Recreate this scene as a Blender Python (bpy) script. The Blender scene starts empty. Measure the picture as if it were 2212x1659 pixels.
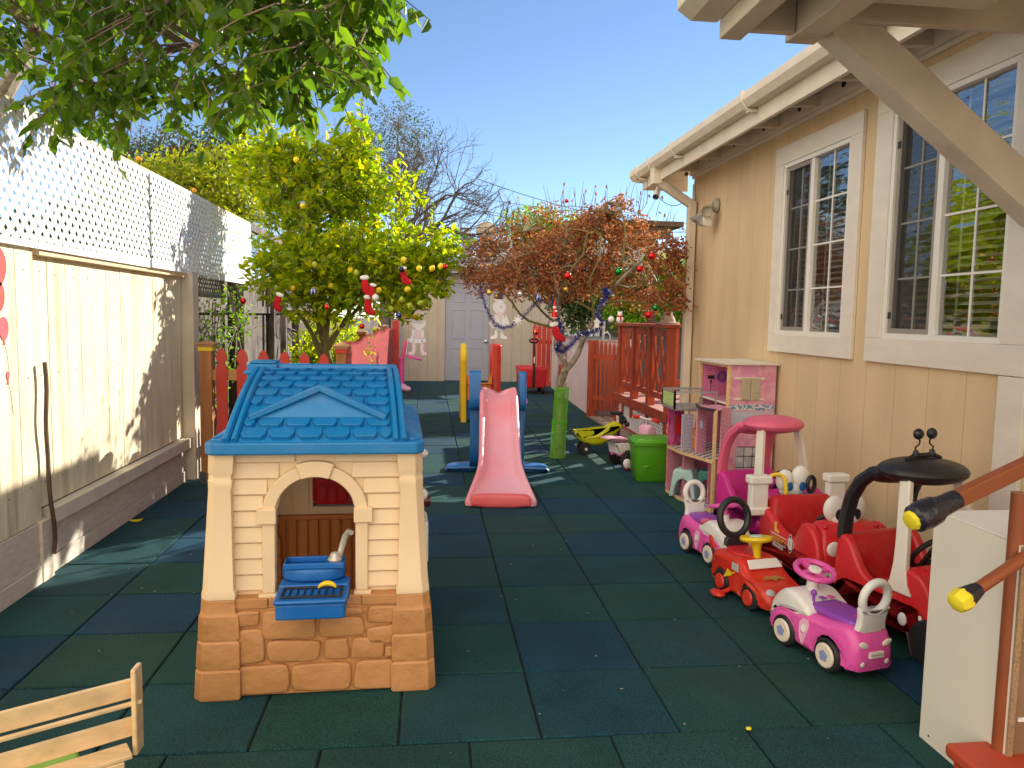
import bpy, bmesh, math, random
import numpy as np
from mathutils import Vector, Matrix
random.seed(7)
rng = np.random.default_rng(7)
R = math.radians
pi = math.pi
SC = bpy.context.scene
COL = SC.collection

# ---------------- camera, sky, sun, exposure ----------------
F, YAW, PIT, ROLL, CH = 1639.0, .111879, .0886648, .018361, 1.46654
fw = Vector((math.sin(YAW)*math.cos(PIT), math.cos(YAW)*math.cos(PIT), -math.sin(PIT)))
rt0 = Vector((math.cos(YAW), -math.sin(YAW), 0)); up0 = rt0.cross(fw)
rt = rt0*math.cos(ROLL)+up0*math.sin(ROLL); upv = -rt0*math.sin(ROLL)+up0*math.cos(ROLL)
cd = bpy.data.cameras.new('camera'); cam = bpy.data.objects.new('camera', cd); COL.objects.link(cam)
cam.matrix_world = Matrix(((rt.x, upv.x, -fw.x, 0), (rt.y, upv.y, -fw.y, 0), (rt.z, upv.z, -fw.z, CH), (0, 0, 0, 1)))
cd.sensor_width = 36; cd.lens = 36*F/2212; cd.clip_end = 500; cd.clip_start = .05
SC.camera = cam
SUN_EL, SUN_AZ = R(24.6), R(39)           # sun azimuth measured from +X towards +Y
w = bpy.data.worlds.new('World'); SC.world = w; w.use_nodes = True
nt = w.node_tree; bg = nt.nodes['Background']
sky = nt.nodes.new('ShaderNodeTexSky'); sky.sky_type = 'NISHITA'; sky.sun_disc = False
sky.sun_elevation = SUN_EL; sky.sun_rotation = R(90)-SUN_AZ
sky.air_density = .75; sky.dust_density = 0; sky.ozone_density = 2.5
# made-up warm bright cloud behind the camera, added to lift the shade
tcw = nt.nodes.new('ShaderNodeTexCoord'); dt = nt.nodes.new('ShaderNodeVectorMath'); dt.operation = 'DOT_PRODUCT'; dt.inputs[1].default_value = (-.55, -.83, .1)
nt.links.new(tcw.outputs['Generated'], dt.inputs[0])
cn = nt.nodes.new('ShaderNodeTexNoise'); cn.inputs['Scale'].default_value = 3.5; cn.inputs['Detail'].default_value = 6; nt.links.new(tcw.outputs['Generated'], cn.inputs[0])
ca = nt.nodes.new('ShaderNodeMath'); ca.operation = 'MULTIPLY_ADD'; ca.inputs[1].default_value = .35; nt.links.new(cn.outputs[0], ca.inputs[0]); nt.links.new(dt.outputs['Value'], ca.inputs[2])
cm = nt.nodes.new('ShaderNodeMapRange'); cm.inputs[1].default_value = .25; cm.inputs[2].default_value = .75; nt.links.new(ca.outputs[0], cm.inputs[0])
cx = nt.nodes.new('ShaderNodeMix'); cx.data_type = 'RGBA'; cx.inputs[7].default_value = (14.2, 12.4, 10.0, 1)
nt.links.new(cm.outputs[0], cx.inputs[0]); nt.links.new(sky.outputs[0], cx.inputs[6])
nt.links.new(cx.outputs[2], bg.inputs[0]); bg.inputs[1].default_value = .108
sd = bpy.data.lights.new('sun', 'SUN'); sd.energy = 5.0; sd.angle = R(.5); sd.color = (1, .93, .80)
so = bpy.data.objects.new('sun', sd); COL.objects.link(so)
sdir = Vector((math.cos(SUN_EL)*math.cos(SUN_AZ), math.cos(SUN_EL)*math.sin(SUN_AZ), math.sin(SUN_EL)))
so.rotation_euler = sdir.to_track_quat('Z', 'Y').to_euler(); so.location = (20, 16, 14)
vs = SC.view_settings; vs.view_transform = 'Standard'; vs.look = 'None'; vs.gamma = 1; vs.exposure = .8
SC.cycles.use_denoising = True; SC.cycles.use_adaptive_sampling = True; SC.cycles.adaptive_threshold = .02
SC.cycles.max_bounces = 7; SC.cycles.transparent_max_bounces = 12
SC.cycles.sample_clamp_indirect = 6

# turn a pixel of the 2212 px wide photo into a point on a plane
def ray(x, y): return fw+rt*((x-1106)/F)-upv*((y-829.5)/F)
def PX(x, y, v): d = ray(x, y); return Vector((0, 0, CH))+d*(v/d.x)
def PY(x, y, v): d = ray(x, y); return Vector((0, 0, CH))+d*(v/d.y)
def PZ(x, y, v=0): d = ray(x, y); return Vector((0, 0, CH))+d*((v-CH)/d.z)

# ---------------- materials ----------------
def srgb(r, g, b):
    f = lambda c: (c/12.92 if c <= .04045 else ((c+.055)/1.055)**2.4)
    return tuple(f(c/255) for c in (r, g, b))
def mat(name, col, rough=.5, metal=0, var=.12, nscale=8, bump=.0, bscale=60, groove=None, coat=0, stretch=None, col2=None, mask=(.45, .6), transl=0, alpha=1, spec=.5, gdark=.5, dust=0):
    m = bpy.data.materials.new(name); m.use_nodes = True; n = m.node_tree; L = n.links.new; N = n.nodes.new
    p = n.nodes['Principled BSDF']; p.inputs['Roughness'].default_value = rough; p.inputs['Metallic'].default_value = metal
    p.inputs['Coat Weight'].default_value = coat; p.inputs['Specular IOR Level'].default_value = spec
    tc = N('ShaderNodeTexCoord'); mp = N('ShaderNodeMapping'); L(tc.outputs['Object'], mp.inputs[0])
    if stretch: mp.inputs['Scale'].default_value = stretch
    nz = N('ShaderNodeTexNoise'); nz.inputs['Scale'].default_value = nscale; nz.inputs['Detail'].default_value = 6; L(mp.outputs[0], nz.inputs[0])
    mr = N('ShaderNodeMapRange'); mr.inputs[1].default_value = .25; mr.inputs[2].default_value = .75
    mr.inputs[3].default_value = 1-var; mr.inputs[4].default_value = 1+var*.6; L(nz.outputs[0], mr.inputs[0])
    mx = N('ShaderNodeMix'); mx.data_type = 'RGBA'; mx.blend_type = 'MULTIPLY'; mx.inputs[0].default_value = 1
    mx.inputs[6].default_value = (*col, 1); L(mr.outputs[0], mx.inputs[7]); out = mx.outputs[2]
    if col2:
        n2 = N('ShaderNodeTexNoise'); n2.inputs['Scale'].default_value = nscale*.6; n2.inputs['Detail'].default_value = 8; L(mp.outputs[0], n2.inputs[0])
        r2 = N('ShaderNodeMapRange'); r2.inputs[1].default_value = mask[0]; r2.inputs[2].default_value = mask[1]; L(n2.outputs[0], r2.inputs[0])
        m2 = N('ShaderNodeMix'); m2.data_type = 'RGBA'; L(r2.outputs[0], m2.inputs[0]); L(out, m2.inputs[6]); m2.inputs[7].default_value = (*col2, 1); out = m2.outputs[2]
    hs = None
    if groove:
        ax, sp, wd = groove[:3]
        sx = N('ShaderNodeSeparateXYZ'); L(tc.outputs['Object'], sx.inputs[0])
        a = N('ShaderNodeMath'); a.operation = 'MULTIPLY'; a.inputs[1].default_value = 1/sp; L(sx.outputs['XYZ'.index(ax)], a.inputs[0])
        b = N('ShaderNodeMath'); b.operation = 'FRACT'; L(a.outputs[0], b.inputs[0])
        c = N('ShaderNodeMath'); c.operation = 'LESS_THAN'; c.inputs[1].default_value = wd/sp; L(b.outputs[0], c.inputs[0])
        m3 = N('ShaderNodeMix'); m3.data_type = 'RGBA'; m3.blend_type = 'MULTIPLY'; L(c.outputs[0], m3.inputs[0]); L(out, m3.inputs[6]); m3.inputs[7].default_value = (gdark, gdark, gdark, 1); out = m3.outputs[2]
        hs = c.outputs[0]
    L(out, p.inputs['Base Color'])
    if bump or hs:
        nb = N('ShaderNodeTexNoise'); nb.inputs['Scale'].default_value = bscale; nb.inputs['Detail'].default_value = 4; L(mp.outputs[0], nb.inputs[0])
        bp = N('ShaderNodeBump'); bp.inputs['Strength'].default_value = bump or .1; bp.inputs['Distance'].default_value = .01
        if hs:
            s = N('ShaderNodeMath'); s.operation = 'MULTIPLY_ADD'; s.inputs[1].default_value = -1.5; L(hs, s.inputs[0]); L(nb.outputs[0], s.inputs[2]); L(s.outputs[0], bp.inputs['Height'])
        else: L(nb.outputs[0], bp.inputs['Height'])
        L(bp.outputs[0], p.inputs['Normal'])
    if not metal:
        nr = N('ShaderNodeTexNoise'); nr.inputs['Scale'].default_value = 7; nr.inputs['Detail'].default_value = 8; L(tc.outputs['Object'], nr.inputs[0])
        rr_ = N('ShaderNodeMapRange'); rr_.inputs[1].default_value = .35; rr_.inputs[2].default_value = .7; rr_.inputs[3].default_value = rough*.82; rr_.inputs[4].default_value = min(1, rough*1.35+.04); L(nr.outputs[0], rr_.inputs[0]); L(rr_.outputs[0], p.inputs['Roughness'])
    if dust:
        nd = N('ShaderNodeTexNoise'); nd.inputs['Scale'].default_value = 5; nd.inputs['Detail'].default_value = 12; nd.inputs['Roughness'].default_value = .75; L(tc.outputs['Object'], nd.inputs[0])
        rd = N('ShaderNodeMapRange'); rd.inputs[1].default_value = .50; rd.inputs[2].default_value = .78; rd.inputs[4].default_value = dust; L(nd.outputs[0], rd.inputs[0])
        md = N('ShaderNodeMix'); md.data_type = 'RGBA'; L(rd.outputs[0], md.inputs[0]); L(out, md.inputs[6]); md.inputs[7].default_value = (.50, .45, .38, 1); out = md.outputs[2]; L(out, p.inputs['Base Color'])
    if transl:
        o = n.nodes['Material Output']; t = N('ShaderNodeBsdfTranslucent'); L(out, t.inputs[0]); ms = N('ShaderNodeMixShader'); ms.inputs[0].default_value = transl
        L(p.outputs[0], ms.inputs[1]); L(t.outputs[0], ms.inputs[2]); L(ms.outputs[0], o.inputs[0])
    return m
def leafmat(name, cols, transl=.45, rough=.45, tcol=1.6, spec=.4):
    m = bpy.data.materials.new(name); m.use_nodes = True; n = m.node_tree; L = n.links.new; N = n.nodes.new
    p = n.nodes['Principled BSDF']; p.inputs['Roughness'].default_value = rough; p.inputs['Specular IOR Level'].default_value = spec
    g = N('ShaderNodeNewGeometry'); cr = N('ShaderNodeValToRGB'); L(g.outputs['Random Per Island'], cr.inputs[0])
    e = cr.color_ramp.elements; e[0].color = (*cols[0], 1); e[1].color = (*cols[-1], 1)
    for i, c in enumerate(cols[1:-1]):
        x = e.new((i+1)/(len(cols)-1)); x.color = (*c, 1)
    L(cr.outputs[0], p.inputs['Base Color'])
    t = N('ShaderNodeBsdfTranslucent'); mx = N('ShaderNodeMix'); mx.data_type = 'RGBA'; mx.blend_type = 'MULTIPLY'; mx.inputs[0].default_value = 1
    L(cr.outputs[0], mx.inputs[6]); mx.inputs[7].default_value = (tcol, tcol, tcol*.45, 1); L(mx.outputs[2], t.inputs[0])
    ms = N('ShaderNodeMixShader'); ms.inputs[0].default_value = transl; o = n.nodes['Material Output']
    L(p.outputs[0], ms.inputs[1]); L(t.outputs[0], ms.inputs[2]); L(ms.outputs[0], o.inputs[0])
    return m
def plastic(name, col, rough=.38, var=.05, bump=.05): return mat(name, col, rough, var=var, nscale=5, bump=bump, bscale=180, dust=.14)

# ---------------- mesh builder ----------------
def smooth_poly(p, n=2, closed=True):
    for _ in range(n):
        q = []
        m = len(p)
        for i in range(m if closed else m-1):
            a, b = p[i], p[(i+1) % m]
            q += [tuple(a[k]*.75+b[k]*.25 for k in range(len(a))), tuple(a[k]*.25+b[k]*.75 for k in range(len(a)))]
        if not closed: q = [p[0]]+q+[p[-1]]
        p = q
    return p
def arc(cx, cy, r, a0, a1, n=10, ry=None):
    ry = r if ry is None else ry
    return [(cx+r*math.cos(R(a0+(a1-a0)*i/n)), cy+ry*math.sin(R(a0+(a1-a0)*i/n))) for i in range(n+1)]
class G:
    def __init__(s): s.v = []; s.f = []; s.mi = []; s.M = None
    def add(s, vs, fs, m=0):
        o = len(s.v)
        s.v += [tuple(s.M @ Vector(v)) if s.M else tuple(v) for v in vs]
        s.f += [tuple(i+o for i in f) for f in fs]; s.mi += [m]*len(fs)
    def boxp(s, a, b, m=0):
        x0, y0, z0 = [min(a[i], b[i]) for i in range(3)]; x1, y1, z1 = [max(a[i], b[i]) for i in range(3)]
        s.add([(x0, y0, z0), (x1, y0, z0), (x1, y1, z0), (x0, y1, z0), (x0, y0, z1), (x1, y0, z1), (x1, y1, z1), (x0, y1, z1)],
              [(0, 3, 2, 1), (4, 5, 6, 7), (0, 1, 5, 4), (1, 2, 6, 5), (2, 3, 7, 6), (3, 0, 4, 7)], m); return s
    def box(s, c, d, m=0): return s.boxp([c[i]-d[i]/2 for i in range(3)], [c[i]+d[i]/2 for i in range(3)], m)
    def beam(s, p, q, w, h, up=(0, 0, 1), m=0):
        p, q = Vector(p), Vector(q); d = (q-p).normalized(); u = Vector(up); r = d.cross(u).normalized(); u = r.cross(d)
        vs = [c+r*(a*w/2)+u*(b*h/2) for c in (p, q) for a, b in ((-1, -1), (1, -1), (1, 1), (-1, 1))]
        s.add(vs, [(0, 1, 2, 3), (7, 6, 5, 4), (0, 4, 5, 1), (1, 5, 6, 2), (2, 6, 7, 3), (3, 7, 4, 0)], m); return s
    def ext(s, poly, plane, d0, d1, m=0):
        mp = {'XZ': lambda a, b, d: (a, d, b), 'YZ': lambda a, b, d: (d, a, b), 'XY': lambda a, b, d: (a, b, d)}[plane]
        n = len(poly); vs = [mp(a, b, d0) for a, b in poly]+[mp(a, b, d1) for a, b in poly]
        s.add(vs, [tuple(range(n)), tuple(range(2*n-1, n-1, -1))]+[((i+1) % n, i, i+n, (i+1) % n+n) for i in range(n)], m); return s
    def pillow(s, poly, plane, d0, d1, r, m=0, k=3, wf=None):
        """extruded outline with rounded edges; wf(a,b) narrows the half width"""
        n = len(poly); A = sum(poly[i][0]*poly[(i+1) % n][1]-poly[(i+1) % n][0]*poly[i][1] for i in range(n)); sg = 1 if A > 0 else -1
        nr = []
        for i in range(n):
            ax, ay = poly[i-1]; bx, by = poly[(i+1) % n]; tx, ty = bx-ax, by-ay; l = math.hypot(tx, ty) or 1
            nr.append((-ty/l*sg, tx/l*sg))
        mp = {'XZ': lambda a, b, d: (a, d, b), 'YZ': lambda a, b, d: (d, a, b), 'XY': lambda a, b, d: (a, b, d)}[plane]
        c, h = (d0+d1)/2, (d1-d0)/2; rings = []
        ts = [(1, r*(1-math.sin(pi/2*j/k)), h-r+r*math.cos(pi/2*j/k)) for j in range(k+1)]
        lay = [(-1, o, e) for _, o, e in ts]+[(1, o, e) for _, o, e in reversed(ts)]
        vs = []
        for sgn, o, e in lay:
            for (a, b), (na, nb) in zip(poly, nr):
                a2, b2 = a+na*o, b+nb*o; f = wf(a2, b2) if wf else 1
                vs.append(mp(a2, b2, c+sgn*e*f))
        K = len(lay); fs = [tuple(range(n)), tuple(range((K-1)*n+n-1, (K-1)*n-1, -1))]
        for j in range(K-1):
            for i in range(n): fs.append((j*n+(i+1) % n, j*n+i, (j+1)*n+i, (j+1)*n+(i+1) % n))
        s.add(vs, fs, m); return s
    def tube(s, pts, r, n=8, m=0, closed=False, cap=True, sq=1.0):
        P = [Vector(p) for p in pts]; K = len(P); rs = r if isinstance(r, (list, tuple)) else [r]*K
        vs = []; prev = None
        for i in range(K):
            if closed: t = (P[(i+1) % K]-P[i-1])
            else: t = P[min(i+1, K-1)]-P[max(i-1, 0)]
            t = t.normalized() if t.length > 1e-9 else Vector((0, 0, 1))
            if prev is None:
                a = Vector((0, 0, 1)) if abs(t.z) < .9 else Vector((1, 0, 0)); u = t.cross(a).normalized()
            else: u = (prev-t*prev.dot(t)); u = u.normalized() if u.length > 1e-6 else t.orthogonal().normalized()
            prev = u; v = t.cross(u)
            for j in range(n):
                a = 2*pi*j/n; vs.append(P[i]+u*(rs[i]*math.cos(a))+v*(rs[i]*sq*math.sin(a)))
        fs = []
        for i in range(K if closed else K-1):
            for j in range(n):
                a, b = i*n+j, i*n+(j+1) % n; c, d = ((i+1) % K)*n+(j+1) % n, ((i+1) % K)*n+j; fs.append((a, b, c, d))
        if cap and not closed: fs += [tuple(range(n-1, -1, -1)), tuple(range((K-1)*n, K*n))]
        s.add(vs, fs, m); return s
    def ring(s, c, ax, Rr, r, n=28, k=8, m=0, ry=None):
        ax = Vector(ax).normalized(); u = ax.orthogonal().normalized(); v = ax.cross(u)
        if abs(ax.z) < .5: u = ax.cross(Vector((0, 0, 1))).normalized(); v = ax.cross(u)
        ry = ry or Rr
        return s.tube([Vector(c)+u*(Rr*math.cos(2*pi*i/n))+v*(ry*math.sin(2*pi*i/n)) for i in range(n)], r, k, m, closed=True)
    def lathe(s, prof, c=(0, 0, 0), ax=(0, 0, 1), n=20, m=0, cap=True):
        ax = Vector(ax).normalized(); u = ax.orthogonal().normalized(); v = ax.cross(u); c = Vector(c)
        vs = [c+ax*z+u*(r*math.cos(2*pi*j/n))+v*(r*math.sin(2*pi*j/n)) for r, z in prof for j in range(n)]
        K = len(prof); fs = [(i*n+j, i*n+(j+1) % n, (i+1)*n+(j+1) % n, (i+1)*n+j) for i in range(K-1) for j in range(n)]
        if cap: fs += [tuple(range(n-1, -1, -1)), tuple(range((K-1)*n, K*n))]
        s.add(vs, fs, m); return s
    def ell(s, c, rad, n=16, k=10, m=0, rot=None):
        if isinstance(rad, (int, float)): rad = (rad,)*3
        c = Vector(c); vs = []
        for i in range(k+1):
            t = pi*i/k
            for j in range(n):
                a = 2*pi*j/n; p = Vector((rad[0]*math.sin(t)*math.cos(a), rad[1]*math.sin(t)*math.sin(a), rad[2]*math.cos(t)))
                if rot: p = rot @ p
                vs.append(c+p)
        fs = [(i*n+j, (i+1)*n+j, (i+1)*n+(j+1) % n, i*n+(j+1) % n) for i in range(k) for j in range(n)]
        s.add(vs, fs, m); return s
    def build(s, name, mats, parent=None, smooth=False, bevel=0, world=False, sub=0, wn=False):
        me = bpy.data.meshes.new(name); me.from_pydata([tuple(v) for v in s.v], [], s.f); 
        ms = mats if isinstance(mats, (list, tuple)) else [mats]
        for x in ms: me.materials.append(x)
        if len(ms) > 1: me.polygons.foreach_set('material_index', s.mi)
        o = bpy.data.objects.new(name, me); COL.objects.link(o)
        bm = bmesh.new(); bm.from_mesh(me); bmesh.ops.remove_doubles(bm, verts=bm.verts, dist=1e-5) if smooth else None
        bmesh.ops.recalc_face_normals(bm, faces=bm.faces); bm.to_mesh(me); bm.free()
        if smooth:
            me.polygons.foreach_set('use_smooth', [True]*len(me.polygons))
            me.set_sharp_from_angle(angle=R(42))
        if bevel:
            b = o.modifiers.new('bevel', 'BEVEL'); b.width = bevel; b.segments = 2; b.limit_method = 'ANGLE'; b.angle_limit = R(40)
            me.polygons.foreach_set('use_smooth', [True]*len(me.polygons)); me.set_sharp_from_angle(angle=R(30)); b.harden_normals = True
        if sub: q = o.modifiers.new('sub', 'SUBSURF'); q.levels = sub; q.render_levels = sub
        if parent:
            o.parent = parent
            if world: o.matrix_parent_inverse = parent_inv(parent)
        return o
def parent_inv(p):
    m = Matrix.LocRotScale(p.location, p.rotation_euler, None)
    q = p.parent
    while q is not None:
        m = Matrix.LocRotScale(q.location, q.rotation_euler, None) @ m if not q.type == 'MESH' else m
        q = q.parent
    return m.inverted() if p.type == 'EMPTY' else Matrix.Identity(4)
def tag(o, label=None, cat=None, group=None, kind=None):
    if label: o['label'] = label
    if cat: o['category'] = cat
    if group: o['group'] = group
    if kind: o['kind'] = kind
    return o
def thing(name, label, cat, loc=(0, 0, 0), rotz=0, group=None):
    o = bpy.data.objects.new(name, None); COL.objects.link(o); o.location = loc; o.rotation_euler = (0, 0, rotz); o.empty_display_size = .1
    return tag(o, label, cat, group)
def kids(o): return [c for c in bpy.data.objects if c.parent is o]
def copy_tree(o, loc=None, rotz=None, label=None, parent=None):
    c = o.copy(); COL.objects.link(c)
    if parent: c.parent = parent
    if loc is not None: c.location = loc
    if rotz is not None: c.rotation_euler = (0, 0, rotz)
    if label: c['label'] = label
    for k in kids(o): copy_tree(k, parent=c)
    return c
def text_mesh(body, size, name, m, parent, M, align='CENTER', extrude=.001, world=False):
    cu = bpy.data.curves.new(name, 'FONT'); cu.body = body; cu.size = size; cu.extrude = extrude; cu.align_x = align; cu.align_y = 'CENTER'
    t = bpy.data.objects.new(name+'_c', cu); COL.objects.link(t); dg = bpy.context.evaluated_depsgraph_get()
    me = bpy.data.meshes.new_from_object(t.evaluated_get(dg)); bpy.data.objects.remove(t)
    me.transform(M); me.materials.clear(); me.materials.append(m); me.name = name
    o = bpy.data.objects.new(name, me); COL.objects.link(o)
    if parent:
        o.parent = parent
        if world: o.matrix_parent_inverse = parent_inv(parent)
    return o
def leaves(name, pos, axis, nrm, ln, m, wid=.45, fold=.12, droop=.0, parent=None, world=True):
    pos, axis, nrm, ln = map(np.asarray, (pos, axis, nrm, ln)); N = len(pos)
    axis = axis/np.linalg.norm(axis, axis=1, keepdims=True)
    side = np.cross(axis, nrm); side /= (np.linalg.norm(side, axis=1, keepdims=True)+1e-9); nn = np.cross(side, axis)
    T = [(0, 0, 0), (.32, .5, .5), (.7, .38, .3), (1, 0, -.2), (.7, -.38, .3), (.32, -.5, .5)]
    V = np.zeros((N, 6, 3)); L_ = ln[:, None]
    for i, (a, b, c) in enumerate(T): V[:, i] = pos+axis*L_*a+side*L_*(b*wid*1.0)+nn*L_*(c*fold*2-droop*a*a)
    V = V.reshape(-1, 3); base = (np.arange(N)*6)[:, None]
    fcs = np.concatenate([base+np.array([0, 1, 2, 3]), base+np.array([0, 3, 4, 5])], axis=1).reshape(-1)
    me = bpy.data.meshes.new(name); me.vertices.add(len(V)); me.vertices.foreach_set('co', V.ravel())
    me.loops.add(len(fcs)); me.loops.foreach_set('vertex_index', fcs); nf = len(fcs)//4
    me.polygons.add(nf); me.polygons.foreach_set('loop_start', np.arange(nf)*4); me.update(calc_edges=True)
    me.materials.append(m); o = bpy.data.objects.new(name, me); COL.objects.link(o)
    if parent:
        o.parent = parent
        if world: o.matrix_parent_inverse = parent_inv(parent)
    return o
def rdir(n, up=0.0, s=1.0):
    v = rng.normal(size=(n, 3))*s; v[:, 2] += up; return v/np.linalg.norm(v, axis=1, keepdims=True)
def bez(p0, p1, p2, n=8):
    p0, p1, p2 = Vector(p0), Vector(p1), Vector(p2)
    return [p0*(1-t)**2+p1*(2*t*(1-t))+p2*t*t for t in [i/n for i in range(n+1)]]
def wobble(pts, a):
    return [Vector(p)+Vector((random.uniform(-a, a), random.uniform(-a, a), random.uniform(-a, a))) for p in pts]
def taper(n, a, b): return [a+(b-a)*i/(n-1) for i in range(n)]
# ================= materials =================
M = {}
M['cream'] = mat('painted cream boards', (.82, .72, .50), .7, var=.16, nscale=3, bump=.3, bscale=60, stretch=(1, 6, .5), col2=(.50, .38, .25), mask=(.54, .72))
M['creamrail'] = mat('cream rail paint', (.72, .63, .50), .7, var=.14, nscale=6, bump=.12, bscale=50)
M['creamkick'] = mat('cream kick board paint', (.68, .59, .49), .75, var=.14, nscale=4, bump=.3, bscale=50, stretch=(1, 3, 12))
M['lattice'] = mat('white lattice vinyl', (.88, .88, .90), .5, var=.05)
M['oldwood'] = mat('weathered grey fence wood', (.19, .16, .135), .85, var=.45, nscale=5, bump=.4, bscale=30, stretch=(1, 8, .6), col2=(.07, .055, .045), mask=(.46, .6))
M['darkwood'] = mat('dark brown wood', (.09, .055, .04), .8, var=.3, bump=.2)
M['strip'] = mat('warped dark trim strip', (.10, .06, .04), .7, var=.3)
M['tan'] = mat('tan painted cap', (.72, .56, .34), .7, var=.15)
M['redpick'] = mat('red picket paint', (.58, .05, .035), .6, var=.18, nscale=5, bump=.2, bscale=60, stretch=(1, 1, .3))
M['pinkpick'] = mat('faded red picket paint', (.46, .06, .06), .6, var=.2, nscale=6, bump=.2, bscale=50, stretch=(1, 1, .3))
M['postbrown'] = mat('stained cedar post', (.42, .17, .055), .6, var=.3, nscale=6, bump=.15, stretch=(4, 4, .4))
M['capwood'] = mat('cedar post cap', (.55, .30, .14), .55, var=.25, nscale=6)
M['railwood'] = mat('cedar rail', (.52, .27, .10), .65, var=.25, stretch=(.5, 1, 4))
M['stucco'] = mat('yellow house siding', (.70, .53, .32), .78, var=.14, nscale=2.6, bump=.30, bscale=55, groove=('Y', .305, .005, 0), gdark=.66, stretch=(1, 1, .35), dust=.16)
M['trim'] = mat('off white house trim', (.76, .70, .62), .6, var=.08, nscale=4, bump=.2, bscale=24, stretch=(1, 1, 2.5))
M['gutter'] = mat('cream gutter paint', (.74, .66, .54), .5, var=.12, nscale=6, bump=.05)
M['porch'] = mat('cream porch beam paint', (.69, .61, .50), .65, var=.16, nscale=5, bump=.25, bscale=40, col2=(.42, .33, .24), mask=(.66, .78))
M['vinyl'] = mat('white vinyl window frame', (.80, .78, .73), .4, var=.03)
M['screen'] = mat('taupe screen frame', (.30, .27, .24), .6, var=.05)
M['shingle'] = mat('grey roof shingles', (.22, .23, .25), .9, var=.3, nscale=20, bump=.5, groove=('Z', .09, .015, 0), gdark=.5)
M['shed'] = mat('greige shed siding', (.50, .43, .35), .75, var=.10, nscale=3, bump=.15, bscale=30, groove=('X', .21, .008, 0), gdark=.55)
M['shedtrim'] = mat('greige shed trim', (.48, .42, .36), .7, var=.08, bump=.1)
M['bluetrim'] = mat('pale blue grey trim', (.40, .42, .47), .7, var=.08)
M['door'] = mat('lavender grey steel door', (.36, .37, .45), .5, var=.04)
M['brownfascia'] = mat('rusty brown fascia', (.20, .11, .065), .8, var=.3)
M['pinkwall'] = mat('pale pink stucco wall', (.66, .56, .56), .85, var=.10, nscale=3, bump=.2, bscale=50, col2=(.5, .4, .33), mask=(.62, .8))
M['redstain'] = mat('red deck stain', (.42, .075, .03), .6, var=.16, nscale=6, bump=.15, bscale=40, stretch=(1, 1, .4))
M['deckboard'] = mat('worn purple red deck boards', (.42, .20, .17), .65, var=.2, nscale=6, groove=('Y', .14, .008, 0))
M['stone'] = mat('pale paving stones', (.34, .25, .20), .85, var=.3, nscale=9, bump=.3)
M['metal'] = mat('brushed metal', (.55, .55, .56), .35, .9, var=.1)
M['silver'] = mat('silver rod', (.75, .75, .77), .2, 1, var=.02)
M['black'] = mat('black plastic', (.018, .018, .022), .38, var=.1, bump=.08, bscale=200)
M['tyre'] = mat('black toy tyre', (.016, .016, .018), .5, var=.1)
M['white'] = plastic('white plastic', (.82, .80, .77))
M['white2'] = plastic('warm white plastic', (.78, .74, .66))
M['pblue'] = mat('roof blue plastic', (.006, .19, .48), .42, var=.08, nscale=6, bump=.1, bscale=120, dust=.12)
M['sblue'] = plastic('slide blue plastic', (.010, .14, .44), .32)
M['cap'] = plastic('cap blue plastic', (.005, .13, .46), .4)
M['pcream'] = plastic('playhouse cream plastic', (.80, .60, .38), .5)
M['pbrown'] = mat('playhouse stone brown plastic', (.54, .25, .09), .5, var=.16, nscale=5, bump=1.0, bscale=16, dust=.15)
M['pbrown2'] = plastic('playhouse inner brown plastic', (.55, .20, .05), .5)
M['red'] = plastic('red plastic', (.62, .018, .025), .32)
M['red2'] = plastic('bright red plastic', (.66, .035, .015), .22)
M['redin'] = plastic('deep red inner plastic', (.50, .008, .012), .4)
M['coral'] = mat('faded coral slide plastic', (.86, .29, .35), .36, var=.10, nscale=2.5, bump=.05, bscale=150, col2=(.80, .45, .58), mask=(.35, .7))
M['yellow'] = plastic('yellow plastic', (.85, .60, .01), .35)
M['lime'] = plastic('lime yellow plastic', (.62, .62, .01), .35)
M['orange'] = plastic('orange plastic', (.86, .27, .05), .4)
M['pink'] = plastic('hot pink plastic', (.78, .10, .42), .25)
M['magenta'] = plastic('magenta plastic', (.60, .02, .27), .35)
M['rose'] = plastic('rose pink plastic', (.74, .13, .24), .4)
M['palepink'] = plastic('pale pink plastic', (.82, .45, .62), .4)
M['purple'] = plastic('purple plastic', (.28, .06, .46), .4)
M['green'] = plastic('tote green plastic', (.09, .36, .008), .38)
M['green2'] = plastic('leaf green plastic', (.08, .42, .03), .4)
M['teal'] = plastic('pale teal plastic', (.45, .66, .66), .4)
M['teal2'] = plastic('teal plastic', (.12, .42, .40), .4)
M['cyan'] = plastic('cyan plastic', (.05, .55, .60), .35)
M['board'] = mat('white melamine board', (.72, .68, .60), .5, var=.03)
M['chip'] = mat('chipboard edge', (.34, .22, .12), .9, var=.4, nscale=120)
M['hard'] = mat('brown hardboard back', (.24, .15, .085), .7, var=.08, nscale=3)
M['stepred'] = mat('red painted step', (.46, .06, .025), .55, var=.18, nscale=7, bump=.15)
M['rail'] = mat('brown red handrail paint', (.26, .07, .025), .38, var=.15, nscale=8, coat=.2)
M['tape'] = mat('black tape', (.015, .016, .025), .3, var=.2, bump=.8, bscale=35)
M['foam'] = mat('yellow foam', (.72, .60, .02), .8, var=.15, bump=.2)
M['pine'] = mat('varnished pine', (.80, .55, .28), .4, var=.25, nscale=3, stretch=(1, 9, 9), coat=.3)
M['limebin'] = plastic('lime bin plastic', (.25, .55, .01), .4)
M['bark'] = mat('grey brown bark', (.22, .15, .11), .85, var=.4, nscale=14, bump=.6, bscale=40)
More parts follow.
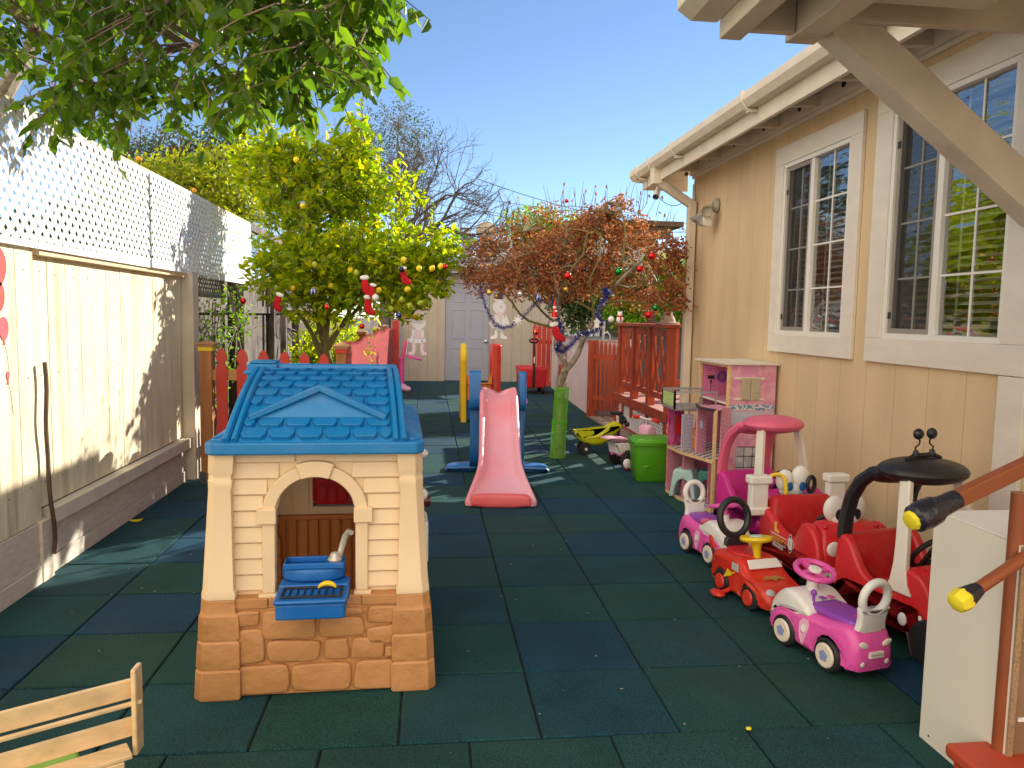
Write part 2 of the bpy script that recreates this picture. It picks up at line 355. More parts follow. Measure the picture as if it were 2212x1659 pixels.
M['bark2'] = mat('pale grey bark', (.34, .28, .21), .8, var=.4, nscale=18, bump=.5, bscale=50, col2=(.16, .13, .08), mask=(.5, .62))
M['olive'] = mat('olive branch bark', (.17, .15, .05), .7, var=.3, nscale=12)
M['darkbark'] = mat('dark bark', (.11, .085, .075), .85, var=.3)
M['twig'] = mat('grey twig', (.26, .22, .20), .85, var=.3)
M['pinkglass'] = mat('hazy house chimney stucco', (.60, .50, .46), .8, var=.06)
M['lavbox'] = mat('pale blue chimney cap', (.42, .50, .56), .7, var=.05)
def ball(name, col, rough=.18, metal=.75): return mat(name, col, rough, metal, var=.03)
M['bred'] = ball('shiny red bauble', (.75, .02, .02)); M['bgreen'] = ball('shiny green bauble', (.01, .25, .05)); M['bgold'] = ball('gold bauble', (.75, .50, .12))
M['bsilver'] = ball('silver bauble', (.75, .75, .80)); M['bblue'] = ball('blue bauble', (.08, .12, .40)); M['bdark'] = ball('dark navy bauble', (.015, .02, .05), .4, .2)
M['bglass'] = ball('frosted bauble', (.80, .80, .80), .5, .1)
M['glitred'] = mat('red glitter', (.65, .01, .02), .3, .6, var=.5, nscale=120, bump=.8, bscale=200)
M['fur'] = mat('white felt', (.85, .83, .80), .95, var=.1, bump=.4)
M['netw'] = mat('white net cord', (.6, .58, .55), .8)
M['hook'] = mat('thin wire', (.10, .10, .10), .5, .5)
M['lemon'] = mat('lemon peel', (.88, .68, .015), .45, var=.12, nscale=10, bump=.2, bscale=80, transl=.1)
M['lime2'] = mat('green lemon peel', (.40, .48, .03), .45, var=.12, nscale=10, bump=.2, bscale=80, transl=.1)
M['orangef'] = mat('orange peel', (.85, .36, .02), .5, var=.1)
M['plexi'] = mat('pearly translucent sheet', (.95, .93, .97), .3, var=.05, nscale=9, transl=.18)
M['plexi2'] = mat('pearly white raised sheet', (.96, .95, .96), .3, var=.04, transl=.15)
M['plexipink'] = mat('pale pink translucent sheet', (.92, .74, .82), .35, var=.05, transl=.2)
M['plexiblue'] = mat('pale lilac translucent sheet', (.90, .88, .97), .35, var=.05, transl=.2)
M['plexihat'] = mat('dark purple brown sheet', (.06, .03, .04), .4)

def floor_mat():
    m = bpy.data.materials.new('rubber tile'); m.use_nodes = True; n = m.node_tree; L = n.links.new; N = n.nodes.new
    p = n.nodes['Principled BSDF']; p.inputs['Roughness'].default_value = .8; p.inputs['Specular IOR Level'].default_value = .16; p.inputs['Sheen Weight'].default_value = .05; p.inputs['Sheen Roughness'].default_value = .55; p.inputs['Sheen Tint'].default_value = (.45, .85, .70, 1)
    g = N('ShaderNodeNewGeometry'); cr = N('ShaderNodeValToRGB'); L(g.outputs['Random Per Island'], cr.inputs[0])
    e = cr.color_ramp.elements; e[0].color = (.006, .042, .052, 1); e[1].color = (.004, .036, .076, 1)
    for x, c in ((.2, (.007, .046, .044)), (.35, (.010, .042, .038)), (.5, (.005, .039, .058)), (.65, (.010, .046, .042)), (.8, (.004, .033, .078))):
        q = e.new(x); q.color = (*c, 1)
    tc = N('ShaderNodeTexCoord')
    a = N('ShaderNodeTexNoise'); a.inputs['Scale'].default_value = 210; a.inputs['Detail'].default_value = 3; L(tc.outputs['Object'], a.inputs[0])
    b = N('ShaderNodeTexNoise'); b.inputs['Scale'].default_value = 2.3; b.inputs['Detail'].default_value = 9; b.inputs['Roughness'].default_value = .65; L(tc.outputs['Object'], b.inputs[0])
    ra = N('ShaderNodeMapRange'); ra.inputs[1].default_value = .35; ra.inputs[2].default_value = .68; ra.inputs[3].default_value = .35; ra.inputs[4].default_value = 2.0; L(a.outputs[0], ra.inputs[0])
    rb = N('ShaderNodeMapRange'); rb.inputs[1].default_value = .3; rb.inputs[2].default_value = .7; rb.inputs[3].default_value = .72; rb.inputs[4].default_value = 1.25; L(b.outputs[0], rb.inputs[0])
    k = N('ShaderNodeMath'); k.operation = 'MULTIPLY'; L(ra.outputs[0], k.inputs[0]); L(rb.outputs[0], k.inputs[1])
    mx = N('ShaderNodeMix'); mx.data_type = 'RGBA'; mx.blend_type = 'MULTIPLY'; mx.inputs[0].default_value = 1; L(cr.outputs[0], mx.inputs[6]); L(k.outputs[0], mx.inputs[7])
    # brownish dust blown over some tiles, pale grit
    c = N('ShaderNodeTexNoise'); c.inputs['Scale'].default_value = 1.1; c.inputs['Detail'].default_value = 10; c.inputs['Roughness'].default_value = .7; L(tc.outputs['Object'], c.inputs[0])
    rc = N('ShaderNodeMapRange'); rc.inputs[1].default_value = .48; rc.inputs[2].default_value = .75; rc.inputs[4].default_value = .55; L(c.outputs[0], rc.inputs[0])
    m2 = N('ShaderNodeMix'); m2.data_type = 'RGBA'; L(rc.outputs[0], m2.inputs[0]); L(mx.outputs[2], m2.inputs[6]); m2.inputs[7].default_value = (.026, .044, .034, 1)
    d = N('ShaderNodeTexVoronoi'); d.inputs['Scale'].default_value = 22; L(tc.outputs['Object'], d.inputs[0])
    rd = N('ShaderNodeMapRange'); rd.inputs[1].default_value = .05; rd.inputs[2].default_value = .03; L(d.outputs['Distance'], rd.inputs[0])
    e2 = N('ShaderNodeTexNoise'); e2.inputs['Scale'].default_value = 3.1; L(tc.outputs['Object'], e2.inputs[0])
    re = N('ShaderNodeMapRange'); re.inputs[1].default_value = .5; re.inputs[2].default_value = .6; L(e2.outputs[0], re.inputs[0])
    kk = N('ShaderNodeMath'); kk.operation = 'MULTIPLY'; L(rd.outputs[0], kk.inputs[0]); L(re.outputs[0], kk.inputs[1])
    m3 = N('ShaderNodeMix'); m3.data_type = 'RGBA'; L(kk.outputs[0], m3.inputs[0]); L(m2.outputs[2], m3.inputs[6]); m3.inputs[7].default_value = (.24, .24, .21, 1)
    L(m3.outputs[2], p.inputs['Base Color'])
    bp = N('ShaderNodeBump'); bp.inputs['Strength'].default_value = .35; bp.inputs['Distance'].default_value = .004; L(a.outputs[0], bp.inputs['Height']); L(bp.outputs[0], p.inputs['Normal'])
    return m
M['floor'] = floor_mat()
M['gap'] = mat('dark gap under the tiles', (.006, .010, .012), .9)
M['dirt'] = mat('bare garden soil', (.13, .10, .07), .95, var=.4, nscale=3, bump=.4)

# ================= ground =================
g = G(); g.boxp((-150, -60, -.06), (150, 260, -.045)); tag(g.build('ground', M['dirt']), kind='structure')
g = G(); g.boxp((-2.14, -.6, -.03), (3.2, 17.0, -.012)); tag(g.build('floor_underlay', M['gap']), kind='structure')
g = G(); t = .0035
rows = [(k, 2.505+.5*(k)) for k in range(-6, 31)]
for k, y0 in rows:
    y1 = y0+.5
    off = .4115 if 0 <= k < 8 else (.34 if k >= 8 else .155)
    if k < -1: off = .155+(.25 if k % 2 else 0)
    x0 = off-.5*8
    while x0 < 3.1:
        a, b = max(x0, -2.10), min(x0+.5, 3.1)
        if b-a > .03:
            j = lambda: random.uniform(-.0012, .0012); gp = .0042
            z = random.uniform(-.0012, .0012); ya, yb = y0+gp+j(), min(y1-gp+j(), 16.99)
            if yb > ya:
                xa, xb = a+gp+j(), b-gp+j(); c = .005
                g.add([(xa, ya, -.012), (xb, ya, -.012), (xb, yb, -.012), (xa, yb, -.012), (xa, ya, z-c), (xb, ya, z-c), (xb, yb, z-c), (xa, yb, z-c),
                       (xa+c, ya+c, z), (xb-c, ya+c, z), (xb-c, yb-c, z), (xa+c, yb-c, z)],
                      [(0, 1, 5, 4), (1, 2, 6, 5), (2, 3, 7, 6), (3, 0, 4, 7), (4, 5, 9, 8), (5, 6, 10, 9), (6, 7, 11, 10), (7, 4, 8, 11), (8, 9, 10, 11)])
        x0 += .5
tag(g.build('rubber_floor', M['floor']), kind='structure')
g = G()
for i in range(10):
    for j in range(3):
        x, y = 2.37+j*.2, 8.3+i*.27
        g.boxp((x+.008+random.uniform(0, .01), y+.01, -.01), (x+.185, y+.255, .022+random.uniform(0, .008)))
o = g.build('paving', M['stone'], bevel=.006); tag(o, kind='structure')

# ================= left board fence =================
FX = -2.09
fen = thing('board_fence', 'tall cream painted board fence with kick boards, lit by the sun, on the left', 'fence', (FX, 4.3, 0))
def planks(g, y0, y1, z0, z1, x, wd=.205, th=.02, lean=0):
    y = y0
    while y < y1-.02:
        w = min(wd*random.uniform(.86, 1.12), y1-y); dx = random.uniform(-.004, .004)
        g.boxp((x-th+dx, y+.0035, z0), (x+dx, y+w-.0035, z1)); y += w
g = G(); planks(g, 1.4, 4.26, .33, 1.80, FX+.035); planks(g, 4.27, 6.76, .38, 1.86, FX)
g.build('plank_panel', M['cream'], fen, world=True, bevel=.002)
g = G()
for i in range(26):
    for zz in (.52, 1.10, 1.66):
        yy = 1.5+i*.205
        if yy < 6.7: g.lathe([(.0045, 0), (.0045, .0012)], ((FX+.035 if yy < 4.26 else FX)+.0035, yy+random.uniform(-.02, .02), zz+random.uniform(-.012, .012)), (1, 0, 0), n=8)
g.build('nail_heads', M['strip'], fen, world=True)
g = G(); g.boxp((FX-.035, 1.4, 0), (FX-.022, 6.8, 1.86)); g.build('backing', M['darkwood'], fen, world=True)
g = G(); g.boxp((FX, 4.33, .29), (FX+.075, 6.76, .375)); g.build('rail', M['creamrail'], fen, world=True, bevel=.004)
g = G(); g.boxp((FX, 4.33, .095), (FX+.022, 6.74, .288)); g.boxp((FX, 4.33, .0), (FX+.032, 6.74, .092))
g.boxp((FX+.01, 1.4, .10), (FX+.045, 4.2, .325)); g.boxp((FX+.01, 1.4, 0), (FX+.055, 4.2, .097)); g.build('kick_board', M['creamkick'], fen, world=True, bevel=.003)
g = G(); g.boxp((FX-.02, 4.205, 0), (FX+.06, 4.325, .33)); g.build('stub_post', M['creamkick'], fen, world=True, bevel=.003)
g = G(); g.boxp((FX-.02, 6.77, 0), (FX+.10, 6.93, 1.80)); g.build('post', M['creamrail'], fen, world=True, bevel=.004)
g = G(); g.boxp((FX, 4.3, 1.745), (FX+.05, 6.85, 1.80)); g.build('rail', M['tan'], fen, world=True, bevel=.003)
g = G(); pts = [(FX+.075+.008*math.sin(i*.7)*(i/12), 4.262+(.035 if i > 8 else 0)*(i-8)/6+.01*math.sin(i*1.1), 1.18-i*.075) for i in range(15)]
for i in range(14): g.beam(pts[i], pts[i+1], .014, .018, (1, 0, 0))
g.build('warped_trim', M['strip'], fen, world=True)
# painted balloons
bal = mat('painted red balloon', (.62, .07, .06), .7, var=.35, nscale=14); bal2 = mat('painted pink balloon', (.60, .12, .14), .7, var=.3, nscale=14)
def balloon(V0, rx, ry, m):
    p = PX(V0[0], V0[1], FX+.0395); g = G(); g.ext([(p.y+rx*math.cos(a)*(1-.12*math.sin(-a)), p.z+ry*math.sin(a)) for a in [2*pi*i/24 for i in range(24)]], 'YZ', FX+.0395, FX+.0410)
    g.ext([(p.y-.012, p.z-ry-.02), (p.y+.012, p.z-ry-.02), (p.y, p.z-ry+.005)], 'YZ', FX+.0395, FX+.041)
    g.build('painted_balloon', m, fen, world=True)
    if rx > .05: return
    g = G(); g.tube([(FX+.0405, p.y+.006*math.sin(i)+.008*i, p.z-ry-.02-.03*i) for i in range(6)], .0015, 4); g.build('balloon_string', M['darkwood'], fen, world=True)
balloon((-8, 575), .085, .10, bal); balloon((-4, 640), .055, .075, bal); balloon((8, 710), .042, .058, bal2); balloon((17, 812), .014, .022, bal2)

# lattice on top: strips in two layers, three overlapping sheets
lat = thing('lattice_screen', 'white diagonal lattice screen fixed along the top of the cream fence', 'lattice', (-2.03, 6, 1.78))
def lattice_mesh(g, X, y0, y1, z0, z1, pitch=.088, sw=.035, th=.0025, gap=.004):
    H = z1-z0
    for sgn, x in ((1, X), (-1, X+th+.0005)):
        c = y0-H if sgn > 0 else y0
        c = math.floor(c/pitch)*pitch
        while c < (y1 if sgn > 0 else y1+H):
            # centre line y = c + sgn*(z-z0); half width in y
            hw = sw*.7071
            poly = [(c-hw, z0), (c+hw, z0), (c+hw+sgn*H, z1), (c-hw+sgn*H, z1)]
            # clip to y0..y1
            def clip(P, yc, keep_gt):
                Q = []
                for i in range(len(P)):
                    a, b = P[i-1], P[i]; ia = (a[0] >= yc) == keep_gt or a[0] == yc; ib = (b[0] >= yc) == keep_gt or b[0] == yc
                    if ia != ib: t_ = (yc-a[0])/(b[0]-a[0]); Q.append((yc, a[1]+t_*(b[1]-a[1])))
                    if ib: Q.append(b)
                return Q
            poly = clip(poly, y0, True)
            if len(poly) > 2: poly = clip(poly, y1, False)
            if len(poly) > 2: g.ext(poly, 'YZ', x, x+th)
            c += pitch
LZ0, LZ1 = 1.775, 2.47
for i, (a, b, x, dz) in enumerate(((1.6, 5.9, -2.03, 0), (5.88, 7.42, -2.015, .004), (7.38, 9.12, -2.03, -.004))):
    g = G(); lattice_mesh(g, x, a, b, LZ0+.03+dz, LZ1+dz); g.boxp((x-.001, a, LZ0+dz), (x+.0075, b, LZ0+.035+dz)); g.build('lattice_sheet', M['lattice'], lat, world=True)
g = G(); g.boxp((-2.085, 1.6, 2.43), (-2.032, 9.1, 2.485)); g.build('top_rail', M['tan'], lat, world=True)
# weathered frame that carries on past the lattice
g = G(); g.boxp((-2.10, 9.13, 2.41), (-2.05, 11.2, 2.50)); g.boxp((-2.10, 11.2, 0), (-2.02, 11.29, 2.50)); g.boxp((-2.16, 9.0, 0), (-2.09, 9.1, 2.43))
o = g.build('weathered_rail', M['oldwood'], bevel=.003); tag(o, 'weathered grey rail and post running on beyond the end of the white lattice', 'rail')

# neighbour's old fence behind the planting strip
of = thing('weathered_fence', 'old dark weathered board fence behind the lemon tree', 'fence', (-2.35, 11, 0))
g = G(); planks(g, 6.9, 17.4, .02, 1.86, -2.30, .15, .02); g.build('plank_panel', M['oldwood'], of, world=True, bevel=.002)
for y in (7.1, 9.2, 11.3, 13.4, 15.5):
    g = G(); g.boxp((-2.295, y, 0), (-2.20, y+.09, 1.95)); g.build('post', M['darkwood'] if y in (9.2, 13.4) else M['oldwood'], of, world=True, bevel=.003)
g = G(); g.boxp((-2.295, 6.95, 1.45), (-2.25, 17.2, 1.54)); g.build('rail', M['oldwood'], of, world=True)

# ================= picket fence =================
def picket(g, x, y, z0, z1, w, th, ax):
    h = w/2
    prof = [(-h, z0), (h, z0), (h, z1-.165), (h*.62, z1-.14), (h*.62, z1-.128), (h, z1-.10), (h*.96, z1-.07), (h*.6, z1-.025), (0, z1), (-h*.6, z1-.025), (-h*.96, z1-.07), (-h, z1-.10), (-h*.62, z1-.128), (-h*.62, z1-.14), (-h, z1-.165)]
    if ax == 'X': g.ext([(x+a, b) for a, b in prof], 'XZ', y, y+th)
    else: g.ext([(y+a, b) for a, b in prof], 'YZ', x, x+th)
def fpost(par, x, y, z, w=.09, m=None, cap='capwood', band=None):
    g = G(); g.boxp((x-w/2, y-w/2, 0), (x+w/2, y+w/2, z)); p = g.build('post', m or M['postbrown'], par, world=True, bevel=.004)
    g = G(); e = w*.5+.028
    g.boxp((x-e+.014, y-e+.014, z-.005), (x+e-.014, y+e-.014, z+.014), 0); g.boxp((x-e, y-e, z+.014), (x+e, y+e, z+.026), 0)
    n = len(g.v); g.add([(x-e, y-e, z+.026), (x+e, y-e, z+.026), (x+e, y+e, z+.026), (x-e, y+e, z+.026), (x, y, z+.055)], [(0, 1, 4), (1, 2, 4), (2, 3, 4), (3, 0, 4)])
    g.build('post_cap', M[cap], p, bevel=.002)
    if band: 
        g = G(); q = w*.5+.008; g.boxp((x-q, y-q, z-.04), (x+q, y+q, z-.006)); g.build('band', M[band], p)
pf = thing('picket_fence', 'short red picket fence with notched pointed tops facing the yard', 'fence', (-1.3, 6.7, 0))
fpost(pf, -1.865, 6.70, 1.17, .10, band='yellow')
fpost(pf, -.742, 6.72, 1.165, .088, band='redpick')
for x in (-1.735, -1.565, -1.39, -1.215, -1.05, -.885):
    g = G(); picket(g, x, 6.655, .05, 1.16-(x+1.73)*.045, .092, .018, 'X'); g.build('picket', M['redpick'], pf, world=True, bevel=.003)
for z in (.88, .22):
    g = G(); g.boxp((-1.82, 6.675, z), (-.79, 6.715, z+.09)); g.build('rail', M['railwood'], pf, world=True, bevel=.003)
g = G(); g.boxp((-1.925, 6.635, 0), (-1.87, 6.648, .10)); g.build('post_bracket', M['silver'], pf, world=True)
pr = thing('picket_run', 'long run of narrow sunlit red pickets beside the planting strip, ending at the shed', 'fence', (-.74, 12, 0))
y = 6.86; k = 0
g = G()
while y < 16.75:
    z1 = 1.20+.018*math.cos((y-6.8)*2.5); h = .029; x = -.74
    if k < 100: g = G()
    g.ext([(y-h, .04), (y+h, .04), (y+h, z1-.05), (y, z1), (y-h, z1-.05)], 'YZ', x-.009, x+.009)
    if k < 99: g.build('picket', M['pinkpick'], pr, world=True)
    k += 1; y += .092
if k > 99: o = g.build('picket', M['pinkpick'], pr, world=True); o['kind'] = 'stuff'
for z in (.9, .25):
    g = G(); g.boxp((-.795, 6.78, z), (-.752, 16.7, z+.08)); g.build('rail', M['pinkpick'], pr, world=True)
for y in (9.3, 11.8, 14.3): fpost(pr, -.79, y, 1.225, .08)
g = G(); g.boxp((-.76, 16.72, 0), (-.62, 16.84, 1.34)); g.build('end_post', M['redpick'], pr, world=True, bevel=.004)

# ================= shed =================
SY = 17.0
sh = thing('shed', 'greige shed with lavender grey door and shingle roof at the far end', 'shed', (1.5, SY, 0))
def wall_with_hole(g, a0, a1, z0, z1, holes, f):
    xs = sorted(set([a0, a1]+[h[0] for h in holes]+[h[1] for h in holes])); zs = sorted(set([z0, z1]+[h[2] for h in holes]+[h[3] for h in holes]))
    for i in range(len(xs)-1):
        for j in range(len(zs)-1):
            cx, cz = (xs[i]+xs[i+1])/2, (zs[j]+zs[j+1])/2
            if any(h[0] < cx < h[1] and h[2] < cz < h[3] for h in holes): continue
            f(g, xs[i], xs[i+1], zs[j], zs[j+1])
g = G(); wall_with_hole(g, -.62, 4.2, 0, 2.42, [(.385, 1.375, 0, 2.185)], lambda g, a, b, c, d: g.boxp((a, SY, c), (b, SY+.1, d)))
g.boxp((-.62, SY+.1, 0), (-.52, SY+4, 2.42)); g.boxp((4.1, SY+.1, 0), (4.2, SY+4, 2.42)); g.boxp((-.62, SY+4, 0), (4.2, SY+4.1, 2.42))
g.build('wall', M['shed'], sh, world=True)
g = G(); g.boxp((-.70, SY-.025, 0), (-.56, SY-.001, 2.42)); g.build('corner_trim', M['bluetrim'], sh, world=True, bevel=.003)
g = G(); g.boxp((.27, SY-.022, 0), (.385, SY-.002, 2.27)); g.boxp((1.375, SY-.022, 0), (1.46, SY-.002, 2.27)); g.boxp((.385, SY-.022, 2.185), (1.375, SY-.002, 2.27)); g.build('door_trim', M['shedtrim'], sh, world=True, bevel=.003)
g = G(); g.boxp((.0, SY-.024, 2.275), (1.7, SY-.001, 2.40)); g.build('header_board', M['shedtrim'], sh, world=True)
g = G(); g.boxp((.39, SY+.02, .015), (1.37, SY+.06, 2.18))
for cx in (.68, 1.09):
    for z0, z1 in ((.30, .75), (.95, 1.60), (1.76, 2.0)):
        for a in ((cx-.15, z0, cx+.15, z0+.018), (cx-.15, z1-.018, cx+.15, z1), (cx-.15, z0+.018, cx-.132, z1-.018), (cx+.132, z0+.018, cx+.15, z1-.018)):
            g.boxp((a[0], SY+.012, a[1]), (a[2], SY+.0198, a[3]))
dr = g.build('door', M['door'], sh, world=True, bevel=.004)
g = G(); g.lathe([(.005, -.05), (.022, -.045), (.034, -.03), (.030, -.012), (.014, 0), (.032, .004), (.032, .012)], (1.30, SY+.008, .90), (0, 1, 0)); g.build('door_knob', M['silver'], dr, smooth=True)
g = G()
for i in range(12):   # shingle courses
    t0, t1 = i/12, (i+1)/12
    y0, y1 = SY-.35+t0*3.2, SY-.35+t1*3.2+.03; z0, z1 = 2.50+t0*.46, 2.50+t1*.46
    g.add([(-1.0, y0, z0), (4.6, y0, z0), (4.6, y1, z1+.005), (-1.0, y1, z1+.005), (-1.0, y0, z0+.022), (4.6, y0, z0+.022), (4.6, y1, z1+.015), (-1.0, y1, z1+.015)], [(0, 3, 2, 1), (4, 5, 6, 7), (0, 1, 5, 4), (1, 2, 6, 5), (2, 3, 7, 6), (3, 0, 4, 7)])
g.build('roof', M['shingle'], sh, world=True)
g = G(); g.boxp((-1.0, SY-.35, 2.41), (4.6, SY-.32, 2.50)); g.build('fascia', M['brownfascia'], sh, world=True)
g = G(); g.lathe([(.05, 0), (.055, .02), (.055, .16), (.04, .17)], (1.62, SY-.22, 2.24), (0, -1, -.2)); g.lathe([(.042, .171), (.02, .174)], (1.62, SY-.22, 2.24), (0, -1, -.2), m=1)
o = g.build('security_camera', [M['white'], M['black']], smooth=True); tag(o, 'small white security camera under the shed eave above the door', 'camera')

# ================= main house =================
HX = 2.80
hs = thing('house', 'yellow sided house with white trimmed windows and a cream gutter along the eave', 'house', (HX, 5, 0))
W1 = (4.865, 5.83, 1.365, 2.695); W2 = (3.42, 4.41, 1.375, 2.75)   # clear openings y0,y1,z0,z1
g = G(); wall_with_hole(g, .6, 7.95, .16, 3.03, [W1, W2], lambda g, a, b, c, d: g.boxp((HX, a, c), (HX+.16, b, d)))
g.boxp((HX+.16, 7.79, .16), (9.6, 7.95, 3.03)); g.build('wall', M['stucco'], hs, world=True)
g = G(); g.boxp((HX+.02, .6, 0), (9.5, 7.92, .158)); g.build('foundation', M['stone'], hs, world=True)
g = G(); g.boxp((HX+3.2, .7, .2), (HX+3.3, 7.7, 3.0)); g.boxp((HX+.2, .7, .18), (HX+3.2, 7.7, .2)); g.boxp((HX+.2, .7, 2.98), (HX+3.2, 7.7, 3.0)); g.boxp((HX+.2, .62, .2), (HX+3.2, .7, 3))
g.build('interior', mat('dim room paint', (.25, .23, .2), .9), hs, world=True)
def glassmat():
    m = bpy.data.materials.new('window glass'); m.use_nodes = True; n = m.node_tree; L = n.links.new; N = n.nodes.new; n.nodes.remove(n.nodes['Principled BSDF'])
    gl = N('ShaderNodeBsdfGlossy'); gl.inputs['Roughness'].default_value = .0; tr = N('ShaderNodeBsdfTransparent'); tr.inputs[0].default_value = (.82, .86, .84, 1)
    fr = N('ShaderNodeLayerWeight'); fr.inputs[0].default_value = .35; mu = N('ShaderNodeMath'); mu.operation = 'MULTIPLY_ADD'; mu.inputs[1].default_value = .7; mu.inputs[2].default_value = .38; L(fr.outputs['Fresnel'], mu.inputs[0])
    tc = N('ShaderNodeTexCoord'); mp = N('ShaderNodeMapping'); mp.inputs['Scale'].default_value = (1, 1.0, 3.4); L(tc.outputs['Object'], mp.inputs[0])
    nz = N('ShaderNodeTexNoise'); nz.inputs['Scale'].default_value = 3.5; nz.inputs['Detail'].default_value = 2; L(mp.outputs[0], nz.inputs[0])
    bp = N('ShaderNodeBump'); bp.inputs['Strength'].default_value = .38; bp.inputs['Distance'].default_value = .02; L(nz.outputs[0], bp.inputs['Height']); L(bp.outputs[0], gl.inputs['Normal'])
    ms = N('ShaderNodeMixShader'); L(mu.outputs[0], ms.inputs[0]); L(tr.outputs[0], ms.inputs[1]); L(gl.outputs[0], ms.inputs[2]); L(ms.outputs[0], n.nodes['Material Output'].inputs[0])
    return m
M['glass'] = glassmat()
M['blind'] = mat('white blind slats', (.93, .91, .86), .6)
def scrmat():
    m = bpy.data.materials.new('insect screen'); m.use_nodes = True; n = m.node_tree; L = n.links.new; N = n.nodes.new
    p = n.nodes['Principled BSDF']; p.inputs['Base Color'].default_value = (.03, .03, .03, 1); p.inputs['Roughness'].default_value = .7
    tr = N('ShaderNodeBsdfTransparent'); ms = N('ShaderNodeMixShader'); ms.inputs[0].default_value = .45; L(tr.outputs[0], ms.inputs[1]); L(p.outputs[0], ms.inputs[2]); L(ms.outputs[0], n.nodes['Material Output'].inputs[0]); return m
M['mesh'] = scrmat()
def window(y0, y1, z0, z1, tw, tb):
    g = G(); x0, x1 = HX-.028, HX-.001   # wide outer casing
    g.boxp((x0, y0-tw, z0-tb), (x1, y1+tw, z0)); g.boxp((x0, y0-tw, z1), (x1, y1+tw, z1+tb)); g.boxp((x0, y0-tw, z0), (x1, y0, z1)); g.boxp((x0, y1, z0), (x1, y1+tw, z1))
    wn = g.build('window', M['trim'], hs, world=True, bevel=.004)
    g = G(); f = .032; xa, xb = HX-.018, HX+.05
    def fr(g, a0, a1, b0, b1, xa, xb, f, m=0):
        g.boxp((xa, a0, b0), (xb, a1, b0+f), m); g.boxp((xa, a0, b1-f), (xb, a1, b1), m); g.boxp((xa, a0, b0+f), (xb, a0+f, b1-f), m); g.boxp((xa, a1-f, b0+f), (xb, a1, b1-f), m)
    fr(g, y0, y1, z0, z1, xa, xb, f); ym = y0+(y1-y0)*.55
    g.boxp((HX-.008, ym-.024, z0+f), (HX+.04, ym+.024, z1-f)); g.build('frame', M['vinyl'], wn, bevel=.003)
    # fixed pane nearest the camera, screened sash on the far half
    for a, b, scr in ((y0+f, ym-.024, 0), (ym+.024, y1-f, 1)):
        xg = HX+.02+.012*scr
        if scr:
            g = G(); fr(g, a, b, z0+f, z1-f, HX-.002, HX+.012, .030); g.build('sash', M['screen'], wn, bevel=.002); a += .03; b -= .03
            g = G(); g.add([(HX+.006, a, z0+.06), (HX+.006, b, z0+.06), (HX+.006, b, z1-.06), (HX+.006, a, z1-.06)], [(0, 1, 2, 3)]); g.build('insect_screen', M['mesh'], wn)
            g = G(); g.boxp((HX-.006, b+.002, z1-.24), (HX+.0, b+.03, z1-.20)); g.boxp((HX-.006, b+.002, z0+.12), (HX+.0, b+.03, z0+.16)); g.build('latch', M['black'], wn)
        g = G(); g.add([(xg, a, z0+f), (xg, b, z0+f), (xg, b, z1-f), (xg, a, z1-f)], [(0, 3, 2, 1)]); g.build('pane', M['glass'], wn)
        g = G(); q = xg-.0075; ns = 2; nr = 4
        for i in range(1, ns): yy = a+(b-a)*i/ns; g.boxp((q, yy-.006, z0+f), (q+.006, yy+.006, z1-f))
        for i in range(1, nr): zz = z0+f+(z1-z0-2*f)*i/nr; g.boxp((q+.0005, a, zz-.006), (q+.0055, b, zz+.006))
        g.build('muntins', M['vinyl'], wn)
    g = G(); z = z0+.03
    while z < z1-.03:
        g.add([(HX+.10, y0, z), (HX+.10, y1, z), (HX+.145, y1, z+.022), (HX+.145, y0, z+.022)], [(0, 1, 2, 3)]); z += .042
    for yy in (y0+.12, (y0+y1)/2, y1-.12): g.boxp((HX+.098, yy-.008, z0), (HX+.0995, yy+.008, z1))
    g.build('blinds', M['blind'], wn)
    g = G(); g.boxp((HX+.16, y0-.15, z0-.1), (HX+.30, y1+.15, z0-.09)); g.boxp((HX+.17, y0-.2, z0-.1), (HX+.9, y0-.15, z1+.1)); g.build('window_seat', M['screen'], wn)
window(*W1, .135, .14); window(*W2, .165, .15)
# vertical trim board near the porch, plus corner board
g = G(); g.boxp((HX-.026, 3.245, .16), (HX-.002, 3.415, 1.222)); g.build('trim_board', M['trim'], hs, world=True, bevel=.003); g = G(); g.boxp((HX-.012, 7.90, .16), (HX-.002, 7.962, 2.9)); g.build('trim_board', M['trim'], hs, world=True, bevel=.003)
# eave: soffit boards, rafters, frieze blocks, fascia, gutter
g = G(); EX = 2.42
g.add([(EX, .8, 3.11), (EX, 8.5, 3.11), (7.0, 8.5, 4.55), (7.0, .8, 4.55), (EX, .8, 3.16), (EX, 8.5, 3.16), (7.0, 8.5, 4.6), (7.0, .8, 4.6)], [(0, 3, 2, 1), (4, 5, 6, 7), (0, 1, 5, 4), (1, 2, 6, 5), (2, 3, 7, 6), (3, 0, 4, 7)])
g.add([(7.0, .8, 4.55), (7.0, 8.5, 4.55), (11.5, 8.5, 3.1), (11.5, .8, 3.1), (7.0, .8, 4.6), (7.0, 8.5, 4.6), (11.5, 8.5, 3.15), (11.5, .8, 3.15)], [(0, 3, 2, 1), (4, 5, 6, 7), (0, 1, 5, 4), (1, 2, 6, 5), (2, 3, 7, 6), (3, 0, 4, 7)])
g.build('roof', M['shingle'], hs, world=True)
g = G(); g.add([(EX, .8, 3.095), (EX, 8.5, 3.095), (2.86, 8.5, 3.235), (2.86, .8, 3.235)], [(0, 1, 2, 3)]); g.build('soffit', M['porch'], hs, world=True)
y = 1.0
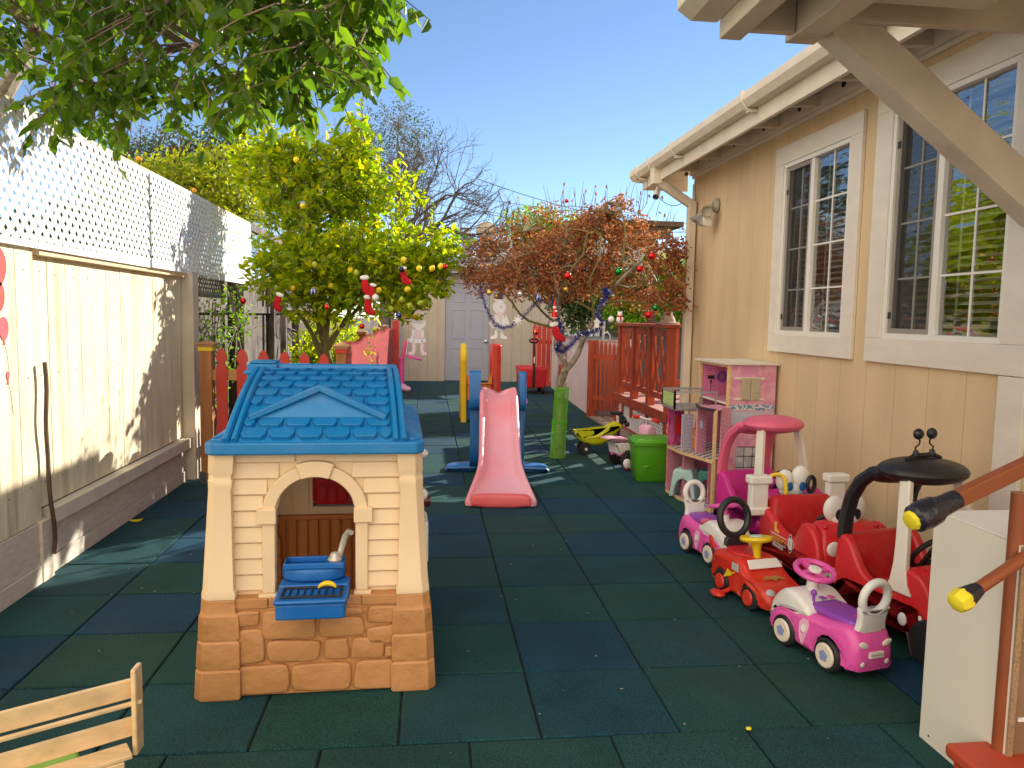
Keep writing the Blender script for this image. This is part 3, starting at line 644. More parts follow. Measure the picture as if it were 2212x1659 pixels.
while y < 8.4:
    g = G(); g.add([(EX+.01, y, 2.98), (EX+.01, y+.045, 2.98), (HX+.02, y+.045, 3.00), (HX+.02, y, 3.00), (EX+.01, y, 3.09), (EX+.01, y+.045, 3.09), (HX+.02, y+.045, 3.21), (HX+.02, y, 3.21)], [(0, 3, 2, 1), (4, 5, 6, 7), (0, 1, 5, 4), (1, 2, 6, 5), (2, 3, 7, 6), (3, 0, 4, 7)])
    y += .61; g.build('rafter_tail', M['porch'], hs, world=True, bevel=.003)
g = G(); g.boxp((HX-.045, .8, 2.985), (HX-.012, 7.97, 3.20))
g.boxp((HX-.02, .8, 2.955), (HX-.003, 7.97, 2.984)); g.build('frieze_board', M['trim'], hs, world=True, bevel=.003)
g = G(); y = 1.3
while y < 7.9: g.lathe([(.026, 0), (.026, .004)], (HX-.049, y, 3.06), (1, 0, 0), n=14); y += .61
g.build('vent_holes', M['black'], hs, world=True)
g = G(); g.boxp((2.385, .8, 2.905), (2.418, 8.47, 3.10)); g.boxp((2.42, 8.44, 2.905), (2.90, 8.47, 3.12))
g.add([(2.42, 8.44, 3.10), (2.42, 8.47, 3.10), (7.0, 8.47, 4.54), (7.0, 8.44, 4.54), (2.42, 8.44, 2.93), (2.42, 8.47, 2.93), (7.0, 8.47, 4.38), (7.0, 8.44, 4.38)], [(0, 1, 2, 3), (7, 6, 5, 4), (0, 4, 5, 1), (1, 5, 6, 2), (2, 6, 7, 3), (3, 7, 4, 0)])
g.build('fascia', M['gutter'], hs, world=True, bevel=.003)
g = G(); prof = [(2.382, 3.02), (2.382, 3.115), (2.376, 3.115), (2.376, 3.03), (2.315, 3.03), (2.285, 3.075), (2.285, 3.125), (2.270, 3.125), (2.270, 3.068), (2.305, 3.02)]
g.ext(prof, 'XZ', 3.0, 8.62); gu = g.build('gutter', M['gutter'], hs, world=True, bevel=.002)
for y in (8.45, 8.30, 7.85, 7.1, 5.47, 3.9):
    g = G(); g.ext([(2.381, 3.012), (2.381, 3.0), (2.30, 3.0), (2.255, 3.06), (2.255, 3.135), (2.272, 3.135), (2.266, 3.066), (2.305, 3.012)], 'XZ', y, y+.03); g.boxp((2.31, y-.01, 2.985), (2.40, y+.04, 2.999)); g.build('bracket', M['gutter'], gu)
g = G(); g.boxp((2.30, 7.78, 2.86), (2.40, 7.90, 3.03)); g.beam((2.36, 7.83, 2.90), (2.75, 7.83, 2.66), .07, .085, (0, 0, 1)); g.boxp((2.70, 7.79, .3), (2.78, 7.875, 2.70)); g.build('downspout', M['gutter'], hs, world=True, bevel=.006)
# floodlight on the wall and camera under the gutter
fl = thing('floodlight', 'weathered twin floodlight with motion sensor on the yellow wall beside the downspout', 'light', (2.79, 7.25, 2.58))
fm = mat('weathered beige lamp', (.45, .41, .33), .5, var=.2, bump=.2)
g = G(); g.lathe([(.07, 0), (.07, .015), (.055, .035)], (0, 0, 0), (-1, 0, 0)); g.build('base', fm, fl, smooth=True)
g = G(); g.tube([(-.03, 0, 0), (-.09, -.01, -.02), (-.13, .0, -.06)], .022, 10); g.build('arm', fm, fl, smooth=True)
g = G(); g.M = Matrix.Translation((-.14, .02, -.09)) @ Vector((-.5, .1, -.75)).to_track_quat('Z', 'Y').to_matrix().to_4x4(); g.lathe([(.018, -.07), (.035, -.05), (.035, .0), (.075, .09), (.07, .09), (.02, .02)], n=24); g.build('lamp_head', mat('silver lamp shade', (.6, .6, .6), .3, .7), fl, smooth=True)
g = G(); g.M = Matrix.Translation((-.12, -.06, -.07)) @ Vector((-.45, -.9, -.1)).to_track_quat('Z', 'Y').to_matrix().to_4x4(); g.lathe([(.03, -.05), (.05, -.02), (.055, .04), (.05, .045), (.045, .02), (.02, .01)], n=24); g.build('lamp_head', fm, fl, smooth=True)
g = G(); g.box((-.10, -.03, -.16), (.07, .05, .09)); g.boxp((-.145, -.05, -.20), (-.136, -.01, -.11)); g.build('sensor', M['white2'], fl, bevel=.01)
sc_ = thing('security_camera', 'white security camera with dark lens and hanging cable under the house gutter', 'camera', tuple(PY(1418, 420, 8.0)))
g = G(); g.M = Matrix.Translation((0, 0, 0)) @ Vector((-.35, -.75, -.55)).to_track_quat('Z', 'Y').to_matrix().to_4x4(); g.lathe([(.01, -.07), (.032, -.065), (.036, -.05), (.036, .055), (.032, .06)], n=20); g.build('body', M['white'], sc_, smooth=True)
g = G(); g.M = Matrix.Translation((0, 0, 0)) @ Vector((-.35, -.75, -.55)).to_track_quat('Z', 'Y').to_matrix().to_4x4(); g.lathe([(.031, .0605), (.031, .063), (.012, .064)], n=20); g.build('lens', M['black'], sc_, smooth=True)
g = G(); g.tube([(0, 0, .03), (.02, .03, .10)], .012, 8); g.build('mount', M['white'], sc_)
g = G(); g.tube([Vector((.02, 0, -.02))+(Vector((.28, -.15, -.03)))*t+Vector((0, 0, -.35*t*(1-t))) for t in [i/10 for i in range(11)]], .004, 6); g.build('cable', M['hook'], sc_)

# ================= porch roof corner and brace =================
po = thing('porch_roof', 'cream painted porch roof beams overhead at the top right corner', 'porch', (2.0, 2.6, 2.6))
YE = 3.2
for x0, x1, z0, z1 in ((1.21, 1.305, 2.645, 2.83), (1.50, 1.63, 2.645, 2.86)):
    g = G(); g.boxp((x0, .4, z0), (x1, YE, z1)); g.build('beam', M['porch'], po, world=True, bevel=.005)
g = G(); g.boxp((1.308, YE-.10, 2.655), (1.497, YE-.06, 2.862)); g.boxp((1.633, YE-.12, 2.71), (2.62, YE-.085, 2.84)); g.build('blocking', M['porch'], po, world=True, bevel=.003)
g = G(); g.boxp((1.634, YE-.35, 2.72), (2.20, YE-.27, 2.80)); g.build('blocking', M['porch'], po, world=True, bevel=.003)
g = G(); g.boxp((1.01, .4, 2.865), (2.62, YE+.05, 2.90)); g.build('sheathing', M['porch'], po, world=True)
g = G(); g.ext([(1.03, 2.76), (1.09, 2.72), (1.207, 2.72), (1.207, 2.86), (1.03, 2.86)], 'XZ', .4, YE+.02); g.build('gutter', M['gutter'], po, world=True, bevel=.003)
g = G(); g.beam((1.62, 3.17, 2.80), (2.775, 3.22, 1.985), .12, .165, (0, 0, 1)); g.build('brace', M['porch'], po, world=True, bevel=.005)
# ================= deck, gate, pink wall =================
DX = 2.60
dk = thing('deck', 'raised red deck with crossed bar railing and white lattice skirt beside the house', 'deck', (DX+1, 9.1, 0))
g = G(); g.boxp((DX-.01, 7.98, .40), (5.6, 10.27, .45)); g.build('floor_boards', M['deckboard'], dk, world=True, bevel=.003)
g = G(); g.boxp((DX-.018, 7.97, .335), (DX-.001, 10.29, .449)); g.boxp((DX-.012, 10.23, 0), (DX+.02, 10.28, .334)); g.boxp((DX-.012, 9.83, 0), (DX+.01, 9.88, .334)); g.boxp((DX-.012, 7.97, 0), (DX+.01, 10.29, .045)); g.build('skirt_frame', M['redstain'], dk, world=True, bevel=.003)
g = G(); lattice_mesh(g, DX+.014, 7.98, 10.24, .03, .345, .072, .025, .003); g.build('lattice_skirt', M['lattice'], dk, world=True)
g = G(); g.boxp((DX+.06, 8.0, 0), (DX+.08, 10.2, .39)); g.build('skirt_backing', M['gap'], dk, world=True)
def rpost(x, y, z=1.37, w=.09):
    g = G(); g.boxp((x-w/2, y-w/2, .2), (x+w/2, y+w/2, z)); g.build('post', M['redstain'], dk, world=True, bevel=.004)
RX = DX+.04
def railpanel(y0, y1, x=RX):
    g = G(); g.boxp((x-.02, y0, .56), (x+.02, y1, .63)); g.boxp((x-.02, y0, 1.28), (x+.02, y1, 1.35)); g.boxp((x-.018, y0, .63), (x+.018, y0+.035, 1.28)); g.boxp((x-.018, y1-.035, .63), (x+.018, y1, 1.28))
    a, b = y0+.035, y1-.035; n = 2; s = (b-a)/n
    for i in range(n):
        p, q = a+i*s, a+(i+1)*s; c = (p+q)/2
        for (u0, u1) in ((p, q), (q, p)):
            g.beam((x-.008*(1 if u0 < u1 else -1), u0, .64), (x-.008*(1 if u0 < u1 else -1), u1, 1.27), .016, .066, (0, 1, 0))
    g.build('rail_panel', M['redstain'], dk, world=True, bevel=.002)
for y in (10.15, 9.45, 8.75, 8.05): rpost(RX, y)
for a, b in ((9.50, 10.10), (8.80, 9.40), (8.10, 8.70)): railpanel(a, b)
g = G(); g.boxp((RX-.075, 7.98, 1.372), (RX+.075, 10.26, 1.41)); g.build('cap_rail', M['redstain'], dk, world=True, bevel=.004)
for x in (3.4, 4.2, 5.0):
    g = G(); g.boxp((x-.045, 10.15, .4), (x+.045, 10.24, 1.37)); g.build('post', M['redstain'], dk, world=True)
g = G(); g.boxp((RX+.08, 10.12, 1.372), (5.5, 10.26, 1.41)); g.boxp((RX+.1, 10.17, .56), (5.5, 10.21, .63)); g.build('cap_rail', M['redstain'], dk, world=True)
pd = G(); pd.lathe([(.13, 0), (.13, .02), (.09, .03), (.07, .08), (.05, .11), (.05, .14)], (RX+.02, 8.25, 1.41), n=24); o = pd.build('urn_base', mat('greyish pink concrete', (.40, .30, .27), .8, bump=.2), smooth=True); tag(o, 'greyish pink urn foot standing on the red deck railing', 'urn')
# gate of narrow red pickets
gt = thing('picket_gate', 'narrow red picket gate between the pink wall and the deck', 'gate', (2.55, 10.9, 0))
for i in range(6):
    x = 2.465+i*.055; g = G(); h = .021; z1 = 1.17-.012*i; yy = 10.86-.03*i
    g.ext([(x-h, .14), (x+h, .10), (x+h, z1-.07), (x, z1), (x-h, z1-.07)], 'XZ', yy, yy+.018); g.build('picket', M['redstain'], gt, world=True, bevel=.002)
g = G(); g.beam((2.42, 10.90, .9), (2.75, 10.74, .9), .03, .07); g.beam((2.42, 10.90, .3), (2.75, 10.74, .3), .03, .07); g.build('rail', M['redstain'], gt, world=True)
g = G(); g.boxp((2.36, 10.92, 0), (2.47, 11.02, 1.14)); g.build('post', M['redstain'], gt, world=True)
g = G(); g.boxp((2.76, 10.6, 0), (2.86, 10.75, 1.25)); g.boxp((2.80, 10.75, 0), (3.0, 12.5, 1.05)); g.build('side_boards', M['redstain'], gt, world=True)
# pale pink wall
pw = thing('pink_wall', 'pale pink stucco side wall with a recess and dark capping beyond the tree', 'wall', (2.5, 13.2, 0))
def yx(y): return 2.425+(y-10.88)*.034
def slab(g, y0, y1, z0, z1, d0=0, d1=.7):
    a, b = yx(y0), yx(y1); g.add([(a+d0, y0, z0), (b+d0, y1, z0), (b+d1, y1, z0), (a+d1, y0, z0), (a+d0, y0, z1), (b+d0, y1, z1), (b+d1, y1, z1), (a+d1, y0, z1)], [(0, 3, 2, 1), (4, 5, 6, 7), (0, 1, 5, 4), (1, 2, 6, 5), (2, 3, 7, 6), (3, 0, 4, 7)])
g = G(); slab(g, 11.03, 13.55, 0, 1.11); slab(g, 13.55, 14.75, 0, .12); slab(g, 13.55, 14.75, .95, 1.11); slab(g, 14.75, 15.7, 0, 1.11); slab(g, 13.55, 14.75, .12, .95, .5, .7); g.build('wall', M['pinkwall'], pw, world=True)
g = G(); slab(g, 11.03, 15.72, 1.112, 1.15, -.03, .73); g.build('capping', M['metal'], pw, world=True, bevel=.004)
g = G()
for k in range(4):
    slab(g, 12.75, 12.95, .80+k*.03, .815+k*.03, -.012, .0)
g.build('vent', M['white2'], pw, world=True)
g = G(); g.boxp((2.55, 13.7, .12), (2.95, 14.6, .55)); g.build('planter_box', M['redstain'], pw, world=True)
rp = thing('red_boards', 'tall red pickets standing between the shed and the pink wall', 'fence', (2.45, 16.0, 0))
for i in range(5):
    g = G(); x = 2.26+i*.10; g.ext([(x-.042, .0), (x+.042, .0), (x+.042, 1.26), (x, 1.34), (x-.042, 1.26)], 'XZ', 15.95, 15.97); g.build('picket', M['redpick'], rp, world=True)
g = G(); g.boxp((2.2, 15.975, .9), (2.75, 16.0, .98)); g.build('rail', M['redpick'], rp, world=True)
bq = thing('outdoor_tap', 'grey metal pedestal tap standing behind the red gate', 'tap', (2.72, 11.6, 0))
g = G(); g.tube([(0, 0, 0), (0, 0, 1.05)], .025, 10); g.tube([(0, 0, 1.05), (0, 0, 1.42)], [.018, .03], 10); g.build('stem', M['metal'], bq, smooth=True)
g = G(); g.tube([(0, -.02, 1.22), (.05, -.06, 1.26), (.09, -.08, 1.2), (.09, -.08, 1.12)], .012, 8); g.build('spout', M['metal'], bq, smooth=True)
g = G(); g.lathe([(.1, 0), (.12, .02), (.12, .04), (.02, .05)], (0, 0, .98), n=16); g.build('basin', M['metal'], bq, smooth=True)

# ================= background =================
bf = thing('grey_back_fence', 'grey board fence far behind the deck and the pink wall', 'fence', (5, 13.5, 0))
g = G(); x = 3.1
while x < 9: g.boxp((x, 13.5, 0), (x+.145, 13.52, 1.9)); x += .15
g.build('plank_panel', mat('blue grey fence boards', (.20, .19, .21), .8, var=.3, nscale=6, stretch=(8, 1, .5)), bf, world=True)
ph = thing('patio_cover', 'dark brown patio roof seen above the brown tree', 'patio cover', (4.2, 13, 0))
g = G(); g.boxp((3.2, 12.2, 2.98), (4.15, 14.0, 3.06)); g.build('roof', M['darkwood'], ph, world=True)
g = G(); g.boxp((3.3, 12.25, 2.78), (3.95, 12.32, 2.975)); g.boxp((3.3, 12.35, 2.70), (3.72, 13.9, 2.97)); g.build('beam', M['darkwood'], ph, world=True)
for x in (3.62,):
    g = G(); g.boxp((x, 12.2, 0), (x+.11, 12.31, 2.70)); g.build('post', M['darkwood'], ph, world=True)
nh = thing('maroon_house', 'maroon neighbouring house with grey roof showing beside the downspout', 'house', (8, 19, 0))
g = G(); g.boxp((6.4, 18, 0), (12, 18.3, 2.9)); g.build('wall', mat('maroon siding', (.20, .03, .045), .7, groove=('Z', .2, .02, 0)), nh, world=True)
g = G(); g.add([(6.0, 17.6, 2.85), (12, 17.6, 2.85), (12, 21, 4.0), (7.2, 21, 4.0)], [(0, 1, 2, 3)]); g.boxp((6.0, 17.58, 2.74), (12, 17.62, 2.85)); g.build('roof', M['shingle'], nh, world=True)
n2 = thing('stucco_house', 'distant pale stucco house with grey shingle roof beyond the shed', 'house', (4, 28, 0))
g = G(); g.boxp((1.8, 27, 0), (9, 33, 3.0)); g.build('wall', M['pinkglass'], n2, world=True)
g = G()
for i in range(16):
    t0, t1 = i/16, (i+1)/16; y0, y1 = 26+t0*3, 26+t1*3+.04; z0, z1 = 2.85+t0*1.5, 2.85+t1*1.5
    g.add([(1.72, y0, z0), (9.2, y0, z0), (9.2, y1, z1), (1.72, y1, z1), (1.72, y0, z0+.03), (9.2, y0, z0+.03), (9.2, y1, z1+.01), (1.72, y1, z1+.01)], [(0, 3, 2, 1), (4, 5, 6, 7), (0, 1, 5, 4), (1, 2, 6, 5), (2, 3, 7, 6), (3, 0, 4, 7)])
g.build('roof', mat('warm grey shingles', (.30, .28, .25), .9, var=.25, nscale=14, groove=('Z', .094, .02, 0), gdark=.55), n2, world=True)
g = G(); g.boxp((1.16, 26, 0), (1.52, 26.5, 3.98)); 
ch = g.build('chimney', M['pinkglass'], n2, world=True)
g = G(); g.boxp((1.08, 25.92, 3.98), (1.60, 26.58, 4.08)); g.build('chimney_cap', M['lavbox'], ch)
g = G(); g.boxp((1.22, 26.1, 4.12), (1.44, 26.4, 4.42)); g.boxp((1.18, 26.06, 4.42), (1.48, 26.44, 4.44)); g.lathe([(.12, 0), (.14, .05), (.12, .1)], (1.33, 26.25, 4.08)); g.build('flue', mat('pale glazed flue cap', (.62, .66, .74), .3, .2), ch)
g = G(); g.ell((2.0, 26.8, 4.42), (.36, .08, .33), rot=Matrix.Rotation(.2, 3, 'X')); g.build('satellite_dish', mat('cream satellite dish', (.62, .52, .40), .5), n2, smooth=True, world=True)
PLB = ['thin power line running low across the sky behind the lemon tree tip, topmost one', 'second power line just below the topmost one in the sky', 'lower power line passing over the chimney of the distant house', 'power line rising left above the satellite dish']
for i, (a, b, h) in enumerate((((-8, 30, 7.6), (14, 40, 6.6), 0), ((-8, 30, 7.0), (14, 40, 6.1), 0), ((1.2, 24, 4.75), (12, 30, 5.2), 0), ((1.5, 25, 5.9), (12, 29, 4.9), 0))):
    A, B = Vector(a), Vector(b); g = G(); g.tube([A.lerp(B, t/16)+Vector((0, 0, -1.6*(t/16)*(1-t/16))) for t in range(17)], .012, 5)
    o = g.build('power_line', M['hook']); tag(o, PLB[i], 'power line', 'power lines across the sky')

# ================= trees =================
def grow(g, p, d, L, r, depth, tips, spread=.6, up=.08, kids_=(2, 3), seg=4, ratio=.72, wob=.16, n=6, thick=.62, curve=None):
    pts = [p]; q = p.copy(); dd = d.normalized()
    for i in range(seg):
        dd = (dd+Vector((random.gauss(0, wob), random.gauss(0, wob), random.gauss(0, wob)+up))).normalized()
        if curve: dd = (dd+curve).normalized()
        q = q+dd*(L/seg); pts.append(q.copy())
    g.tube(pts, taper(len(pts), r, r*thick), max(3, n), cap=False)
    if depth == 0: tips.append((q, dd)); return
    for i in range(random.randint(*kids_)):
        a = random.uniform(0, 2*pi); t = dd.orthogonal().normalized(); s = dd.cross(t)
        nd = (dd+(t*math.cos(a)+s*math.sin(a))*random.uniform(spread*.5, spread)).normalized()
        st = pts[-1] if i == 0 else pts[random.randint(max(1, seg-2), seg)]
        grow(g, st.copy(), nd, L*ratio*random.uniform(.8, 1.15), r*thick*(.95 if i == 0 else .8), depth-1, tips, spread, up, kids_, seg, ratio, wob, max(3, n-1), thick, curve)

# --- overhanging broadleaf tree, top left ---
ot = thing('broadleaf_tree', 'large glossy leaved tree overhanging the lattice at the top left', 'tree', (-3.4, 3.9, 0))
gb = G(); trunk = [Vector((-3.4, 3.9, 0)), Vector((-3.35, 3.95, 1.3)), Vector((-3.0, 4.2, 2.6)), Vector((-2.75, 4.4, 3.4))]
gb.tube(trunk, [.16, .14, .12, .10], 10); gb.build('trunk', M['bark'], ot, smooth=True, world=True)
gb = G(); hub = trunk[-1]
bounds = [(-80, 190), (60, 235), (130, 300), (200, 330), (245, 330), (285, 260), (330, 225), (350, 262), (400, 270), (455, 305), (480, 318), (560, 300), (620, 272), (690, 240), (760, 200), (815, 160), (845, 90), (862, 20), (870, -60)]
def low(x):
    for (a, b), (c, d) in zip(bounds, bounds[1:]):
        if a <= x <= c: return b+(d-b)*(x-a)/(c-a)
    return 0
tw = []
tries = 0
while len(tw) < 720 and tries < 60000:
    tries += 1
    x = random.uniform(-60, 868); y = random.uniform(-230, 325); lim = low(x)
    if y > lim-78: continue
    if x > 800 and random.random() < .35: continue
    # thin spots where the sky shows
    hole = math.exp(-(((x-400)/90)**2+((y-62)/48)**2))*.95+math.exp(-(((x-95)/70)**2+((y-130)/50)**2))*.9+math.exp(-(((x-60)/60)**2+((y-20)/35)**2))*.7+(.25 if x < 480 else 0)
    if random.random() < hole: continue
    Y = random.uniform(3.3, 4.6) if x < 480 else random.uniform(2.9, 4.4)
    tw.append(PY(x, y, Y))
boughs = []
for ex in ((60, 40, 4.4), (190, 200, 4.3), (300, -60, 4.2), (330, 190, 4.5), (430, 90, 4.2), (520, 180, 4.3), (600, -40, 3.9), (660, 110, 4.0), (760, 60, 3.8), (840, -20, 3.7), (0, -120, 4.2), (450, -150, 4), (740, -150, 3.9)):
    e = PY(*ex); mid = (hub+e)/2+Vector((0, 0, .25)); b = bez(hub, mid, e, 8); b = [b[0]]+wobble(b[1:], .03); boughs.append(b)
    gb.tube(b, taper(9, .062, .013), 7, cap=False)
allp = [q for b in boughs for q in b[2:]]
lp, la, ln_, ll = [], [], [], []
for t in tw:
    q = min(allp, key=lambda a: (a-t).length_squared)
    if random.random() < .5: gb.tube(bez(q, (q+t)/2+Vector((0, 0, .06)), t, 4), taper(5, .008, .003), 4, cap=False)
    d0 = Vector((random.gauss(0, .5), random.gauss(0, .5), -.45)).normalized(); nl = random.randint(7, 11); L = random.uniform(.16, .28)
    gb.tube([t, t+d0*L*.5+Vector((0, 0, .01)), t+d0*L], [.0035, .003, .002], 3, cap=False)
    for i in range(nl):
        p = t+d0*L*(i+.5)/nl; s = Vector((random.gauss(0, 1), random.gauss(0, 1), random.gauss(0, .4)-.75)).normalized()
        lp.append(p); la.append(s); ln_.append((random.gauss(0, .6), random.gauss(0, .6), 1)); ll.append(random.uniform(.055, .088)*(1.0 if t.x < -.9 else 1.12))
gb.build('branches', M['bark'], ot, smooth=True, world=True)
leaves('crown', lp, la, ln_, ll, leafmat('glossy dark green leaf', [(.04, .09, .010), (.07, .14, .012), (.11, .19, .012), (.05, .11, .012), (.17, .24, .010)], .5, .3, 2.6), wid=.52, fold=.10, droop=.18, parent=ot)
# sunlit pale branch at far left edge
o = G().tube([PY(-60, 330, 4.6), PY(0, 215, 4.7), PY(60, 120, 4.8), PY(85, 20, 4.9)], [.06, .05, .035, .03], 8).build('limb', M['bark2'], ot, smooth=True, world=True)

# --- lemon tree ---
lt = thing('lemon_tree', 'yellow green lemon tree full of lemons and hung with christmas ornaments, behind the red pickets', 'tree', (-1.03, 8.0, 0))
g = G(); g.tube([(-1.03, 8.0, 0), (-1.0, 8.0, .9), (-1.05, 8.0, 1.15)], [.05, .042, .038], 9)
tips = []
for e in ((-1.6, 7.8, 1.9), (-1.1, 8.2, 2.2), (-.65, 7.9, 1.75), (-.3, 8.1, 1.95), (-1.3, 7.6, 2.6), (-.8, 8.2, 2.9), (-1.55, 8.2, 2.5)):
    b = bez((-1.05, 8.0, 1.0+random.uniform(0, .15)), ((-1.05+e[0])/2, 8, e[2]-.35), e, 7); g.tube(b, taper(8, .028, .010), 6, cap=False); tips += b[3:]
g.tube([(-1.05, 8, .9), (-1.16, 7.95, 1.2), (-1.02, 7.9, 1.45), (-.9, 7.85, 1.8)], [.025, .022, .02, .012], 6)
blobs = [((-1.6, 8.0, 2.95), (.36, .4, .42), .3), ((-.45, 8.0, 2.7), (.38, .4, .35), .28), ((.12, 7.9, 2.12), (.28, .3, .26), .14), ((-.95, 8.0, 2.05), (.72, .6, .52), 1.0), ((-.45, 7.95, 1.95), (.62, .5, .46), .9), ((-1.25, 8.0, 2.55), (.42, .5, .45), .55), ((-.95, 8.1, 2.85), (.36, .4, .45), .42), ((-1.35, 7.9, 1.85), (.42, .45, .32), .4), ((-.75, 8.1, 3.1), (.20, .2, .46), .2), ((-1.35, 8, 3.0), (.30, .3, .28), .2), ((-.05, 7.9, 1.85), (.26, .3, .30), .2), ((-.95, 7.8, 1.55), (.5, .4, .22), .22), ((-.2, 7.7, 1.55), (.16, .2, .18), .10)]
clus = []
for c, r, wgt in blobs:
    for i in range(int(360*wgt)):
        v = rdir(1)[0]*(random.random()**.45); clus.append(Vector(c)+Vector((v[0]*r[0]*1.08, v[1]*r[1], v[2]*r[2])))
lp, la, ln_, ll = [], [], [], []
for c in clus:
    d0 = (c-Vector((-.95, 8, 1.6))).normalized()*.7+Vector((random.gauss(0, .4), random.gauss(0, .4), random.gauss(.25, .4))); d0.normalize(); L = random.uniform(.10, .20)
    g.tube([c-d0*L*.8, c+d0*L*.5], [.004, .002], 3, cap=False)
    for i in range(random.randint(6, 9)):
        p = c+d0*L*(i/8-.4); s = Vector((random.gauss(0, 1), random.gauss(0, 1), random.gauss(.15, .8)))+d0*.7
        lp.append(p); la.append(s); ln_.append((random.gauss(0, .7), random.gauss(0, .7), 1)); ll.append(random.uniform(.055, .105))
for (x, z, h) in ((-.70, 3.3, .5), (-.72, 3.1, .55), (-1.0, 3.0, .25), (.02, 2.25, .35), (-1.28, 3.0, .3), (-.55, 2.7, .35), (-.25, 2.35, .25), (-1.6, 2.6, .3)):
    b = [Vector((x, 8, z-.3)), Vector((x+.02, 8, z)), Vector((x+.04, 8.02, z+h))]; g.tube(b, [.008, .006, .003], 4)
    for i in range(18):
        p = b[0].lerp(b[2], i/17); s = Vector((random.gauss(0, 1), random.gauss(0, 1), .8)); lp.append(p); la.append(s); ln_.append((random.gauss(0, .5), random.gauss(0, .5), 1)); ll.append(random.uniform(.05, .08))
g.build('trunk', M['olive'], lt, smooth=True, world=True)
M['lleaf'] = leafmat('lemon leaf', [(.15, .26, .006), (.30, .40, .006), (.42, .48, .008), (.20, .32, .008), (.58, .50, .010), (.10, .20, .010), (.44, .48, .012)], .55, .38, 2.0)
leaves('crown', lp, la, ln_, ll, M['lleaf'], wid=.5, fold=.14, droop=.12, parent=lt)
# lemons sit where the photo shows them
def lemon(px, Y, m='lemon', r=.029):
    p = PY(px[0], px[1], Y); g = G(); a = rdir(1, -1.5)[0]; q = Vector(a).to_track_quat('Z', 'Y').to_matrix()
    g.M = Matrix.Translation(p) @ q.to_4x4(); g.lathe([(.002, -1.28*r), (.25*r, -1.15*r), (.65*r, -.82*r), (.95*r, -.3*r), (r, .1*r), (.85*r, .6*r), (.5*r, .95*r), (.22*r, 1.12*r), (.08*r, 1.3*r)], n=14)
    g.build('lemon', M[m], lt, smooth=True, world=True)
for px in ((716, 618), (668, 570), (632, 622), (757, 583), (655, 445), (660, 488), (880, 625), (640, 345)): lemon(px, random.uniform(7.35, 7.6))
for px in ((905, 580), (872, 562), (933, 580), (952, 575), (818, 627)): lemon(px, 7.35, 'lemon')
for px in ((812, 660), (845, 668), (908, 655), (868, 648), (885, 660), (795, 640), (770, 590), (680, 572)): lemon(px, 7.4, 'lime2', .03)

# --- maple with dry brown leaves ---
mt = thing('maple_tree', 'small brown leaved maple with green mesh round its trunk, hung with christmas ornaments', 'tree', (1.37, 7.8, 0))
MY = 7.8
def mp(x, y, d=0): return PY(x, y, MY+d)
g = G(); g.tube([(1.37, MY, 0), (1.39, MY, .35), mp(1211, 832), mp(1217, 812), mp(1222, 797)], [.058, .052, .048, .044, .041], 12)
limbs = [[mp(1222, 799), mp(1220, 782, -.02), mp(1208, 766, -.02), mp(1200, 745), mp(1204, 715), mp(1206, 680), mp(1208, 640), mp(1196, 600), mp(1200, 560), mp(1222, 520), mp(1225, 480)],
         [mp(1222, 799), mp(1238, 782, .02), mp(1249, 764, .03), mp(1259, 736, .03), mp(1274, 708, .03), mp(1298, 664), mp(1325, 620), mp(1355, 590), mp(1390, 560), mp(1420, 520)]]
g.tube(limbs[0], taper(11, .030, .012), 9); g.tube(limbs[1], taper(10, .034, .012), 9)
g.build('trunk', M['bark2'], mt, smooth=True, world=True)
g = G(); mtips = []
sub = [[mp(1210, 715), mp(1165, 700), mp(1125, 680), mp(1105, 650), mp(1085, 630), mp(1050, 600), mp(1020, 570)],
       [mp(1212, 700), mp(1190, 690), mp(1160, 660, -.2), mp(1130, 610, -.3), mp(1110, 560, -.3)],
       [mp(1208, 660), mp(1225, 600, -.3), mp(1260, 550, -.4), mp(1270, 500, -.4)], [mp(1208, 650), mp(1180, 590, .3), mp(1150, 540, .3), mp(1130, 500, .3)],
       [mp(1210, 630), mp(1235, 570, .2), mp(1270, 520, .2), mp(1300, 470, .2), mp(1310, 440, .2)], [mp(1290, 675), mp(1262, 660), mp(1235, 650), mp(1222, 610, .3)],
       [mp(1320, 630), mp(1345, 560, -.3), mp(1350, 500, -.3), mp(1340, 450, -.3)], [mp(1330, 615), mp(1380, 620, .2), mp(1420, 610, .2), mp(1455, 600, .2)], [mp(1305, 655), mp(1350, 650, -.2), mp(1400, 655, -.2), mp(1440, 650, -.2)],
       [mp(1283, 690), mp(1280, 650), mp(1275, 600, -.1), mp(1295, 560, -.1), mp(1300, 510)], [mp(1390, 560), mp(1420, 540), mp(1450, 520)], [mp(1208, 680), mp(1160, 640, .4), mp(1090, 560, .4), mp(1060, 530, .4)]]
for b in sub:
    b2 = []
    for i in range(len(b)-1): b2 += [b[i], b[i].lerp(b[i+1], .5)+Vector((random.gauss(0, .01), random.gauss(0, .02), random.gauss(0, .01)))]
    b2.append(b[-1]); g.tube(b2, taper(len(b2), .016, .006), 6, cap=False); mtips += b2[3:]
mtips += limbs[0][5:]+limbs[1][5:]
shape = [(1000, 600), (1010, 560), (1030, 520), (1075, 505), (1095, 478), (1150, 455), (1210, 445), (1260, 430), (1290, 440), (1330, 425), (1375, 445), (1400, 480), (1440, 500), (1480, 530), (1470, 560), (1484, 620), (1486, 660), (1430, 680), (1360, 672), (1300, 640), (1240, 640), (1180, 650), (1110, 640), (1060, 620), (1030, 640)]
def inside(x, y, P):
    c = False
    for i in range(len(P)):
        (a, b), (d, e) = P[i-1], P[i]
        if (b > y) != (e > y) and x < (d-a)*(y-b)/(e-b)+a: c = not c
    return c
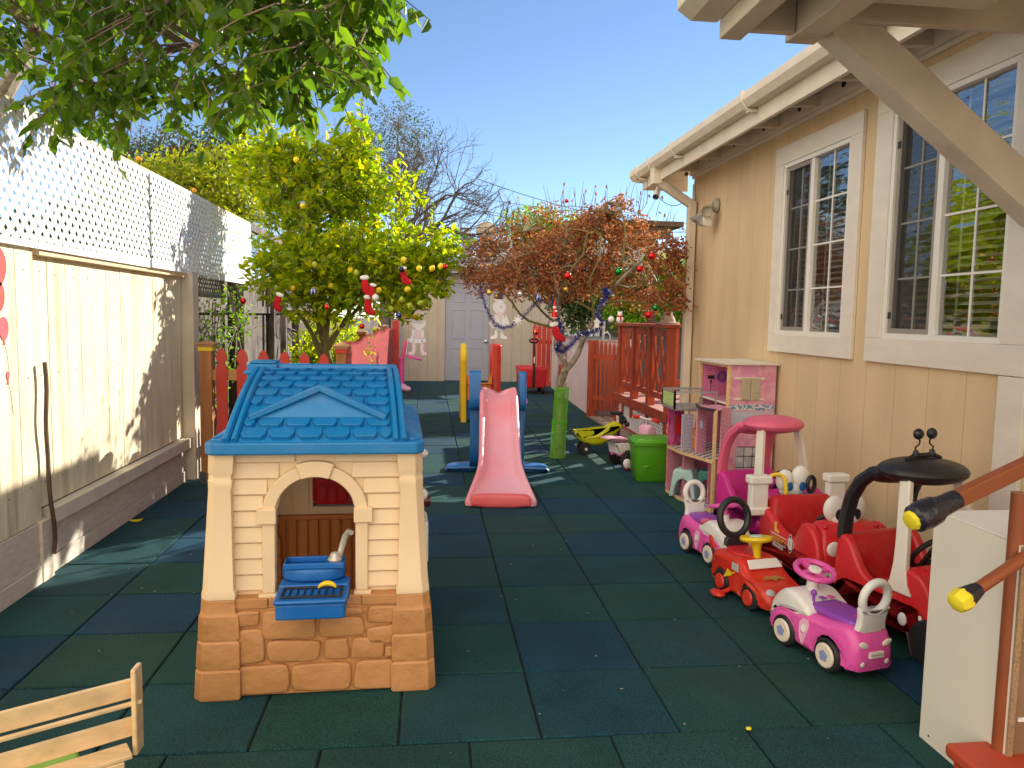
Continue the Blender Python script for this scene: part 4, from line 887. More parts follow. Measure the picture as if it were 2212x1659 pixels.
lp, la, ln_, ll = [], [], [], []; cl = []
def in_sun_gap(c):
    t2 = (c.x+2.09)/sdir.x; yf = c.y-sdir.y*t2; zf = c.z-sdir.z*t2; return 4.12 < yf < 4.78 or (yf < 5.85 and zf > .36)
tr_ = 0
while len(cl) < 1500 and tr_ < 40000:
    tr_ += 1
    x, y = random.uniform(995, 1490), random.uniform(420, 690)
    if not inside(x, y, shape): continue
    dens = .8 if y < 600 else .55
    if 1090 < x < 1200 and y > 620: dens = .2
    if x < 1110: dens *= .55
    if math.sin(x*.045)*math.sin(y*.06+x*.02) > .45: dens *= .25
    if random.random() > dens: continue
    ex = ((x-1245)/245)**2; dmax = .85*math.sqrt(max(.08, 1-ex)); c_ = mp(x, y, random.uniform(-dmax*.5, dmax*1.45))
    if not in_sun_gap(c_): cl.append(c_)
for c in cl:
    q = min(mtips, key=lambda a: (a-c).length_squared); dv = (c-q)
    if random.random() < .42: g.tube(bez(q, (q+c)/2+Vector((0, 0, .04)), c, 3), taper(4, .006, .0025), 3, cap=False)
    for i in range(random.randint(5, 9)):
        p = c+Vector((random.gauss(0, .045), random.gauss(0, .05), random.gauss(0, .035))); s = Vector((random.gauss(0, .8), random.gauss(0, .8), random.gauss(-.5, .6)))
        for j in range(2):
            lp.append(p); la.append(s+Vector((random.gauss(0, .5), random.gauss(0, .5), random.gauss(0, .3)))); ln_.append(rdir(1)[0]); ll.append(random.uniform(.026, .050))
mb = []
for i in range(75):   # bare upright shoots above the crown
    x = random.choice((random.uniform(1060, 1460), random.uniform(1180, 1400))); y = 500 if x < 1100 or x > 1420 else (465 if x < 1200 else 445); p = mp(x, y+random.uniform(-5, 30), random.uniform(-.5, .5)); h = random.uniform(.10, .33)
    a = Vector((random.gauss((x-1250)/900, .15), random.gauss(0, .1), 1)).normalized(); e = p+a*h; g.tube([p, p+a*h*.5+Vector((random.gauss(0, .008), 0, 0)), e], [.004, .003, .0015], 3, cap=False)
    if random.random() < .28: lp.append(e); la.append((random.gauss(0, .4), random.gauss(0, .4), -1)); ln_.append(rdir(1)[0]); ll.append(.05)
g.build('branches', M['olive'], mt, smooth=True, world=True)
leaves('crown', lp, la, ln_, ll, leafmat('dry maple leaf', [(.38, .13, .06), (.50, .20, .09), (.28, .09, .05), (.60, .30, .15), (.44, .18, .11), (.20, .06, .035)], .38, .6, 1.5, spec=.3), wid=.42, fold=.22, droop=.25, parent=mt)
# green mesh sleeve: two perforated sleeves
gm = mat('green garden mesh', (.30, .82, .04), .35, var=.2, transl=.5)
for z0, z1, r, xa_, xb_ in ((0.0, .39, .078, 1.372, 1.386), (.37, .735, .073, 1.386, 1.402)):
    g = G(); n = 34; rowsn = int((z1-z0)/.0155)
    for i in range(n):
        a = 2*pi*i/n; c0 = Vector((xa_, MY, z0)); c1 = Vector((xb_, MY, z1)); o_ = Vector((math.cos(a), math.sin(a), 0))*r
        g.tube([c0+o_, c1+o_], .0022, 3, cap=False)
    for j in range(rowsn+1):
        t = j/rowsn; c = Vector((xa_, MY, z0)).lerp(Vector((xb_, MY, z1)), t); g.ring(c, (0, 0, 1), r, .0024 if 0 < j < rowsn else .005, 26, 3)
    g.build('mesh_sleeve', gm, mt, world=True)

# --- bare tree far away, behind the lemon tree ---
random.seed(21)
bt = thing('bare_tree', 'bare dark tree with arching branches against the sky', 'tree', (-.4, 24, 0))
g = G(); tips = []; g.tube([(-1.4, 24, 0), (-1.3, 24, 1.6), (-1.25, 24, 3.0)], [.22, .19, .16], 8)
for a in ((.9, .1, .55), (.6, .2, .9), (.25, -.2, 1.0), (-.1, .2, 1.1), (-.6, 0, .9), (1.0, -.2, .25), (.75, .3, .4), (-.9, .2, .6), (.45, 0, .7), (-.35, -.2, 1.0), (.95, .1, .45), (.7, -.2, .75), (.3, .2, .6)):
    grow(g, Vector((-1.25, 24, random.uniform(2.3, 3.1))), Vector(a), random.uniform(1.55, 2.0), .085, 5, tips, .75, .03, (2, 4), 4, .71, .15, 5, .65)
g.build('trunk', M['darkbark'], bt, world=True)
# faint leafy tree behind it
random.seed(5)
def leafy(name, label, base, blobs, n, ls, m, bark='twig', th=.12, wid=.5, dens=1.0, cat='tree', group=None, fruit=None):
    t = thing(name, label, cat, base, 0, group); b = Vector(base); g = G(); top = Vector(blobs[0][0]); g.tube([b, b.lerp(top, .5)+Vector((.1, 0, 0)), top], [th, th*.7, th*.3], 7)
    pts = []
    for c, r in blobs:
        g.tube(bez(b.lerp(top, .45), (Vector(c)+b.lerp(top, .6))/2, Vector(c), 5), taper(6, th*.4, th*.1), 5, cap=False)
        vol = r[0]*r[1]*r[2]; k = int(n*vol/sum(q[1][0]*q[1][1]*q[1][2] for q in blobs))
        v = rdir(k)*(rng.random((k, 1))**.4); pts.append(np.array(c)+v*np.array(r))
        for i in range(0, k, max(1, k//60)): g.tube([Vector(c), Vector(pts[-1][i])], [th*.12, .006], 3, cap=False)
    pts = np.concatenate(pts); per = 6; N = len(pts)*per; P = np.repeat(pts, per, 0)+rng.normal(size=(N, 3))*ls*1.1
    g.build('trunk', M[bark], t, world=True)
    leaves('crown', P, rdir(N, .1), rdir(N, .8), rng.uniform(ls*.7, ls*1.3, N), m, wid=wid, parent=t)
    if fruit:
        for px, Y in fruit:
            p = PY(px[0], px[1], Y); g = G(); g.ell(p, (.042, .042, .040), 12, 8); g.build('orange', M['orangef'], t, smooth=True, world=True)
    return t
M['oleaf'] = leafmat('orange tree leaf', [(.16, .24, .008), (.36, .38, .010), (.24, .32, .010), (.44, .42, .02)], .45, .4, 1.6)
M['bleaf'] = leafmat('blue green leaf', [(.05, .10, .05), (.09, .14, .06), (.04, .08, .04)], .35, .5, 1.2)
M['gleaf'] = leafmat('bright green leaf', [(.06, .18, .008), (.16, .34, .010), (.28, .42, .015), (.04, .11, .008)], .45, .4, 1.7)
M['dleaf'] = leafmat('deep green leaf', [(.025, .06, .012), (.05, .10, .015), (.035, .08, .02)], .3, .4, 1.2)  # dark foliage greens of the bush and the boundary hedge
leafy('orange_tree', 'yellow green orange tree with ripe oranges rising behind the white lattice', (-3.6, 11.5, 0), [((-3.3, 11.5, 3.2), (.75, .7, .55)), ((-3.9, 11.5, 3.05), (.6, .6, .55)), ((-2.8, 11.5, 2.9), (.5, .6, .5)), ((-4.3, 11.3, 2.9), (.5, .5, .5)), ((-3.0, 11.6, 3.6), (.35, .4, .3))], 1500, .075, M['oleaf'],
      fruit=[((300, 344), 10.9), ((351, 399), 10.9), ((404, 415), 10.9), ((418, 412), 10.8), ((372, 420), 10.8)])
leafy('evergreen_tree', 'blue green evergreen tree far behind the orange tree', (-8.5, 26, 0), [((-7.9, 26, 6.3), (1.6, 1.2, 1.1)), ((-9.6, 26, 5.8), (1.5, 1.2, 1.0)), ((-6.4, 26, 6.6), (1.2, 1, .9)), ((-5.2, 26, 6.0), (1.2, 1, 1.0))], 1500, .12, M['bleaf'], 'darkbark', .2)
leafy('hazy_tree', 'tall thin crowned grey green tree behind the bare tree', (-1.4, 30, 0), [((-1.2, 30, 8.6), (1.4, 1.2, 1.1)), ((-.4, 30, 7.6), (1.2, 1, 1.2)), ((-2.4, 30, 7.6), (1.3, 1, 1.2)), ((-1.2, 30, 6.4), (1.6, 1, 1.1))], 700, .09, M['bleaf'], 'twig', .06)
leafy('garden_shrub', 'bright green shrub behind the deck railing', (4.6, 12.6, 0), [((4.2, 12.7, 2.0), (.7, .3, .6)), ((4.9, 12.7, 1.9), (.6, .3, .6)), ((3.4, 12.8, 1.75), (.6, .3, .45))], 1300, .075, M['gleaf'], 'olive', .05, cat='shrub')
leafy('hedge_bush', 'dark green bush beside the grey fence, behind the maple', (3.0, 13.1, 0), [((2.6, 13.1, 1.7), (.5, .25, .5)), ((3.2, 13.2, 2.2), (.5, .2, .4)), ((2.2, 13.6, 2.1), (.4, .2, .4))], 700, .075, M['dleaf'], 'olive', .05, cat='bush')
leafy('round_tree', 'rounded green tree behind the top of the brown maple', (2.6, 20, 0), [((2.7, 20, 3.75), (.75, .6, .55)), ((3.6, 20, 3.7), (.8, .6, .5))], 420, .10, M['gleaf'], 'darkbark', .15)
leafy('strip_shrub', 'leafy plant growing behind the red picket run', (-1.25, 8.9, 0), [((-1.2, 8.9, .95), (.35, .4, .45)), ((-1.0, 9.6, 1.0), (.25, .5, .35))], 420, .06, M['lleaf'], 'olive', .03, cat='shrub')
leafy('fence_vine', 'thin leafed climbing vine on the old fence beside the cream fence', (-2.1, 7.6, 0), [((-2.05, 7.6, 1.1), (.12, .5, .7)), ((-2.0, 8.3, 1.3), (.12, .4, .5))], 90, .05, M['gleaf'], 'twig', .02, cat='vine')
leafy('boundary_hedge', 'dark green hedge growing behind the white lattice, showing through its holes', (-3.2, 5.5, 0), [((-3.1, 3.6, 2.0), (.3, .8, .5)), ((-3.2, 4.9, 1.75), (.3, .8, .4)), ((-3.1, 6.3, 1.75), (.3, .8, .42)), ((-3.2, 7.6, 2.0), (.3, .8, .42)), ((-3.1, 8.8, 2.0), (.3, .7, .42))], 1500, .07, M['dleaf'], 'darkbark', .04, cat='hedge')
# grey tangle of twigs
tg = thing('twiggy_shrub', 'grey leafless tangle of twigs rising between the orange tree and the lemon tree', 'shrub', (-2.6, 12.4, 0))
g = G(); tips = []; random.seed(9)
for i in range(26): grow(g, Vector((-2.9+random.uniform(-.6, 1.3), 12.4+random.uniform(-.3, .3), random.uniform(.8, 2.0))), Vector((random.gauss(0, .6), random.gauss(0, .3), 1)), .75, .018, 4, tips, 1.2, -.02, (2, 3), 3, .78, .3, 4, .62)
g.build('branches', M['twig'], tg, world=True)
vb = thing('bare_shrub', 'pale bare stems standing behind the red picket run', 'shrub', (-1.1, 10.4, 0))
g = G(); tips = []
for i in range(9): grow(g, Vector((-1.15+random.uniform(-.15, .15), 10.4+random.uniform(-.9, .9), .2)), Vector((random.gauss(0, .15), random.gauss(0, .15), 1)), .62, .014, 3, tips, .5, .05, (2, 2), 3, .7, .15, 4)
g.build('branches', M['bark2'], vb, world=True)
fw_ = thing('sparse_tree', 'sparse twigs with small red buds behind the gap in the overhanging leaves', 'tree', (-5.4, 13, 0))
g = G(); tips = []; random.seed(3)
g.tube([(-5.4, 13, 0), (-5.2, 13, 2.8)], [.1, .06], 6)
for a in ((.5, 0, .8), (.9, 0, .35), (0, 0, 1), (-.5, 0, .8), (.75, .1, .6)): grow(g, Vector((-5.2, 13, 2.7)), Vector(a), .95, .03, 4, tips, .7, .02, (2, 3), 4, .74, .18, 4)
g.build('trunk', M['darkbark'], fw_, world=True)
k = np.array([list(t[0]) for t in tips]); leaves('crown', k, rdir(len(k)), rdir(len(k)), np.full(len(k), .05), leafmat('red bud', [(.4, .06, .03), (.3, .1, .04)], .3), parent=fw_)
# ================= playhouse =================
random.seed(11)
ph_ = thing('playhouse', 'plastic playhouse with blue shingle roof, cream walls, arched window and brown stone base', 'playhouse', (-.412, 2.90, 0), R(2.2))
# local: x right, y back, z up; front wall at y=0
HWB, HWT, DP = .437, .385, 1.10       # half widths bottom/top, depth
def hw(z): return HWB+(HWT+.012-HWB)*min(1, z/.95)
def archpts(cx, hwid, z0, zs, zt, n=14): return [(cx-hwid, z0), (cx+hwid, z0)]+[(cx+hwid*math.cos(pi*i/n), zs+(zt-zs)*math.sin(pi*i/n)) for i in range(n+1)]
AX, AH, AZ0, AZS, AZT = -.008, .150, .345, .70, .845
# front wall as columns of quads round the arch opening
def frontwall(g, y0, y1, z0, z1, hole):
    n = 15; cx, h, hz0, zs, zt = hole
    def bt(x): return zs+(zt-zs)*math.sqrt(max(0, 1-((x-cx)/h)**2))
    def q(xa, xb, za0, zb0, za1, zb1):
        g.add([(xa, y0, za0), (xb, y0, zb0), (xb, y1, zb0), (xa, y1, za0), (xa, y0, za1), (xb, y0, zb1), (xb, y1, zb1), (xa, y1, za1)], [(0, 3, 2, 1), (4, 5, 6, 7), (0, 1, 5, 4), (1, 2, 6, 5), (2, 3, 7, 6), (3, 0, 4, 7)])
    g.add([(-hw(z0)+.05, y0, z0), (cx-h, y0, z0), (cx-h, y0, z1), (-hw(z1)+.05, y0, z1), (-hw(z0)+.05, y1, z0), (cx-h, y1, z0), (cx-h, y1, z1), (-hw(z1)+.05, y1, z1)], [(0, 1, 2, 3), (7, 6, 5, 4), (0, 4, 5, 1), (1, 5, 6, 2), (2, 6, 7, 3), (3, 7, 4, 0)])
    g.add([(cx+h, y0, z0), (hw(z0)-.05, y0, z0), (hw(z1)-.05, y0, z1), (cx+h, y0, z1), (cx+h, y1, z0), (hw(z0)-.05, y1, z0), (hw(z1)-.05, y1, z1), (cx+h, y1, z1)], [(0, 1, 2, 3), (7, 6, 5, 4), (0, 4, 5, 1), (1, 5, 6, 2), (2, 6, 7, 3), (3, 7, 4, 0)])
    for i in range(n):
        a, b = cx-h+2*h*i/n, cx-h+2*h*(i+1)/n; q(a, b, bt(a), bt(b), z1, z1)
        if hz0 > z0: q(a, b, z0, z0, hz0, hz0)
g = G(); frontwall(g, .035, .06, .385, .945, (AX, AH, .385, AZS, AZT))
wl = g.build('wall', M['pcream'], ph_)
# clapboards as separate lapped boards on the wall (one mesh, pattern of the wall)
for sx in (-1, 1):
  g = G(); z = .402
  while z < .93:
    z1_ = min(z+.062, .943)
    if 1:
        zm = z+.03; inner = AH+.045 if z < AZS-.02 else None
        if inner is None:
            t_ = (min(z, AZT+.03)-AZS)/(AZT+.045-AZS); inner = (AH+.045)*math.sqrt(max(0, 1-t_*t_)) if t_ < 1 else 0
        x0 = AX+sx*inner if inner else 0; x1 = sx*(hw(zm)-.06)
        if abs(x1-x0) > .02: g.add([(x0, .020, z+.003), (x1, .020, z+.003), (x1, .030, z1_-.002), (x0, .030, z1_-.002), (x0, .036, z+.003), (x1, .036, z+.003), (x1, .036, z1_-.002), (x0, .036, z1_-.002)], [(0, 1, 2, 3), (7, 6, 5, 4), (0, 4, 5, 1), (1, 5, 6, 2), (2, 6, 7, 3), (3, 7, 4, 0)])
    z += .062
  g.build('clapboards', M['pcream'], wl, bevel=.003)
# corner pillars (cream): tapered with cap band, chamfered
def pillar(sx, yb, sy, m, zs, name, par, bev=.008):
    g = G(); rings = []
    for z, w in zs:
        xo = sx*hw(z)-sx*0; xo += sx*(w-.10)*.25; xi = xo-sx*w; yo = yb-sy*(.014+(w-.10)*.42); yi = yo+sy*w; c = .028
        r = [(xi, yo, z), (xo-sx*c, yo, z), (xo, yo+sy*c, z), (xo, yi, z), (xi, yi, z)]; rings += r
    K = len(zs); n = 5; fs = [(i*n+j, i*n+(j+1) % n, (i+1)*n+(j+1) % n, (i+1)*n+j) for i in range(K-1) for j in range(n)]+[tuple(range(n)), tuple(range((K-1)*n, K*n))]
    g.add(rings, fs); return g.build(name, m, par, bevel=bev)
PZS = [(.385, .128), (.41, .128), (.42, .118), (.80, .088), (.815, .092), (.835, .094), (.84, .088), (.858, .088), (.868, .097), (.945, .097)]
for sx in (-1, 1): pillar(sx, .0, 1, M['pcream'], PZS, 'corner_pillar', ph_, .004); pillar(sx, DP, -1, M['pcream'], PZS, 'corner_pillar', ph_, .004)
for yb, sy in ((0, 1), (DP, -1)):
    for sx in (-1, 1):
        zz = [(.0, .165), (.012, .175), (.112, .170), (.12, .158), (.13, .168), (.222, .160), (.23, .148), (.24, .158), (.325, .150), (.332, .138), (.34, .132), (.385, .130)]
        pillar(sx, yb, sy, M['pbrown'], zz, 'stone_pillar', ph_, .004)
# stone base front: panel and irregular stones
g = G(); g.boxp((-.36, -.008, .0), (.36, .055, .345)); g.boxp((-.36, -.016, .345), (AX-.175, .055, .384)); g.boxp((AX+.175, -.016, .345), (.36, .055, .384)); g.boxp((AX-.175, -.010, .345), (AX+.175, .055, .384))
bs = g.build('stone_base', M['pbrown'], ph_, bevel=.004)
stones = [(-.345, .01, -.115, .125), (-.105, .01, .135, .122), (.145, .01, .345, .125), (-.345, .135, -.205, .265), (-.345, .275, -.225, .338), (-.195, .135, .015, .215), (.025, .132, .125, .215), (.135, .135, .265, .215), (.275, .132, .345, .18), (-.215, .225, -.005, .338), (.005, .225, .185, .30), (.195, .19, .345, .262), (.195, .272, .345, .338), (.005, .31, .185, .338)]
g = G()
for a, z0, b, z1 in stones:
    a *= .95; b *= .95
    p = [(a, z0), (b, z0), (b, z1), (a, z1)]; p = [(x+random.uniform(-.006, .006), z+random.uniform(-.004, .004)) for x, z in p]; q_ = .16; p = [(p[i][0]+(p[j][0]-p[i][0])*f_, p[i][1]+(p[j][1]-p[i][1])*f_) for i, j, f_ in ((0, 1, .1), (0, 1, .5), (0, 1, .9), (1, 2, .12), (1, 2, .88), (2, 3, .1), (2, 3, .45), (2, 3, .9), (3, 0, .12), (3, 0, .88))]; p = [(a_+random.uniform(-.003, .003), b_+random.uniform(-.003, .003)) for a_, b_ in p]; p = smooth_poly(p, 1); g.pillow(p, 'XZ', -.026, .02, .009)
g.build('stones', M['pbrown'], bs, smooth=True)
# arched window surround
g = G(); n = 16
def archseg(g, r0, a0, a1, y0, y1, n=10, gr=.048):
    P = [(AX+(AH+gr)*math.cos(R(a)), AZS+(AZT-AZS+gr)*math.sin(R(a))) for a in [a0+(a1-a0)*i/n for i in range(n+1)]]
    Q = [(AX+(AH)*math.cos(R(a)), AZS+(AZT-AZS)*math.sin(R(a))) for a in [a1+(a0-a1)*i/n for i in range(n+1)]]
    g.ext(P+Q, 'XZ', y0, y1)
archseg(g, 0, 4, 176, .008, .034, 24); archseg(g, 0, 70, 110, -.004, .0345, 8, .062)
for sx in (-1, 1):
    xi = AX+sx*AH; g.boxp((xi, .010, .395), (xi+sx*.048, .034, .665)); g.boxp((xi-sx*.006, -.002, .665), (xi+sx*.066, .0346, .725)); g.boxp((xi-sx*.006, -.004, .335), (xi+sx*.062, .0348, .395))
sr = g.build('window_surround', M['pcream'], wl, bevel=.005)
# side and back walls
g = G()
for sx in (-1, 1):
    xo = sx*(.385); xi = xo-sx*.02
    g.boxp((xo, .1, .385), (xi, .40, .945)); g.boxp((xo, .72, .385), (xi, 1.0, .945)); g.boxp((xo, .4, .80), (xi, .72, .945))
g.build('side_wall', M['pcream'], ph_, bevel=.003)
g = G()
for sx in (-1, 1):
    xo = sx*(.405); g.boxp((xo, .1, 0), (xo-sx*.03, .40, .384)); g.boxp((xo, .72, 0), (xo-sx*.03, 1.0, .384))
g.build('stone_base', M['pbrown'], ph_, bevel=.004)
g = G(); g.boxp((-.33, 1.04, .43), (-.13, 1.06, .945)); g.boxp((-.13, 1.04, .80), (.22, 1.06, .945)); g.boxp((.22, 1.04, .43), (.33, 1.06, .945)); g.boxp((-.13, 1.04, .43), (.22, 1.06, .468))
for x in (-.24, -.16): g.boxp((x, 1.032, .44), (x+.012, 1.042, .94))
g.build('back_wall', M['pcream'], ph_, bevel=.003)
g = G(); g.boxp((-.34, 1.045, .0), (.34, 1.07, .429))
for i in range(12): g.boxp((-.31+i*.055, 1.032, .02), (-.31+i*.055+.044, 1.046, .415))
g.boxp((-.34, 1.02, .405), (.34, 1.05, .429)); g.build('back_base', M['pbrown2'], ph_, bevel=.004)
g = G(); ct = [(-.11, .470), (.050, .470), (.050, .80), (-.140, .80), (-.140, .52), (-.132, .49)]; g.pillow(ct, 'XZ', 1.072, 1.09, .006); ct = [(.056, .470), (.22, .470), (.22, .80), (.056, .80)]; g.pillow(ct, 'XZ', 1.072, 1.09, .006)
for x in (-.10, -.05, .0, .07, .12, .17):
    g.boxp((x, 1.066, .49), (x+.035, 1.072, .57)); g.boxp((x, 1.066, .60), (x+.035, 1.072, .71))
g.build('shutter', M['redin'], ph_, bevel=.002)
g = G(); g.boxp((-.36, .05, .0), (.36, 1.05, .02)); g.build('floor_panel', M['pbrown2'], ph_)
# right side fittings seen edge on
for z, r in ((.905, .014), (.735, .020)):
    g = G(); g.ell((.40, .16, z), (.026, .03, r*1.3), 12, 8); g.build('bell', M['white'], ph_, smooth=True)
g = G(); g.lathe([(.03, 0), (.03, .02), (.024, .035), (.024, .04)], (.402, .30, .675), (1, 0, 0), n=18); g.build('door_bell', mat('dark maroon plastic', (.10, .01, .01), .25), ph_, smooth=True)
g = G(); g.boxp((.402, .22, .42), (.432, .42, .60)); g.build('mailbox', M['white'], ph_, bevel=.012)
# roof: eave ring, side skirts, steep front and back slopes, shingles
g = G(); ez0, ez1 = .938, .985
rp_ = [(-.402, -.015), (-.374, -.04), (.374, -.04), (.402, -.015), (.402, DP+.02), (.374, DP+.05), (-.374, DP+.05), (-.402, DP+.02)]
g.ext(rp_, 'XY', ez0, ez1); rf = g.build('roof', M['pblue'], ph_, bevel=.008)
RXH, RZT, RY0, RYR = .328, 1.225, -.025, .50   # half width of the steep roof, ridge height, front foot, ridge
def rp2(x, t, o=0):   # point on the front slope, t 0..1 bottom to ridge
    y = RY0+(RYR-RY0)*t; z = ez1+(RZT-ez1)*math.sin(t*pi/2*.92)/math.sin(pi/2*.92); ny, nz = -.45, .85
    return (x*(1-.12*t), y+ny*o, z+nz*o)
g = G(); n = 12
for back in (0, 1):
    vs = []
    for i in range(n+1):
        for x in (-RXH, RXH):
            p = rp2(x, i/n); p = (p[0], (2*RYR-p[1]) if back else p[1], p[2]); vs.append(p)
    g.add(vs, [(2*i, 2*i+1, 2*i+3, 2*i+2) for i in range(n)])
for sx in (-1, 1):   # gable ends
    P = [rp2(sx*RXH, i/n) for i in range(n+1)]; Q = [(p[0], 2*RYR-p[1], p[2]) for p in reversed(P[:-1])]; g.add(P+Q, [tuple(range(len(P+Q)))])
g.build('steep_roof', M['pblue'], rf, smooth=True)
g = G()
for sx in (-1, 1):   # raised barge ribs along the slope
    for x in (RXH-.002, RXH-.032):
        g.tube([rp2(sx*x, i/12, .008) for i in range(13)], .013, 6, cap=True)
g.tube([(-RXH*.88, RYR, RZT+.002), (RXH*.88, RYR, RZT+.002)], .018, 8)
g.build('roof_ribs', M['pblue'], rf, smooth=True)
g = G(); rows_ = 9
for r in range(rows_):
    t0, t1 = .015+r*.104, .015+(r+1)*.104+.01; w = .103; off = (r % 2)*w/2
    x = -RXH+.045-off
    while x < RXH-.05:
        a, b = max(x+.007, -RXH+.05), min(x+w-.007, RXH-.05)
        if b-a > .028:
            # skip shingles under the little gable
            zc = (t0+t1)/2; xc = (a+b)/2
            c = .012
            o1, o0 = .020, .004
            P = [rp2(a+c, t0, o1), rp2(b-c, t0, o1), rp2(b, t0+.025, o1), rp2(b, t1, o0), rp2(a, t1, o0), rp2(a, t0+.025, o1)]
            B = [rp2(a+c, t0, -.004), rp2(b-c, t0, -.004), rp2(b, t0+.025, -.004), rp2(b, t1, -.004), rp2(a, t1, -.004), rp2(a, t0+.025, -.004)]
            g.add(P+B, [tuple(range(6))]+[((i+1) % 6, i, i+6, (i+1) % 6+6) for i in range(6)])
        x += w
g.build('shingles', M['pblue'], rf, bevel=.003)
g = G(); T0, T1 = .20, .56; ap = rp2(-.0, T1, .02); bl = rp2(-.235, T0, .012); br = rp2(.235, T0, .012); yf = min(bl[1], br[1])-.012
# dormer: triangular relief
g.add([(-.235, bl[1], bl[2]+.002), (.235, br[1], br[2]+.002), (0, bl[1]+.06, ap[2]-.012), (-.25, bl[1]+.01, bl[2]-.03), (.25, br[1]+.01, br[2]-.03), (0, ap[1]+.05, ap[2]-.01)], [(0, 1, 2), (0, 2, 5, 3), (1, 4, 5, 2), (0, 3, 4, 1)])
g.beam((-.258, bl[1]-.006, bl[2]+.0), (.004, bl[1]+.05, ap[2]-.0), .03, .024); g.beam((.258, br[1]-.006, br[2]+.0), (-.004, br[1]+.05, ap[2]-.0), .03, .024)
g.build('dormer', M['pblue'], rf, bevel=.004)
for sx in (-1, 1):   # ribbed side skirts
    g = G(); 
    for i in range(13):
        y = .10+i*.072; g.add([(sx*.320, y, 1.02), (sx*.396, y, .986), (sx*.396, y+.060, .986), (sx*.320, y+.060, 1.02), (sx*.320, y, .98), (sx*.396, y, .975), (sx*.396, y+.060, .975), (sx*.320, y+.060, .98)], [(0, 3, 2, 1), (4, 5, 6, 7), (0, 1, 5, 4), (1, 2, 6, 5), (2, 3, 7, 6), (3, 0, 4, 7)])
    g.build('side_skirt', M['pblue'], rf, bevel=.004)
    g = G(); g.ring((sx*.358, .035, .987), (0, 0, 1), .024, .006, 18, 6); g.build('socket', M['pblue'], rf, smooth=True)
g = G(); g.boxp((-.335, RYR-.06, 1.02), (-.21, RYR+.10, 1.245)); g.boxp((-.345, RYR-.07, 1.20), (-.20, RYR+.11, 1.218)); g.boxp((-.325, RYR-.05, 1.246), (-.22, RYR+.09, 1.256)); g.build('chimney', M['pblue'], rf, bevel=.008)
# sink and grill shelf
g = G(); g.M = Matrix.Translation((-.004, 0, .038)); g.boxp((-.13, -.165, .315), (.118, -.03, .375)); g.boxp((-.137, -.175, .375), (.125, -.03, .392)); g.boxp((-.137, -.03, .335), (.125, .06, .40)); sk = g.build('grill_shelf', M['cap'], ph_, bevel=.010)
g = G(); g.M = Matrix.Translation((-.004, -.006, .038)); g.boxp((-.115, -.145, .3925), (.105, -.135, .400)); g.boxp((-.115, -.050, .3925), (.105, -.040, .400)); g.boxp((-.115, -.135, .3925), (-.105, -.05, .400)); g.boxp((.095, -.135, .3925), (.105, -.05, .400))
for i in range(7): g.boxp((-.088+i*.026, -.134, .3925), (-.082+i*.026, -.05, .3985))
g.build('grill', M['black'], sk, bevel=.002)
g = G(); pl = smooth_poly([(-.125, -.015), (.115, -.015), (.115, .13), (.04, .17), (-.05, .17), (-.125, .13)], 2); g.M = Matrix.Translation((-.012, 0, .036)); g.pillow(pl, 'XY', .405, .455, .012)
sn = g.build('sink', M['cap'], ph_, smooth=True)
g = G(); g.M = Matrix.Translation((-.012, 0, .036)); g.boxp((-.115, -.012, .4555), (.112, -.004, .478)); g.boxp((-.115, .075, .4555), (.112, .083, .478)); g.boxp((-.115, -.004, .4555), (-.105, .075, .478)); g.boxp((.040, -.004, .4555), (.050, .075, .478)); g.boxp((.050, -.004, .4555), (.112, .075, .472)); g.build('basin_rim', M['cap'], sn, bevel=.005)
fc = mat('pearl grey faucet', (.55, .52, .46), .25, .3)
g = G(); g.M = Matrix.Translation((-.012, 0, .036)); g.lathe([(.026, 0), (.028, .008), (.02, .02), (.017, .03), (.012, .034), (.008, .036)], (.075, .03, .473), n=18); g.tube([(.088, .045, .478), (.10, .05, .52), (.112, .055, .56), (.128, .04, .585), (.138, .02, .585)], [.012, .013, .013, .012, .010], 10); g.build('faucet', fc, sn, smooth=True)
g = G(); g.boxp((-.17, -.004, .335), (.18, .03, .344)); g.build('sill', M['pcream'], wl)
# banana shaped toy on the grill
g = G(); g.tube([Vector((.0+.035*math.cos(a)+.055, -.12+.0*a, .444+.030*math.sin(a))) for a in [R(25+i*13) for i in range(11)]], [.003, .006, .008, .009, .0095, .0095, .009, .008, .007, .005, .003], 8)
g.M = None; o = g.build('toy_banana', M['yellow'], smooth=True); o.location = (-.42, 2.90, 0); o.rotation_euler = (0, 0, R(2.2)); tag(o, 'small yellow banana shaped toy lying on the black grill of the playhouse', 'toy')

# toy behind the playhouse with cyan and pink top
tt = thing('toy_kitchen', 'toy with curved cyan and pink top, just showing above the blue playhouse roof', 'toy', (-.95, 5.95, 0))
g = G(); g.pillow(smooth_poly([(-.25, 0), (.25, 0), (.23, .9), (.1, 1.0), (-.15, 1.01), (-.25, .9)], 2), 'XZ', -.14, .14, .03); g.build('body', M['palepink'], tt, smooth=True)
g = G(); g.ell((-.03, 0, 1.03), (.24, .15, .05), 20, 10); g.build('top', M['cyan'], tt, smooth=True)
g = G(); g.ell((.17, 0, 1.01), (.12, .14, .05), 20, 10); g.build('knob', M['pink'], tt, smooth=True)

